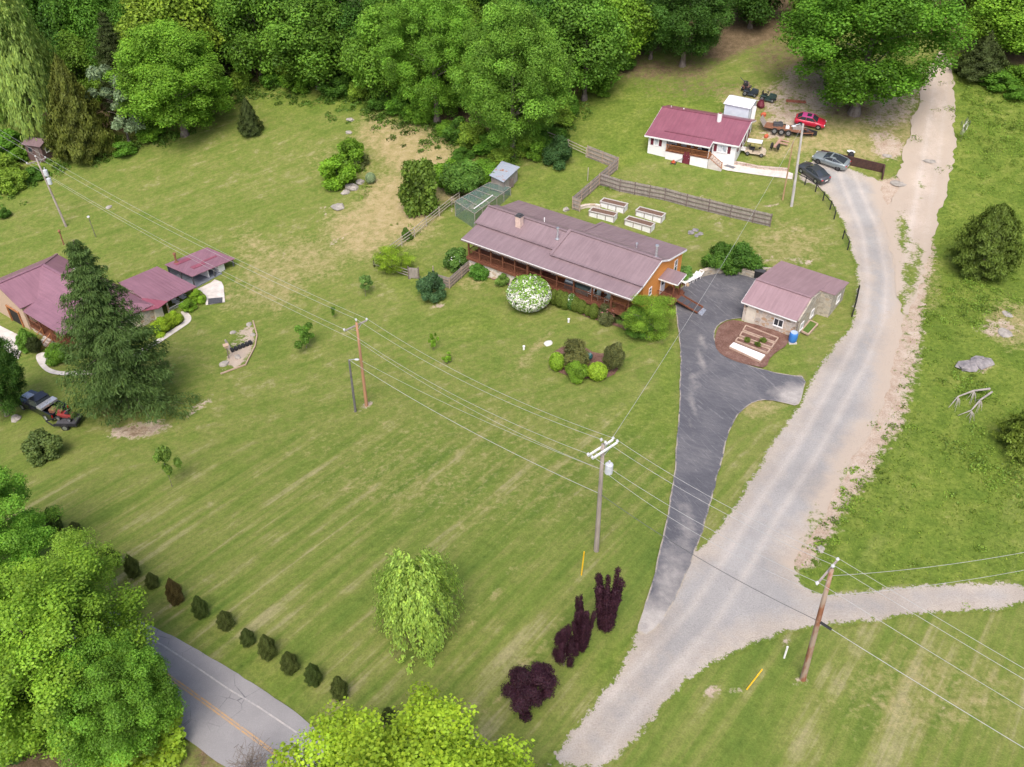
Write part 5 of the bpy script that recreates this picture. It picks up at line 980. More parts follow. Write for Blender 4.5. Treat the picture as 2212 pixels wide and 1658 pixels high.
rl=['little dark spruce farthest up the road row','little spruce half under the thin branched tree','third little spruce of the road row','shortest roundish little spruce of the road row','brown tinged little spruce in the road row','little spruce just below the brown tinged one','little spruce second below the brown tinged one','narrow little spruce above the road row middle','plump little spruce mid row beside the road','wide little spruce three from the row bottom','little spruce two from the row bottom','last clear little spruce above the yellow green maple','little spruce peeping over the roadside tree']
for i,(x,y,t,w,br) in enumerate(row): q=Z7(x,y); plant_px('little_spruce','shrubcone',i%4,q[0],q[1],Z7(0,t)[1],w*.4009*1.05,(.080,.064,.030) if br else random.choice([(.050,.068,.024),(.058,.072,.026),(.046,.066,.022)]),rl[i],'bush','little spruces planted in a row by the road')
q=Z8(425,1250); plant_px('little_spruce','shrubcone',2,q[0],q[1],Z8(0,1150)[1],30,(.048,.062,.024),'little spruce touching the yellow green maple crown','bush','little spruces planted in a row by the road')
# ---- uncounted growth
def scatter(name,pts,n_each,rad,size,label,cat,seed=0,hgt=.5,color=(.10,.2,.03,1)):
    rg=np.random.default_rng(seed); Q=[]; tt=[]
    for (x,y,s) in pts:
        k=int(n_each*s*rg.uniform(.4,1.4))+4; r=rad*s; a=rg.uniform(0,6.28,k); q=r*rg.uniform(0,1,k)**.6; X=x+np.cos(a)*q; Y=y+np.sin(a)*q
        Q.append(np.c_[X,Y,hz(X,Y)+rg.uniform(0.03,1,k)*hgt*s*(1-.6*(q/r)**2)]); tt.append(np.full(k,rg.normal(.5,.2)))
    C=np.vstack(Q); me=leafmesh(name,C,np.tile([0,0,1.],(len(C),1)),size,1.3,.7,np.concatenate(tt),seed=seed); o=bpy.data.objects.new(name,me); COL.objects.link(o); o.color=color
    return tag(o,label,cat,kind='stuff')
rs=np.random.default_rng(3); w_=[]
def along(px,n,spread,s0=.4,s1=1.2):
    for _ in range(n):
        i=rs.integers(0,len(px)-1); t=rs.uniform(); x=px[i][0]*(1-t)+px[i+1][0]*t; y=px[i][1]*(1-t)+px[i+1][1]*t; p=P(x,y); w_.append((p.x+rs.normal(0,spread),p.y+rs.normal(0,spread),rs.uniform(s0,s1)))
along([(1860,1110),(1880,1030),(1915,950),(1945,880),(1985,800),(2020,720),(2050,640)],30,.9,.3,.8)
along([(2070,700),(2110,660),(2160,640)],50,2.0); along([(2110,170),(2150,250),(2170,330)],90,2.4); along([(2070,820),(2140,850)],30,1.2,.4,.9); along([(2120,950),(2190,1080)],40,2.)
along([(1730,1240),(1790,1150),(1850,1060)],30,.5,.3,.7); along([(2100,200),(2200,420)],70,4.); along([(2090,620),(2170,590)],25,1.,.4,.9); along([(1000,430),(960,450)],12,.6); along([(850,480),(900,500)],5,.4,.3,.7)
along([(1420,420),(1500,430)],4,.3,.2,.4); along([(1300,405),(1330,410)],14,.7,.4,.8); along([(750,300),(790,420)],25,.8,.3,.8); along([(2000,1100),(2180,1000)],40,5.,.2,.6)
scatter('pasture_weeds',w_,60,.8,.14,'low bright weeds and brambles along the pasture fence line','weeds',1,.45,(.115,.185,.03,1))
w_=[]; along([(0,330),(100,345),(230,335),(380,292),(470,220),(560,185),(700,205),(860,245),(1000,310),(1110,350),(1190,300),(1240,240)],260,1.6,.5,1.3); along([(480,195),(700,210),(860,255),(1000,330)],120,2.2,.4,.9); along([(0,440),(60,400),(120,370)],40,1.5,.4,1.)
scatter('undergrowth',w_,60,1.0,.24,'dense green undergrowth at the foot of the wood','undergrowth',2,.9,(.065,.125,.02,1))
# longer grass blades over the pasture and rough lawn, uncountable
def tufts(name,poly,n,size,label,color,seed=5,hgt=.12):
    rg=np.random.default_rng(seed); w=[P(*p) for p in poly]; xs=[p.x for p in w]; ys=[p.y for p in w]; X=rg.uniform(min(xs),max(xs),n*3); Y=rg.uniform(min(ys),max(ys),n*3); k=inpoly(X,Y,w); X,Y=X[k][:n],Y[k][:n]
    f=np.zeros(len(X)); bx_=rg.uniform(0,1,(90,3))
    for q in bx_: f+=np.exp(-(((X-X.min()-q[0]*np.ptp(X))/(1.+3*q[2]))**2+((Y-Y.min()-q[1]*np.ptp(Y))/(1.+3*q[2]))**2))
    kk=rg.uniform(0,1,len(X))<.35+.6*f; X,Y=X[kk],Y[kk]
    C=np.c_[X,Y,hz(X,Y)+rg.uniform(.02,hgt,len(X))]; me=leafmesh(name,C,np.tile([0,0,1.],(len(C),1)),size,1.6,.9,rg.normal(.5,.25,len(C)),seed=seed); o=bpy.data.objects.new(name,me); COL.objects.link(o); o.color=color; return tag(o,label,'grass',kind='stuff')
tufts('pasture_grass',[(2080,160),(2212,160),(2300,700),(2300,1250),(1800,1270),(1720,1230),(1800,1120),(1905,945),(1945,800),(2000,640),(2060,400)],30000,.10,'tufted bright grass of the right hand pasture',(.105,.155,.022,1))
# ------------------------------------------------------------ vehicles
def carpaint(name,c,metal=.35,rough=.28): 
    n=N(name); return n.fin(c,rough,metal=metal,spec=.6,coat=.5)
M_TYRE=pmat('tyre_rubber',(.022,.022,.022),(.035,.033,.03),6,.85); M_RIM=carpaint('alloy_rim',(.45,.46,.48),.8,.35); M_RIMD=carpaint('dark_rim',(.09,.09,.10),.6,.4)
M_LAMPW=carpaint('clear_lamp_lens',(.75,.76,.78),.1,.12); M_LAMPR=carpaint('red_lamp_lens',(.45,.02,.015),0,.15)
def loft(m,st,mi=0,cap=True):
    n=len(st[0]); b=len(m.v)
    vs=[v for s in st for v in s]; fs=[(k*n+i,k*n+(i+1)%n,(k+1)*n+(i+1)%n,(k+1)*n+i) for k in range(len(st)-1) for i in range(n)]
    if cap: fs+=[tuple(range(n-1,-1,-1)),tuple(range((len(st)-1)*n,len(st)*n))]
    return m.add(vs,fs,mi)
def wheel(par,x,y,r,w,side,rim=None,z=None):
    z=r if z is None else z; m=MB(); m.cyl((x,y-w/2,z),(x,y+w/2,z),r,n=20)
    o=m.build('wheel',M_TYRE,par,smooth=False,bevel=.02); m=MB(); yo=y+side*w/2; m.cyl((x,yo-side*.03,z),(x,yo+side*.012,z),r*.64,r*.60,n=16)
    for k in range(5): a=k*1.2566; m.bar((x,yo+side*.015,z),(x+math.cos(a)*r*.55,yo+side*.015,z+math.sin(a)*r*.55),.07,.02,up=(0,1,0))
    m.build('rim',rim or M_RIM,o); return o
def car(name,label,fw,rw,L,Wd,prof,cab,paint,rimm=None,cat='car',group=None,glass=None,roofm=None,r=.33,sunroof=False,tilt=True):
    """prof: [(x,zbelt,halfwidth factor)], cab: [(x,z)] windscreen base, roof front, roof rear, rear glass base; x forward"""
    f=P(*fw,.33); b=P(*rw,.33); d=(f-b); d.z=0; d.normalize(); pr=Vector((-d.y,d.x,0)); pr=pr if pr.y>0 else -pr
    c=(f+b)/2+pr*(Wd/2-.1); c.z=H(c.x,c.y)+.0; ang=math.atan2(d.y,d.x); e=empty(name,tuple(c),ang,label,cat,group)
    dz=H(c.x+d.x*1.4,c.y+d.y*1.4)-H(c.x-d.x*1.4,c.y-d.y*1.4); dw=H(c.x-d.y,c.y+d.x)-H(c.x+d.y,c.y-d.x); e.rotation_euler=(math.atan2(dw,2.)*.9,-math.atan2(dz,2.8)*.9,ang)
    e.location.z+=.14
    w=Wd/2; st=[]
    for x,z,k in prof:
        zl=.22+max(0,abs(x)-L*.40)*.35; q=w*k
        st.append([(x,-q*.90,zl),(x,-q*.985,zl+.12),(x,-q,.55*z+.1),(x,-q*.95,z-.05),(x,-q*.84,z+.005),(x,0,z+.045),(x,q*.84,z+.005),(x,q*.95,z-.05),(x,q,.55*z+.1),(x,q*.985,zl+.12),(x,q*.90,zl)])
    m=MB(); loft(m,st); m.build('body',paint,e,smooth=True)
    (x0,z0),(x1,z1),(x2,z2),(x3,z3)=cab; m=MB()
    def sec(x,zb,zt,kb,kt): return [(x,-w*kb,zb),(x,-w*kt,zt),(x,0,zt+.03),(x,w*kt,zt),(x,w*kb,zb)]
    zt=z1-.03; sts=[sec(x0,z0-.06,z0+.0,.84,.80),sec(x1,z0-.04,zt,.87,.68),sec((x1+x2)/2,z0-.04,zt+.02,.88,.69),sec(x2,z3-.04,z2-.03,.87,.67),sec(x3,z3-.08,z3+.0,.82,.78)]
    loft(m,sts); m.build('window',glass or M_GLASS,e)
    m=MB(); loft(m,[[(x,-w*k,z-.02),(x,-w*k*.96,z+.025),(x,0,z+.05),(x,w*k*.96,z+.025),(x,w*k,z-.02)] for x,z,k in((x1-.02,z1,.69),((x1+x2)/2,z1+.03,.705),(x2+.02,z2,.68))]); m.build('roof',roofm or paint,e,smooth=False)
    if sunroof: m=MB(); m.bx(x1-.85,x1-.25,-w*.42,w*.42,z1+.07,z1+.095); m.build('sunroof',M_GLASS,e)
    for s in(-1,1):
        xm=(x1+x2)/2-.1
        for pa,pb,pw in(((x0-.02,s*w*.83,z0-.01),(x1,s*w*.70,z1),.07),((x3+.02,s*w*.80,z3-.01),(x2,s*w*.69,z2),.09),((xm,s*w*.885,z0-.02),(xm,s*w*.715,z1+.0),.06)): m=MB(); m.bar(pa,pb,pw,.06); m.build('pillar',paint,e)
        m=MB(); m.box((x0-.35,s*(w*.98),z0+.03),(.16,.16,.12)); m.build('mirror',paint,e,bevel=.03)
        xf=prof[0][0]; xr=prof[-1][0]
        m=MB(); m.sph((xf-.12,s*w*.66,prof[1][1]-.10),(.16,.2,.09),8,5); m.build('headlight',M_LAMPW,e,smooth=True)
        m=MB(); m.sph((xr+.10,s*w*.70,prof[-2][1]-.16),(.13,.2,.09),8,5); m.build('taillight',M_LAMPR,e,smooth=True)
        for x in(L*.295,-L*.29): 
            wheel(e,x,s*(w-.10),r,.22,s,rimm)
            m=MB(); m.cyl((x,s*(w*.93),r+.02),(x,s*(w+.004),r+.02),r+.055,n=18); m.build('wheel_arch',M_BLACK,e)
    m=MB(); m.box((xr-.0,0,.62),(.03,.45,.14)); m.build('number_plate',M_WTRIM,e)
    return e
SED=[(2.33,.60,.80),(2.2,.76,.93),(1.7,.88,.985),(.95,.97,1),(-.2,1.0,1.),(-1.4,1.02,1.),(-1.95,1.05,.98),(-2.25,.99,.90),(-2.36,.75,.82)]
car('grey_sedan','dark grey sedan parked beside the black rail fence',Z2(1440,885),Z2(1550,965),4.7,1.82,SED,[(1.05,.98),(.25,1.42),(-.85,1.43),(-1.75,1.05)],carpaint('dark_grey_car_paint',(.075,.08,.088)),glass=None)
COU=[(2.38,.58,.80),(2.22,.74,.94),(1.6,.88,1.),(.85,.97,1),(-.4,1.0,1.),(-1.3,1.06,1.02),(-1.95,1.09,1.),(-2.3,1.03,.90),(-2.4,.75,.82)]
car('silver_coupe','silver green coupe with sunroof parked against the timber wall',Z2(1578,812),Z2(1717,862),4.75,1.85,COU,[(.95,.98),(.1,1.36),(-.75,1.37),(-1.95,1.11)],carpaint('silver_green_car_paint',(.27,.31,.31)),M_RIMD,sunroof=True)
HAT=[(2.05,.58,.80),(1.92,.74,.94),(1.4,.86,1.),(.85,.95,1),(-.4,.98,1.),(-1.4,1.0,1.),(-1.9,.98,.97),(-2.1,.80,.88)]
car('red_hatchback','red hatchback with pinkish sun faded roof on the worn grass',Z2(1570,543),Z2(1425,515),4.2,1.72,HAT,[(.95,.95),(.25,1.40),(-1.25,1.40),(-1.85,1.0)],carpaint('red_car_paint',(.55,.02,.05),.05),roofm=carpaint('faded_pink_paint',(.50,.06,.22),.0,.5),sunroof=True)
# pickup
f=P(*Z3(190,1428),.4); b=P(*Z3(340,1485),.4); d=f-b; d.z=0; d.normalize(); pr=Vector((-d.y,d.x,0)); pr=pr if pr.y>0 else -pr; c=(f+b)/2+pr*.9
PK=empty('pickup_truck',(c.x,c.y,H(c.x,c.y)+.08),math.atan2(d.y,d.x),'black pickup truck with an open silver lidded bed on the left lawn','pickup truck'); mp=carpaint('black_truck_paint',(.012,.013,.018),.2,.2)
def tsec(x,w,zl,z): return [(x,-w*.93,zl),(x,-w,zl+.15),(x,-w,z-.12),(x,-w*.93,z),(x,0,z+.04),(x,w*.93,z),(x,w,z-.12),(x,w,zl+.15),(x,w*.93,zl)]
m=MB(); loft(m,[tsec(2.75,.86,.5,.85),tsec(2.6,.97,.45,1.08),(tsec(1.2,1.0,.42,1.18)),tsec(1.0,1.,.42,1.2),tsec(-.75,1.,.42,1.2)]); m.bx(-2.85,-.75,-1.0,1.0,.45,.72); m.bx(-2.85,-.75,-1.0,-.88,.72,1.22); m.bx(-2.85,-.75,.88,1.0,.72,1.22); m.bx(-2.9,-2.82,-.98,.98,.5,1.2); m.build('body',mp,PK)
m=MB(); q=lambda x,kb,kt,zb,zt:[(x,-kb,zb),(x,-kt,zt),(x,kt,zt),(x,kb,zb)]
loft(m,[q(1.15,.86,.84,1.15,1.2),q(.45,.9,.74,1.15,1.80),q(-.6,.9,.74,1.15,1.80),q(-.78,.88,.8,1.15,1.3)]); m.build('window',M_GLASS,PK); m=MB(); m.bx(-.66,.5,-.75,.75,1.79,1.86); m.build('roof',mp,PK,bevel=.03)
m=MB(); m.bx(-1.55,-.78,-.98,.98,1.22,1.5); m.build('toolbox',M_STEEL,PK,bevel=.03); m=MB(); m.box((-2.1,.1,.95),(.7,.6,.4),.3); m.build('load',M_RUST,PK)
m=MB(); m.bx(2.75,2.85,-.8,.8,.5,.7); m.build('bumper',M_STEEL,PK); m=MB(); m.bx(-2.98,-2.9,-.85,.85,.5,.7); m.build('rear_bumper',M_STEEL,PK); m=MB(); m.bx(1.3,2.4,-.4,.4,1.19,1.26); m.build('bonnet_panel',M_STEEL,PK,bevel=.03)  # pale steel slab raised on the black bonnet
for s in(-1,1):
    for x in(1.85,-1.75): wheel(PK,x,s*.90,.40,.26,s)
    m=MB(); m.sph((2.68,s*.75,.9),(.1,.17,.12),8,5); m.build('headlight',M_LAMPW,PK); m=MB(); m.box((-2.9,s*.92,.98),(.05,.12,.3)); m.build('taillight',M_LAMPR,PK); m=MB(); m.box((1.0,s*1.1,1.25),(.15,.22,.2)); m.build('mirror',M_BLACK,PK)
def trailer(name,label,px,ang,L,Wd,nw,mat,z=.5):
    p=P(*px); e=empty(name,tuple(p),ang,label,'trailer'); m=MB(); m.bx(-L/2,L/2,-Wd/2,Wd/2,z,z+.1); 
    m.build('deck',mat,e); m=MB()
    for s in(-1,1): m.bx(-L/2,L/2,s*Wd/2-.05,s*Wd/2+.05,z+.1,z+.32)
    m.bx(-L/2-.05,-L/2+.05,-Wd/2,Wd/2,z+.1,z+.4); m.build('side_rail',M_BLACK,e)
    m=MB(); m.bar((L/2,-Wd/2,z),(L/2+1.2,0,z),.1); m.bar((L/2,Wd/2,z),(L/2+1.2,0,z),.1); m.build('drawbar',M_BLACK,e)
    for k in range(nw):
        for s in(-1,1): wheel(e,(k-(nw-1)/2)*.95,s*(Wd/2+.15),.36,.2,s)
    return e
a=math.atan2(d.y,d.x)
TR=trailer('utility_trailer','small black trailer loaded with red machinery behind the pickup',Z3(530,1545),a+.5,2.2,1.6,1,M_DKGREY,.4)
RM=empty('red_mower',tuple(P(*Z3(520,1525))+Vector((0,0,.62))),a+.3,'red machine with black seat riding on the small trailer','mower'); mr=carpaint('red_enamel',(.26,.035,.03),0,.4)
m=MB(); m.bx(-.8,.8,-.35,.35,.15,.5); m.box((.55,0,.6),(.5,.45,.3)); m.bx(-.55,.0,-.55,-.36,.1,.3); m.build('body',mr,RM,bevel=.04); m=MB(); m.box((-.25,0,.6),(.45,.45,.12)); m.box((-.48,0,.8),(.1,.45,.4)); m.build('seat',M_BLACK,RM,bevel=.03)
for x,s in((.6,1),(.6,-1),(-.6,1),(-.6,-1)): wheel(RM,x,s*.45,.24,.2,s,M_RIM,.1)
# golf cart
f=P(*Z2(1017,750),.25); b=P(*Z2(1112,762),.25); d=f-b; d.z=0; d.normalize(); pr=Vector((-d.y,d.x,0)); pr=pr if pr.y>0 else -pr; c=(f+b)/2+pr*.5; 
GC=empty('golf_cart',(c.x,c.y,H(c.x,c.y)),math.atan2(-d.y,-d.x),'cream golf cart with white roof parked by the white house','golf cart'); mc=carpaint('cream_plastic',(.60,.50,.38),0,.4)
m=MB(); loft(m,[[(x,-w,zl),(x,-w,z),(x,w,z),(x,w,zl)] for x,w,zl,z in((1.45,.45,.35,.62),(1.25,.56,.3,.82),(.75,.58,.3,.95),(.65,.58,.3,.45),(-.3,.58,.3,.42),(-.35,.58,.3,.72),(-1.1,.56,.35,.78),(-1.35,.5,.4,.6))]); m.build('body',mc,GC)
m=MB(); m.bx(-.75,-.1,-.52,.52,.78,.92); m.bx(-.88,-.76,-.52,.52,.9,1.3); m.build('seat',M_BLACK,GC,bevel=.04); m=MB(); m.bx(-1.25,.75,-.62,.62,1.86,1.95); m.build('canopy',M_WTRIM,GC,bevel=.04)
m=MB()
for x0_,x1_ in((.95,.65),(-1.0,-1.1)):
    for s in(-1,1): m.bar((x0_,s*.52,.8),(x1_,s*.55,1.87),.05)
m.build('canopy_frame',M_DKGREY,GC); m=MB(); m.cyl((.55,.2,.9),(.5,.2,1.0),.18,n=12); m.build('steering_wheel',M_BLACK,GC); m=MB(); m.bx(-1.9,-1.3,-.5,.5,.55,.75); m.build('rear_deck',M_WTRIM,GC)
for x,s in((.95,1),(.95,-1),(-.9,1),(-.9,-1)): wheel(GC,x,s*.52,.26,.2,s)
# lawn tractors
def tractor(px,ang,label,hood,sc=1.):
    p=P(*px); e=empty('lawn_tractor',tuple(p),ang,label,'lawn mower'); e.scale=(sc,)*3; mh=carpaint('tractor_hood_paint',hood,0,.4)
    m=MB(); loft(m,[[(x,-w,zl),(x,-w,z),(x,0,z+.04),(x,w,z),(x,w,zl)] for x,w,zl,z in((.95,.2,.35,.6),(.85,.26,.32,.72),(.2,.28,.3,.82),(.12,.28,.3,.6))]); m.bx(-.75,.15,-.3,.3,.28,.42); m.build('hood',mh,e)
    m=MB(); m.bx(-.75,-.1,-.5,.5,.5,.58); m.bx(-.2,.5,-.55,.55,.12,.26); m.build('deck',mh,e,bevel=.03); m=MB(); m.bx(-.6,-.2,-.22,.22,.6,.7); m.bx(-.68,-.58,-.22,.22,.68,1.0); m.build('seat',M_BLACK,e,bevel=.03)
    m=MB(); m.cyl((.05,0,.75),(-.05,0,.95),.025,n=6); m.cyl((-.05,0,.95),(-.07,0,.98),.17,n=12); m.build('steering_wheel',M_BLACK,e)
    for x,s,r_ in((.65,1,.19),(.65,-1,.19),(-.5,1,.27),(-.5,-1,.27)): wheel(e,x,s*.45,r_,.2,s,M_RIM)
    return e
tractor(Z2(1030,280),RD(-25),'dark lawn tractor behind the white shed, nearer the brown one',(.03,.04,.05),1.25); tractor(Z2(1168,322),RD(-28),'dark green lawn tractor standing alone right of the shed',(.03,.06,.05),1.3); tractor(Z2(1000,235),RD(70),'brownish old lawn tractor behind the dark one',(.16,.08,.06),1.15)
p=P(*Z2(995,200)); e=empty('tiller',tuple(p),0,'narrow grey upright tiller at the back of the mowers','tiller'); m=MB(); m.bx(-.25,.25,-.2,.2,.2,.6); m.bar((-.2,-.15,.5),(-.9,-.2,1.1),.06); m.bar((-.2,.15,.5),(-.9,.2,1.1),.06); m.build('body',M_DKGREY,e); wheel(e,0,-.3,.22,.1,-1); wheel(e,0,.3,.22,.1,1)
p=P(*Z2(425,822)); e=empty('push_mower',tuple(p),RD(160),'orange push mower in front of the white house foundation','lawn mower'); m=MB(); m.cyl((0,0,.18),(0,0,.32),.32,.26,12); m.cyl((0,0,.32),(0,0,.5),.14,n=8); m.build('deck',pmat('orange_red_enamel',(.50,.10,.04),None,3,.5),e); m=MB(); m.bar((-.25,-.2,.3),(-1.3,-.2,.95),.04); m.bar((-.25,.2,.3),(-1.3,.2,.95),.04); m.bar((-1.3,-.2,.95),(-1.3,.2,.95),.04); m.build('handle',M_DKGREY,e)
for x,s in((.28,1),(.28,-1),(-.28,1),(-.28,-1)): wheel(e,x,s*.27,.12,.07,s)
# triple axle flatbed with junk, skiff, harrow
f=P(*Z2(1325,600),.36); b=P(*Z2(1240,585),.36); d=f-b; d.z=0; d.normalize(); pr=Vector((-d.y,d.x,0)); pr=pr if pr.y>0 else -pr; c=(f+b)/2+pr*1.05
FB=empty('flatbed_trailer',(c.x,c.y,H(c.x,c.y)),math.atan2(d.y,d.x),'rusty triple axle flatbed trailer in front of the red car','trailer')
m=MB(); m.bx(-2.6,2.6,-.95,.95,.62,.74); m.build('deck',M_RUST,FB); m=MB(); m.slab([(-2.6,-.9,.7),(-2.6,.9,.7),(-3.3,.9,1.7),(-3.3,-.9,1.7)],.07); m.build('ramp',M_GREYW,FB); m=MB(); m.bar((2.6,-.9,.6),(4.0,0,.55),.12); m.bar((2.6,.9,.6),(4.0,0,.55),.12); m.bar((3.9,0,.55),(3.9,0,0),.08); m.build('drawbar',M_RUST,FB)
for k in(-1,0,1):
    for s in(-1,1): wheel(FB,k*.95-.1,s*1.05,.40,.24,s)
for (x,y,w_,h_,mt,nm,lb) in((-.9,.2,1.3,.45,M_DKGREY,'scrap_engine','grey scrap heap on the flatbed middle'),(.5,-.35,.5,.35,M_WTRIM,'white_box','white box on the flatbed trailer'),(1.7,.1,1.2,.35,M_GREYW,'scrap_pile','brown scrap on the flatbed front')):
    e=empty(nm,tuple(FB.matrix_basis@Vector((x,y,.74))),math.atan2(d.y,d.x)+.3,lb,'scrap'); m=MB(); m.box((0,0,h_/2),(w_,w_*.6,h_)); m.box((w_*.2,.1,h_*.9),(w_*.4,w_*.3,h_*.6),.5); m.cyl((-w_*.3,0,h_*.5),(-w_*.3,.1,h_*1.6),.05,n=6); m.build('scrap',mt,e,bevel=.04)
p=P(*Z2(1440,590)); e=empty('black_skiff',(p.x,p.y,p.z+.15),math.atan2(d.y,d.x)+.05,'black pointed skiff beside the flatbed trailer','boat'); m=MB(); loft(m,[[(x,-w*.7,.0),(x,-w,.55),(x,-w*.88,.55),(x,-w*.6,.12),(x,w*.6,.12),(x,w*.88,.55),(x,w,.55),(x,w*.7,.0)] for x,w in((-1.8,.65),(-.6,.75),(.6,.68),(1.4,.4),(2.0,.05))]); m.build('hull',M_BLACK,e); 
for x in(-1.2,-.2,.7): m=MB(); m.bx(x-.12,x+.12,-.5,.5,.42,.48); m.build('seat',M_DKGREY,e)
p=P(*Z2(1250,680)); e=empty('wood_splitter',tuple(p),RD(60),'pink brown timber towing frame with one black wheel','implement'); m=MB(); m.bar((-1.6,0,.4),(1.2,0,.5),.35,.2); m.bar((0,-.1,.5),(.2,-1.3,.35),.3,.1); m.bar((1.0,0,.5),(1.2,-1.2,.35),.28,.1); m.build('frame',pmat('pink_brown_boards',(.48,.30,.23),(.38,.22,.17),3,.9),e); wheel(e,-1.4,-.45,.42,.25,-1,M_BLACK); wheel(e,-1.4,.45,.42,.25,1,M_BLACK)
def lump(name,px,r,mat,label,cat,h=None,dz=0.,jit=.12):
    p=P(*px); m=MB(); m.sph((0,0,(h or r)*.35),(r,r*.8,(h or r)),9,6,0,jit); o=m.build(name,mat,None,loc=(p.x,p.y,p.z+dz),rz=random.uniform(0,3)); return tag(o,label,cat)
for q,r,l in((Z2(1138,445),.4,'small orange red drum behind the white house'),(Z2(1160,612),.35,'orange red scrap beside the white house wall'),(Z2(1115,370),.7,'maroon bundle at the shed door')): lump('scrap_drum',q,r,pmat('orange_scrap',(.55,.13,.06),(.40,.08,.05),3,.8) if r<.6 else M_MAROON,l,'scrap')
p=P(*Z2(1395,335)); e=empty('old_harrow',tuple(p),RD(-12),'rusty red harrow lying on the bare ground','implement'); m=MB()
for y in(-.4,0,.4): m.bar((-1.4,y,.12),(1.4,y,.12),.08)
for x in(-1.2,-.4,.4,1.2): m.bar((x,-.5,.16),(x,.5,.16),.07)
m.build('frame',pmat('red_rust',(.40,.13,.08),(.3,.09,.06),3,.9),e)
# ------------------------------------------------------------ fences
def fence(name,label,px,h,style,mat,pm=None,spacing=2.4,cat='fence',hs=None):
    w=[P(*p) for p in px]; o0=w[0]; e=empty(name,tuple(o0),0,label,cat); boards=MB(); rails=MB(); U=Vector((0,0,1))
    for i in range(len(w)-1):
        a,b=w[i],w[i+1]; L=(b-a).xy.length; d=Vector(((b-a).x,(b-a).y,0)).normalized(); nn=Vector((-d.y,d.x,0)); nn=nn if nn.y<0 else -nn
        g=lambda t:Vector((a.x+d.x*t,a.y+d.y*t,H(a.x+d.x*t,a.y+d.y*t)))-o0
        k=max(1,round(L/spacing)); sp=L/k
        for j in range(k):
            p,q=g(j*sp),g((j+1)*sp)
            for z in ((.35,h-.3,(h+.05)/2) if style=='picket' else (h*.35,h*.65,h*.97) if style=='rail' else (h*.92,)): rails.bar(p+U*z+nn*.05,q+U*z+nn*.05,.045,.10)
        for j in range(k+(i==len(w)-2)):
            p=g(j*sp); m=MB(); m.bar(p-U*.2,p+U*(h+.06)+nn*0,.11,.11); m.build('post',pm or mat,e)
        if style=='picket':
            t=.07
            while t<L:
                p=g(t)-nn*.03; hh=h+random.uniform(-.02,.02); boards.bar(p+U*.04,p+U*hh,.128,.022,up=nn) if False else boards.add([p+U*.04-d*.063-nn*.01,p+U*.04+d*.063-nn*.01,p+U*hh+d*.063-nn*.01,p+U*hh-d*.063-nn*.01,p+U*.04-d*.063+nn*.01,p+U*.04+d*.063+nn*.01,p+U*hh+d*.063+nn*.01,p+U*hh-d*.063+nn*.01],[(0,1,2,3),(7,6,5,4),(0,4,5,1),(1,5,6,2),(2,6,7,3),(3,7,4,0)]); t+=.148
        if style=='mesh' :
            p,q=g(0),g(L); K=max(2,int(L/1.2))
            for j in range(K): a1,b1=g(j*L/K),g((j+1)*L/K); boards.add([a1+U*.02,b1+U*.02,b1+U*h*.9,a1+U*h*.9],[(0,1,2,3)])
    rails.build('rails',pm or mat,e)
    if boards.v: boards.build('boards' if style=='picket' else 'wire_mesh',mat if style=='picket' else M_NET,e)
    return e
n_=N('thin_wire_mesh'); tr=n_.n('BsdfTransparent'); df=n_.n('BsdfDiffuse'); df.inputs[0].default_value=(.12,.13,.12,1); mx=n_.n('MixShader'); mx.inputs[0].default_value=.13; n_.l(tr.outputs[0],mx.inputs[1]); n_.l(df.outputs[0],mx.inputs[2]); n_.l(mx.outputs[0],n_.out.inputs[0]); _net=M_NET; M_NET=n_.m
fence('picket_fence','long grey board fence between the raised beds and the cottage lawn',[(1295,401),(1338,415),Z2(355,1115),Z2(700,1205),Z2(1050,1290),Z2(1187,1322)],1.75,'picket',M_GREYW,M_GREYD)
fence('picket_fence','grey board fence climbing from the garden gate to the upper corner',[(1252,458),(1236,453),(1294,402),(1334,367),(1268,341)],1.75,'picket',M_GREYW,pmat('tan_fence_rails',(.42,.33,.25),(.33,.25,.19),3,.9))
fence('picket_fence','grey board fence stepping down from the stone foundation',[Z1(265,855),Z1(80,1020),Z1(-40,985),Z5(900,1560)],1.45,'picket',M_GREYW,pmat('tan_fence_rails',(.40,.32,.25),(.33,.25,.19),3,.9))
M_RAILW=pmat('pale_split_rail',(.46,.41,.34),(.36,.31,.25),3,.9)
fence('rail_fence','pale three rail fence running down from the netted run',[Z5(1105,960),Z5(1045,1000),Z5(845,1160),Z5(750,1245),Z5(650,1315),Z5(430,1480)],1.3,'rail',M_RAILW)
fence('rail_fence','weathered low rail fence across to the small gate',[Z5(430,1480),Z5(555,1520),Z5(715,1575)],1.2,'rail',M_GREYW)
fence('rail_fence','pale rail fence at the wood edge beside the dark bush',[Z5(1800,480),Z5(1965,545),Z5(2105,610)],1.3,'rail',M_RAILW)
fence('black_fence','black post and mesh fence curving round the parking pad',[Z2(1380,950),Z2(1465,992),Z2(1548,1045),Z2(1607,1116),Z2(1663,1186),Z2(1695,1262)],1.15,'mesh',M_BLACK,M_BLACK,3.)
fence('black_fence','short black fence piece along the drive below the curve',[Z2(1763,1418),Z2(1802,1505)],1.15,'mesh',M_BLACK,M_BLACK,3.)
fence('black_fence','dark low rail fence leaning beside the gravel by the garage',[Z4(1725,420),Z4(1700,540),Z4(1678,612)],.9,'rail',M_GREYD,M_BLACK,2.)
p=P(*Z5(745,1575)); e=empty('garden_gate',tuple(p),RD(-10),'small weathered board gate on the rail fence','gate'); m=MB()
for k in range(6): m.bx(-.5+k*.17,-.5+k*.17+.15,-.02,.02,.1,1.5)
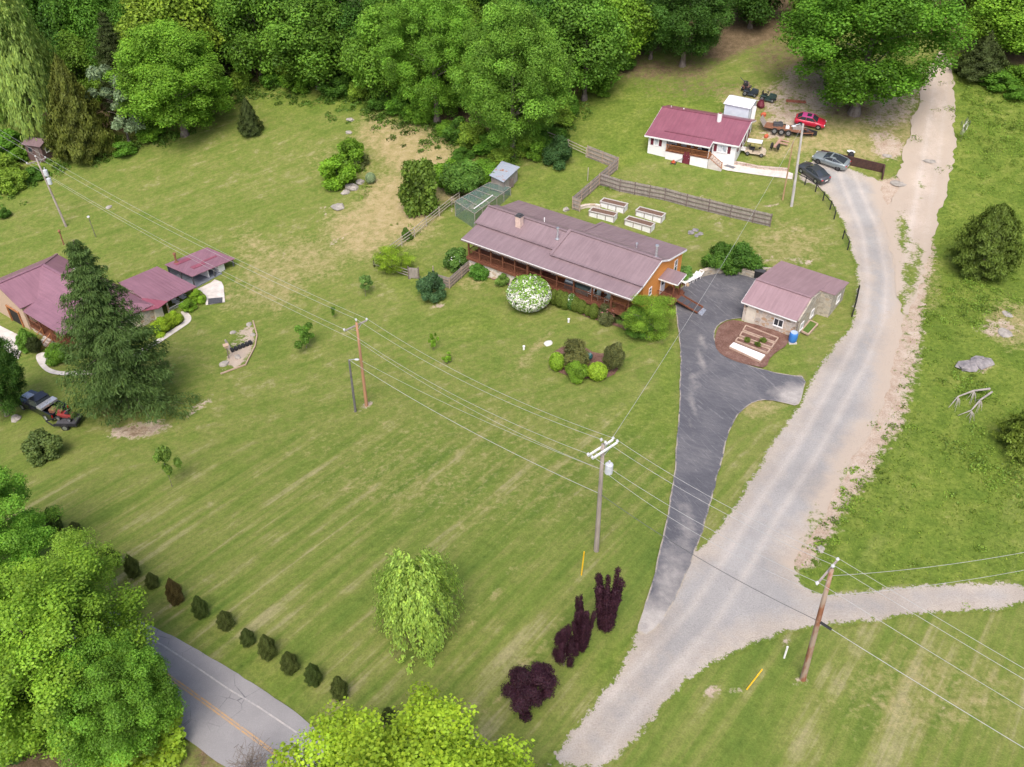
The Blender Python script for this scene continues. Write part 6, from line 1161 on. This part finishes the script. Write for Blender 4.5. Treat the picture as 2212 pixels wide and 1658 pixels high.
m.build('boards',M_GREYW,e); m=MB(); m.bx(-.6,.6,-.06,-.02,1.25,1.4); m.bx(-.6,.6,-.06,-.02,.3,.42); m.build('rails',M_GREYW,e)
for s in(-1,1): m=MB(); m.bx(s*.62-.06,s*.62+.06,-.06,.06,-.2,1.65); m.build('post',M_GREYD,e)
# timber wall round the parking pad
w=[P(*Y7(655,235)),P(*Y7(2110,575)),P(*Y7(2085,745))]; e=empty('timber_wall',tuple(w[0]),0,'dark brown sleeper wall holding back the bank by the parked cars','retaining wall')
for i in range(2):
    a,b=w[i]-w[0],w[i+1]-w[0]; m=MB()
    for k in range(5):
        h0=1.15 if i==0 else 1.15-.0; z=k*.23; 
        m.bar(a+Vector((0,0,z+.1)),b+Vector((0,0,z+.1 if i==0 else z*.55+.1)),.2,.215)
    m.build('sleepers',pmat('dark_brown_sleeper',(.085,.045,.035),(.055,.03,.025),2.5,.9),e)
lump('black_tub',Y7(1365,215),.55,M_BLACK,'black tub with a white lid behind the timber wall','tub',.55,0,0.); lump('tub_lid',Y7(1365,150),.58,M_WTRIM,'white lid on the black tub','lid',.10,.35,0.)
# curved stone wall by the drive
def stonewall(name,label,px,h,t,mat,capm=None):
    w=[P(*p) for p in px]; e=empty(name,tuple(w[0]),0,label,'retaining wall'); m=MB(); c=MB()
    for i in range(len(w)-1):
        a,b=w[i]-w[0],w[i+1]-w[0]; m.bar(a+Vector((0,0,h/2-.1)),b+Vector((0,0,h/2-.1)),t,h+.2); c.bar(a+Vector((0,0,h+.04)),b+Vector((0,0,h+.04)),t+.1,.08)
    m.build('stonework',mat,e); c.build('coping',capm or mat,e); return e
stonewall('stone_wall','low curved fieldstone wall round the top of the driveway',[Z4(478,300),Z4(530,283),Z4(600,270),Z4(700,264),Z4(800,276),Z4(905,306)],.8,.4,M_STONEG,pmat('pale_coping',(.52,.45,.36),(.4,.34,.27),2,.9))
stonewall('stone_wall','short straight stone wall behind the bins',[Z4(905,262),Z4(1045,268)],.6,.35,M_STONEG)
stonewall('edging_wall','low red and tan stone edging above the pale path',[Y6(1470,1150),Y6(1600,1165),Y6(1850,1220),(1700,371)],.35,.3,stonemat('mixed_edging_stone',[(.40,.25,.20),(.55,.45,.36),(.48,.33,.28),(.62,.52,.44)],2.5))
stonewall('garden_wall','low curved pale stone wall by the garden gate',[Z1(1110,390),Z1(1160,378),Z1(1230,375),Z1(1270,385)],.35,.3,M_STONEW)
# ------------------------------------------------------------ raised beds
M_SOIL=pmat('brown_bed_soil',(.20,.12,.085),(.13,.08,.055),5,.95,det=6)
for i,(a,b,lab) in enumerate(((Z1(1268,372),Z1(1455,428),'white panelled raised bed, upper left of the four'),(Z1(1180,447),Z1(1375,500),'white panelled raised bed, lower left of the four'),(Z1(1550,442),Z1(1750,506),'white panelled raised bed, upper right of the four'),(Z1(1462,516),Z1(1665,583),'white panelled raised bed, lower right of the four'))):
    pa,pb=P(*a),P(*b); L=(pb-pa).xy.length; e=empty('raised_bed',tuple(pa),math.atan2((pb-pa).y,(pb-pa).x),lab,'raised bed','four white raised beds'); pz=min(0,pb.z-pa.z)
    m=MB(); m.bx(0,L,0,1.15,-.3,.72); m.build('panel',M_WTRIM,e); m=MB()
    for x in(0,L/3,2*L/3,L): m.bx(x-.05,x+.05,-.05,-.003,-.3,.74); m.bx(x-.05,x+.05,1.153,1.2,-.3,.74)
    m.bx(-.06,L+.06,-.07,-.052,.62,.74); m.build('frame_post',M_GREYW,e)
    m=MB(); m.bx(-.08,L+.08,-.08,.06,.741,.79); m.bx(-.08,L+.08,1.09,1.23,.741,.79); m.bx(-.08,.06,.06,1.09,.741,.79); m.bx(L-.06,L+.08,.06,1.09,.741,.79); m.build('rim',pmat('pale_grey_rim',(.60,.57,.53),(.5,.47,.43),3,.9) if i==0 else bpy.data.materials['pale_grey_rim'],e)
    m=MB(); m.bx(.061,L-.061,.061,1.089,.6,.73 if i!=1 else .735); m.build('soil',M_SOIL,e)
M_TIMB=pmat('pale_bed_timber',(.50,.37,.28),(.40,.28,.21),3,.9)
for px,lab,nm in(((Z4(838,698),Z4(1092,797),Z4(1068,832),Z4(815,735)),'timber edged bed nearest the garage wall','garden_bed'),((Z4(808,748),Z4(1060,842),Z4(1040,872),Z4(790,778)),'timber edged bed second from the garage wall','garden_bed'),((Z4(775,795),Z4(1028,888),Z4(1005,915),Z4(755,820)),'timber edged bed with small dark plants','garden_bed'),((Z4(740,838),Z4(988,938),Z4(950,982),Z4(708,868)),'timber bed covered by a white sheet','garden_bed'),((Z4(1345,657),Z4(1405,686),Z4(1330,768),Z4(1275,741)),'timber edged bed of grass behind the garage','garden_bed')):
    w=[P(*q) for q in px]; e=empty(nm,tuple(w[0]),0,lab,'garden bed'); m=MB()
    for i in range(4): a,b=w[i]-w[0],w[(i+1)%4]-w[0]; m.bar(a+Vector((0,0,.27)),b+Vector((0,0,.27)),.12,.2)
    m.build('timber_frame',M_TIMB,e); m=MB(); wh='white' in lab; m.slab([q-w[0]+Vector((0,0,.30 if not wh else .42)) for q in w],.1); m.build('soil' if not wh else 'white_sheet',M_WTRIM if wh else (M_MULCH if 'grass' not in lab else pmat('bed_grass',(.10,.17,.03),(.07,.13,.02),5,.9)),e)
for q in(Z4(845,822),Z4(970,825),Z4(930,858)): plant('seedling','bush',random.randrange(4),P(*q)+Vector((0,0,.3)),.45,.35,(.09,.12,.03),'little dark seedling in the timber bed','plant','seedlings in the timber bed')
# barrel, bins, urn, small things
p=P(*Z4(1206,812)); e=empty('rain_barrel',tuple(p),0,'bright blue rain barrel at the garage corner','barrel'); mb=pmat('blue_plastic',(.05,.20,.52),(.04,.16,.45),2,.45)
m=MB(); m.tube([(0,0,.12),(0,0,.3),(0,0,.7),(0,0,1.1),(0,0,1.22)],[.36,.42,.44,.42,.37],16); m.build('body',mb,e,smooth=True); m=MB(); m.cyl((0,0,1.22),(0,0,1.27),.36,n=16); m.build('lid',pmat('pale_blue_lid',(.45,.55,.68),None,2,.5),e); m=MB(); m.bx(-.4,.4,-.4,.4,-.1,.12); m.build('block_base',M_CONC,e)
for q,l in((Z4(925,305),'left of two black wheelie bins behind the garage'),(Z4(962,312),'right of two black wheelie bins behind the garage')):
    p=P(*q); e=empty('wheelie_bin',tuple(p),RD(-30),l,'bin','black bins'); m=MB(); loft(m,[[(-w,-w,z),(w,-w,z),(w,w,z),(-w,w,z)] for w,z in((.24,.05),(.30,1.0))]); m.build('body',M_BLACK,e); m=MB(); m.box((0,0,1.05),(.66,.7,.1)); m.build('lid',M_DKGREY,e,bevel=.02)
    for s in(-1,1): m=MB(); m.cyl((-.24,s*.2,.12),(-.24,s*.28,.12),.12,n=10); m.build('wheel',M_TYRE,e)
def chair(name,px,ang,label,mat,cat='chair',base=None,sc=1.,par=None,loc=None):
    p=P(*px) if loc is None else loc; e=empty(name,tuple(p),ang,label,cat); e.scale=(sc,)*3
    m=MB(); m.bx(-.26,.26,-.26,.26,.40,.45); m.build('seat',mat,e); m=MB(); m.slab([(-.26,.24,.45),(.26,.24,.45),(.26,.42,1.0),(-.26,.42,1.0)],.04); m.build('backrest',mat,e)
    for x in(-.24,.24):
        for y in(-.24,.24): m=MB(); m.bx(x-.02,x+.02,y-.02,y+.02,0,.40); m.build('leg',mat,e)
        m=MB(); m.bx(x-.03,x+.03,-.26,.28,.62,.66); m.build('armrest',mat,e)
    return e
def lounger(px,ang,label):
    p=P(*px); p.z+=.1; e=empty('white_lounger',tuple(p),ang,label,'lounger'); m=MB()
    for k in range(9): m.bx(-.32,.32,-.95+k*.145,-.95+k*.145+.12,.36,.40)
    m.build('seat',M_WTRIM,e); m=MB(); m.slab([(-.32,.36,.38),(.32,.36,.38),(.32,.85,.85),(-.32,.85,.85)],.04); m.build('backrest',M_WTRIM,e)
    for x in(-.3,.3):
        for y in(-.85,.3): m=MB(); m.bx(x-.03,x+.03,y-.03,y+.03,0,.36); m.build('leg',M_WTRIM,e)
lounger(Z4(385,348),RD(-50),'white outdoor lounger nearest the house gable'); lounger(Z4(420,330),RD(-50),'white outdoor lounger in the middle by the drive'); lounger(Z4(450,318),RD(-50),'white outdoor lounger nearest the stone wall')
lump('wooden_tub',Z4(375,368),.3,pmat('tan_tub',(.45,.33,.22),None,3,.9),'round tan tub beside the white loungers','planter',.35,0,0.)
p=P(*Z12(1650,385)); e=empty('green_urn',tuple(p),0,'dark green lidded urn in the mulch island','urn'); m=MB(); m.tube([(0,0,0),(0,0,.3),(0,0,.6),(0,0,.85),(0,0,1.0)],[.16,.14,.42,.46,.30],12); m.build('body',pmat('dark_teal_glaze',(.02,.09,.085),None,2,.35),e,smooth=True); m=MB(); m.sph((0,0,1.0),(.32,.32,.12),10,5); m.build('lid',pmat('pale_teal',(.15,.26,.25),None,2,.4),e)
for q,l in((Z12(1530,140),'white pipe stub on the lawn nearer the porch'),(Z12(1255,308),'white pipe stub on the middle lawn')):
    p=P(*q); m=MB(); m.cyl((0,0,-.1),(0,0,.4),.11,n=10); m.cyl((0,0,.4),(0,0,.46),.14,n=10); tag(m.build('cleanout_pipe',M_WTRIM,None,loc=tuple(p)),l,'pipe')
lump('white_rock',Z12(1405,272),.55,pmat('white_stone',(.72,.70,.66),(.6,.58,.54),2,.9),'flat white stone left of the mulch island','rock',.18)
# rocks
M_ROCK=pmat('pale_grey_rock',(.42,.38,.33),(.26,.24,.21),1.2,.95,obj=True,det=7)
rk=[(Z5(240,320),.9,.35,'small pale rock in the top outcrop'),(Z5(232,420),.8,.3,'narrow rock below the top outcrop'),(Z5(255,860),1.5,.6,'long rock outcrop below the bright slope bushes'),(Z5(320,815),1.0,.45,'jagged rock beside the blue grey shrub'),(Z5(150,1010),1.5,.45,'smooth pale rock ledge on the dry slope'),(Z5(205,895),.9,.4,'rock at the lower end of the outcrop'),(Z11(1000,520),1.6,.5,'dark burnt rock heap in the pasture, left lobe'),(Z11(1070,500),1.7,.6,'dark burnt rock heap in the pasture, right lobe'),(Z11(1235,205),.9,.12,'pale flat rock in the right pasture, upper'),(Z11(1220,318),1.3,.15,'pale grey rock patch in the right pasture'),(Z10(775,950),1.6,.14,'pale ledge stone across the tan track'),(Z10(590,1090),1.5,.2,'pale flat stone left of the tan track'),(Z10(520,925),.9,.2,'pink stone above the parking bank'),((35,905),.9,.3,'flat stone ring at the dark round tree foot'),(Z1(1985,580),.7,.3,'left stone of the fire pit ring'),(Z1(2060,590),.6,.3,'right stone of the fire pit ring'),(Z1(2020,560),.6,.25,'back stone of the fire pit ring'),(Z1(2030,605),.5,.25,'front stone of the fire pit ring'),(Z3(1690,1095),.8,.4,'grey rock at the rockery foot'),(Z3(1795,1045),.6,.4,'rock in the middle of the rockery'),(Z3(1760,855),.5,.25,'white stone at the rockery left edge'),(Z3(1880,795),.6,.3,'pale stone at the rockery top'),(Z3(1908,875),.5,.3,'pale stone at the rockery right edge'),(Z6(670,1278),.7,.25,'lone grey stone on the upper left lawn'),(Z1(1000,400),.7,.4,'rock beside the garden gate posts'),(Z9(905,200),.45,.5,'squared pale block at the crossroads verge')]
M_BURNT=pmat('burnt_grey_rock',(.16,.15,.155),(.34,.31,.30),1.6,.95,det=8)
for q,r,h,l in rk: lump('rock',q,r*.72,M_BURNT if 'burnt' in l or 'fire pit' in l else M_ROCK,l,'rock',h*.75,-.03,.2)
def prop_stick(name,a,b,r,mat,label,cat,taper=1.):
    m=MB(); m.cyl((0,0,0),Vector(b)-Vector(a),r,r*taper,8); o=m.build(name,mat,None,loc=tuple(a)); return tag(o,label,cat)
# fallen branches
M_DEADW=pmat('bleached_dead_wood',(.42,.38,.34),(.30,.27,.24),3,.95)
p0=P(*Z11(1120,680)); e=empty('fallen_branch',tuple(p0),0,'bleached fallen branches lying in the pasture','branch'); m=MB()
def gp_(q,z): v=P(*q); return v-p0+Vector((0,0,z))
for k,ln in enumerate([[(1115,672,.5),(1020,690,.7),(930,720,.5),(885,765,.1)],[(1135,675,.2),(1060,740,.6),(1015,795,.3),(940,815,.1)]]): 
    m=MB(); m.tube([gp_(Z11(x+random.uniform(-6,6),y+random.uniform(-5,5)),z) for x,y,z in ln],[.11,.09,.06,.02],6)
    for (x,y,z) in ln[1:3]:
        for s in((-18,55),(20,48),(5,30),(-35,30),(-25,-22),(30,25),(-10,70)): k_=random.uniform(.6,1.1); m.tube([gp_(Z11(x,y),z),gp_(Z11(x+s[0]*.6*k_+4,y+s[1]*.5*k_),z*.5),gp_(Z11(x+s[0]*k_,y+s[1]*k_),.05)],[.035,.02,.008],5)
    m.build('limb',M_DEADW,e)
# markers and posts
M_YELP=pmat('yellow_plastic',(.85,.50,.02),None,2,.5)
a=P(1256,1243); b=PZ(1262,1192,a.z+2.2); prop_stick('guy_marker',a,b,.05,M_YELP,'yellow guy wire sleeve beside the double armed pole','guy marker')
a=P(1613,1490); b=PZ(1647,1446,a.z+1.6); prop_stick('guy_marker',a,b,.045,M_YELP,'yellow guy wire sleeve left of the leaning right pole','guy marker')
a=P(*Z9(672,890)); prop_stick('white_post',a,a+Vector((0,0,1.25)),.07,M_WTRIM,'short white marker post in the lower right grass','post')
a=P(*Z5(2118,800)); prop_stick('lone_post',a,a+Vector((0,0,1.9)),.06,M_RAILW,'single tan post in the grass by the upper fence','post')
a=P(*Z3(482,190)); prop_stick('rusty_post',a,a+Vector((0,0,2.0)),.09,M_RUST,'rusty post with a ball top behind the left house','post'); lump('ball_finial',Z3(482,190),.22,M_RUST,'round rusty ball on top of the post','finial',.22,1.95,0.)
# rockery details
p=P(*Z3(1755,995)); e=empty('black_planter_steps',tuple(p),RD(35),'row of black planter tiers in the rockery','planter'); 
for k in range(6): m=MB(); m.box((k*.42,0,.2+k*.03),(.34,.55,.35)); m.build('tier',M_BLACK,e,bevel=.04)
a=P(*Z3(1728,1050)); e=empty('bird_box',tuple(a),.4,'little wooden bird box on a post at the rockery','bird box'); m=MB(); m.bx(-.05,.05,-.05,.05,-.1,1.5); m.build('post',M_GREYD,e); m=MB(); m.bx(-.2,.2,-.18,.18,1.5,1.85); m.slab([(-.3,-.28,1.82),(.3,-.28,1.82),(.3,0,2.02),(-.3,0,2.02)],.03); m.slab([(-.3,0,2.02),(.3,0,2.02),(.3,.28,1.82),(-.3,.28,1.82)],.03); m.build('box',pmat('pale_bird_box',(.5,.36,.25),None,3,.8),e)
a=P(*Z3(1735,985)); m=MB(); m.tube([(0,0,0),(-.15,.1,.6),(-.3,.1,1.3)],[.22,.2,.1],7); tag(m.build('driftwood_stump',M_GREYW,None,loc=tuple(a)),'grey driftwood stump standing in the rockery','stump')
w=[P(*q) for q in(Z3(1910,770),Z3(1940,880),Z3(1925,960),Z3(1855,1100),Z3(1665,1170))]; e=empty('timber_edging',tuple(w[0]),0,'pale timber edging round the rockery','edging'); m=MB()
for i in range(4): m.bar(w[i]-w[0]+Vector((0,0,.12)),w[i+1]-w[0]+Vector((0,0,.12)),.12,.14)
m.build('board',M_TIMB,e)
w=[P(*q) for q in(Y2(1400,950),Y2(1625,930),Y2(1622,1008),Y2(1398,1040))]; m=MB(); m.slab([q-w[0]+Vector((0,0,.16)) for q in w],.04); tag(m.build('door_mat',M_DKGREY,None,loc=tuple(w[0])),'black mat at the front of the carport patio','mat')
lump('black_planter',Z3(355,1025),.35,M_BLACK,'round black planter at the walk by the left steps','planter',.25,0,0.)
for q,l in((Y2(905,1040),'white rocking chair on the sunroom porch, left'),(Y2(1015,970),'white rocking chair on the sunroom porch, right')):
    p=PZ(*q,-4.33); chair('rocking_chair',None,RD(60),l,M_WTRIM,loc=p,sc=1.2)
# furniture on the ranch porch
def BHw(u,v,z): return BH.matrix_basis@Vector((u,v,z))
bpy.context.view_layer.update()
for u,l in((17.6,'pale porch chair beside the grill'),(18.9,'pale porch chair by the corner post'),(16.8,'white porch chair nearest the grill')): chair('porch_chair',None,RD(-35.8),l,M_WTRIM if 'white' in l else pmat('pale_green_chair',(.36,.42,.38),None,2,.7),loc=BHw(u,1.2,1.45))
p=BHw(20.4,1.3,1.45); e=empty('porch_table',tuple(p),RD(-35.8),'long wooden table at the right end of the porch','table'); m=MB(); m.bx(-.9,.9,-.4,.4,.7,.75); m.build('tabletop',M_CEDARL,e)
for x in(-.8,.8):
    for y in(-.3,.3): m=MB(); m.bx(x-.04,x+.04,y-.04,y+.04,0,.7); m.build('leg',M_CEDARL,e)
p=BHw(14.0,1.3,1.45); e=empty('barbecue',tuple(p),RD(-35.8),'steel barbecue on the porch of the long house','barbecue'); m=MB(); m.bx(-.6,.6,-.3,.3,0,.8); m.build('cabinet',M_DKGREY,e); m=MB(); m.tube([(-.5,0,.9),(.5,0,.9)],.28,10); m.build('lid',M_STEEL,e)
p=BHw(15.7,1.3,1.45); e=empty('porch_cabinet',tuple(p),RD(-35.8),'dark green grey cabinet beside the barbecue','cabinet'); m=MB(); m.bx(-.8,.8,-.3,.3,0,.95); m.bx(-.85,.85,-.35,.35,.95,1.0); m.build('box',pmat('green_grey_paint',(.12,.16,.15),None,2,.6),e)
def WHw(u,v,z): return WH.matrix_basis@Vector((u,v,z))
for u,l in((4.2,'brown chair at the left of the cottage porch'),(5.6,'brown chair in the middle of the cottage porch'),(6.6,'brown chair by the cottage front door')): chair('porch_chair',None,RD(-27),l,M_CEDARL,loc=WHw(u,1.2,4.5))
# ------------------------------------------------------------ poles and wires
M_POLEO=pmat('orange_stained_pole',(.42,.22,.12),(.34,.19,.12),1.5,.85,sc=(2,2,.5)); M_POLEG=pmat('grey_pole_wood',(.36,.31,.27),(.25,.21,.18),2,.9,sc=(2,2,.4)); M_POLED=pmat('dark_grey_pole',(.16,.15,.145),(.11,.10,.10),2,.9); M_POLEB=pmat('red_stained_pole_wood',(.33,.25,.19),(.26,.11,.06),.9,.85,sc=(1,1,.35),lo=.45,hi=.55)
M_CERAM=pmat('pale_ceramic',(.62,.62,.62),None,2,.35); M_ALU=pmat('pale_transformer_paint',(.60,.63,.66),None,2,.4); M_WIRE=pmat('pale_wire',(.42,.42,.40),None,2,.6); M_WIRED=pmat('dark_wire',(.10,.10,.10),None,2,.6)
ATT={}
def utilpole(key,label,bpx,Ht,arms,mat,tpx=None,r=.17,double=False,trans=0,name='utility_pole'):
    b=P(*bpx); top=b+Vector((0,0,Ht))
    if tpx: t2=PZ(*tpx,b.z+Ht); top=t2 if (t2-top).length<2.2 else top
    e=empty(name,tuple(b),0,label,'utility pole'); ax=(top-b); m=MB(); m.tube([ax*t for t in(-.03,0,.33,.66,1.)],[r*1.15,r*1.15,r*1.0,r*.85,r*.72],12); m.build('pole',mat,e,smooth=True)
    pts=[]
    if arms:
        A,B=[PZ(*q,b.z+Ht-.45) for q in arms]; dd=(B-A); dd.z=0; L=2.5; dd=dd.normalized()*L/2; cc=top-Vector((0,0,.45)); nn=Vector((-dd.y,dd.x,0)).normalized()
        for s in((-1,1) if double else (0,)):
            o=nn*s*(.2 if double else 0); 
            if not double: o=nn*.2
            m=MB(); m.bar(cc-dd+o-b,cc+dd+o-b,.11,.13); m.build('crossarm',M_GREYW if not double else M_WTRIM,e)
            m=MB(); m.bar(cc-dd*.55+o-b,ax*.9+o*.3,.04); m.bar(cc+dd*.55+o-b,ax*.9+o*.3,.04); m.build('brace',M_STEEL,e)
        for q in(cc-dd,top+Vector((0,0,.15))-Vector((0,0,.0)),cc+dd): 
            for s in((-1,1) if double else (0,)): 
                o=nn*s*.2 if double else nn*.2*(q is not pts); z=q+o*(1 if abs((q-top).length)>.5 or double else 0)-b; m=MB(); m.cyl(z,z+Vector((0,0,.14)),.06,.09,8); m.cyl(z+Vector((0,0,.14)),z+Vector((0,0,.26)),.12,.05,8); m.build('insulator',M_CERAM,e)
            pts.append(q+Vector((0,0,.22)))
    ATT[key]=dict(p=pts,b=b,top=top,n=b+ax*.78,c=b+ax*.56)
    for k in range(trans):
        q=b+ax*(.80-.12*k)+Vector((.5,-.1,0)) ; m=MB(); m.tube([q-b-Vector((0,0,.45)),q-b-Vector((0,0,.40)),q-b+Vector((0,0,.38)),q-b+Vector((0,0,.45))],[.22,.29,.29,.2],14); m.build('transformer',M_ALU,e,smooth=False); m=MB(); m.cyl(q-b+Vector((0,0,.45)),q-b+Vector((0,0,.7)),.05,.07,8); m.build('bushing',M_CERAM,e)
    return e
utilpole('C','grey utility pole with double white crossarms and transformer, mid lawn',(1288,1190),10.85,(Z12(1645,965),Z12(1785,875)),M_POLEG,(1303,960),double=True,trans=1,r=.18)
utilpole('L','orange brown utility pole with single crossarm on the left lawn',(792,877),9.9,(Z12(178,183),Z12(292,130)),M_POLEO,(770,697),r=.15)
utilpole('R','brown and grey utility pole leaning right below the crossroads',(1734,1468),11.0,(Z9(940,415),Z9(1038,300)),M_POLEB,(1797,1230),r=.18)
utilpole('F','far left utility pole with transformers near the brown hut',(143,490),9.6,(Z6(175,1005),Z6(278,972)),M_POLEG,Z6(222,975),trans=2,r=.14)
b=P(768,890); e=empty('light_pole',tuple(b),0,'short dark pole with lamp beside the orange pole','lamp post'); tp=PZ(754,778,b.z+6.1)-b; m=MB(); m.tube([(0,0,-.3),tp*.5,tp],[.12,.11,.09],10); m.build('pole',M_POLED,e); m=MB(); m.bar(tp,tp+Vector((.7,-.1,.15)),.06); m.build('arm',M_STEEL,e); m=MB(); m.sph(tp+Vector((.75,-.1,.12)),(.25,.15,.09),8,5); m.build('lamp',M_CERAM,e); ATT['G']=dict(top=b+tp)
b=P(1710,446); e=empty('light_pole',tuple(b),0,'tall pale grey pole with a curved lamp arm by the parked cars','lamp post'); tp=PZ(1735,268,b.z+10.6)-b; m=MB(); m.tube([(0,0,-.3),tp*.3,tp*.6,tp],[.19,.17,.15,.13],12); m.build('pole',pmat('pale_grey_pole',(.50,.47,.44),(.38,.35,.33),2,.85,sc=(2,2,.4)),e); m=MB(); m.tube([tp*.96,tp*.97+Vector((-.5,-.1,.35)),tp*.97+Vector((-1.1,-.2,.2))],.05,6); m.build('arm',M_STEEL,e); m=MB(); m.sph(tp*.97+Vector((-1.2,-.2,.1)),(.3,.18,.12),8,5); m.build('lamp',M_CERAM,e); ATT['T']=dict(top=b+tp)
b=P(*Z2(1290,1110)); tp=PZ(*Z2(1375,640),b.z+7.8)-b; e=empty('wood_pole',tuple(b),0,'thin tan pole leaning beside the tall pale pole','pole'); m=MB(); m.tube([(0,0,-.3),tp*.5,tp],[.11,.10,.08],8); m.build('pole',pmat('tan_pole',(.42,.28,.15),(.32,.2,.11),2,.85),e)
b=P(*Z6(588,1455)); tp=PZ(*Z6(543,1335),b.z+4.2)-b; e=empty('yard_lamp',tuple(b),0,'small thin yard lamp on the upper left lawn','lamp post'); m=MB(); m.tube([(0,0,-.2),tp],.05,6); m.build('pole',M_GREYW,e); m=MB(); m.sph(tp,(.2,.2,.15),8,5); m.build('lamp',M_CERAM,e)
def wire(a,b,sag,label,r=.014,mat=None,name='power_line'):
    a,b=Vector(a),Vector(b); k=20; pts=[a.lerp(b,i/k)-Vector((0,0,sag*4*(i/k)*(1-i/k)))-a for i in range(k+1)]; m=MB(); m.tube(pts,r,5); o=m.build(name,mat or M_WIRE,None,loc=tuple(a)); return tag(o,label,'cable')
pn=['near','middle','far']
offL=PZ(-60,270,ATT['F']['p'][0].z); 
for i in range(3):
    wire(ATT['F']['p'][i],ATT['L']['p'][i],.9,pn[i]+' wire from the far left pole to the orange pole'); wire(ATT['L']['p'][i],ATT['C']['p'][i],1.0,pn[i]+' wire from the orange pole to the double armed pole'); wire(ATT['C']['p'][i],ATT['R']['p'][i],.6,pn[i]+' wire from the double armed pole to the leaning right pole')
    d=(ATT['R']['p'][i]-ATT['C']['p'][i]); d.z=0; d.normalize(); wire(ATT['R']['p'][i],ATT['R']['p'][i]+d*55-Vector((0,0,1)),.9,pn[i]+' wire leaving the leaning pole to the lower right corner')
    d=(ATT['F']['p'][i]-ATT['L']['p'][i]); d.z=0; d.normalize(); wire(ATT['F']['p'][i],ATT['F']['p'][i]+d*45+Vector((0,0,2)),.5,pn[i]+' wire leaving the far left pole to the photo edge')
for a,b,l in(('F','L','neutral wire from the far left pole to the orange pole'),('L','C','neutral wire from the orange pole to the double armed pole'),('C','R','neutral wire from the double armed pole to the leaning pole')): wire(ATT[a]['n'],ATT[b]['n'],.9,l)
wire(ATT['G']['top'],ATT['C']['c'],.7,'thick cable from the short lamp pole to the double armed pole',.021); wire(ATT['C']['c'],ATT['R']['c'],.6,'thick dark cable from the double armed pole across the road',.021,M_WIRED)
d=(ATT['R']['c']-ATT['C']['c']); d.z=0; d.normalize(); wire(ATT['R']['c'],ATT['R']['c']+d*55,.9,'thick cable from the leaning pole to the lower right corner',.022); wire(ATT['R']['c'],ATT['R']['c']+d*.9-Vector((0,0,.1)),.0,'black splice case hanging on the cable by the leaning pole',.10,M_BLACK,'splice_case')
d=(ATT['L']['p'][0]-ATT['C']['p'][0]); 
wire(ATT['R']['top']-Vector((0,0,.6)),PZ(2330,1170,ATT['R']['top'].z-1),.5,'wire from the leaning pole to the right edge, upper'); wire(ATT['R']['n'],PZ(2330,1208,ATT['R']['top'].z-3),.5,'wire from the leaning pole to the right edge, lower')
wire(ATT['C']['top']-Vector((0,0,.8)),ATT['T']['top'],1.2,'service wire from the double armed pole up to the pale pole')
wire(ATT['C']['n'],ATT['L']['c'],.5,'thin lower wire beneath the power lines') 
# bare twigs by the road
b=P(545,1655,2.); b.z=H(b.x,b.y); plant('bare_bush','bare',3,b,3.2,2.2,(.2,.2,.2),'bare twiggy bush beside the road at the bottom','bush')
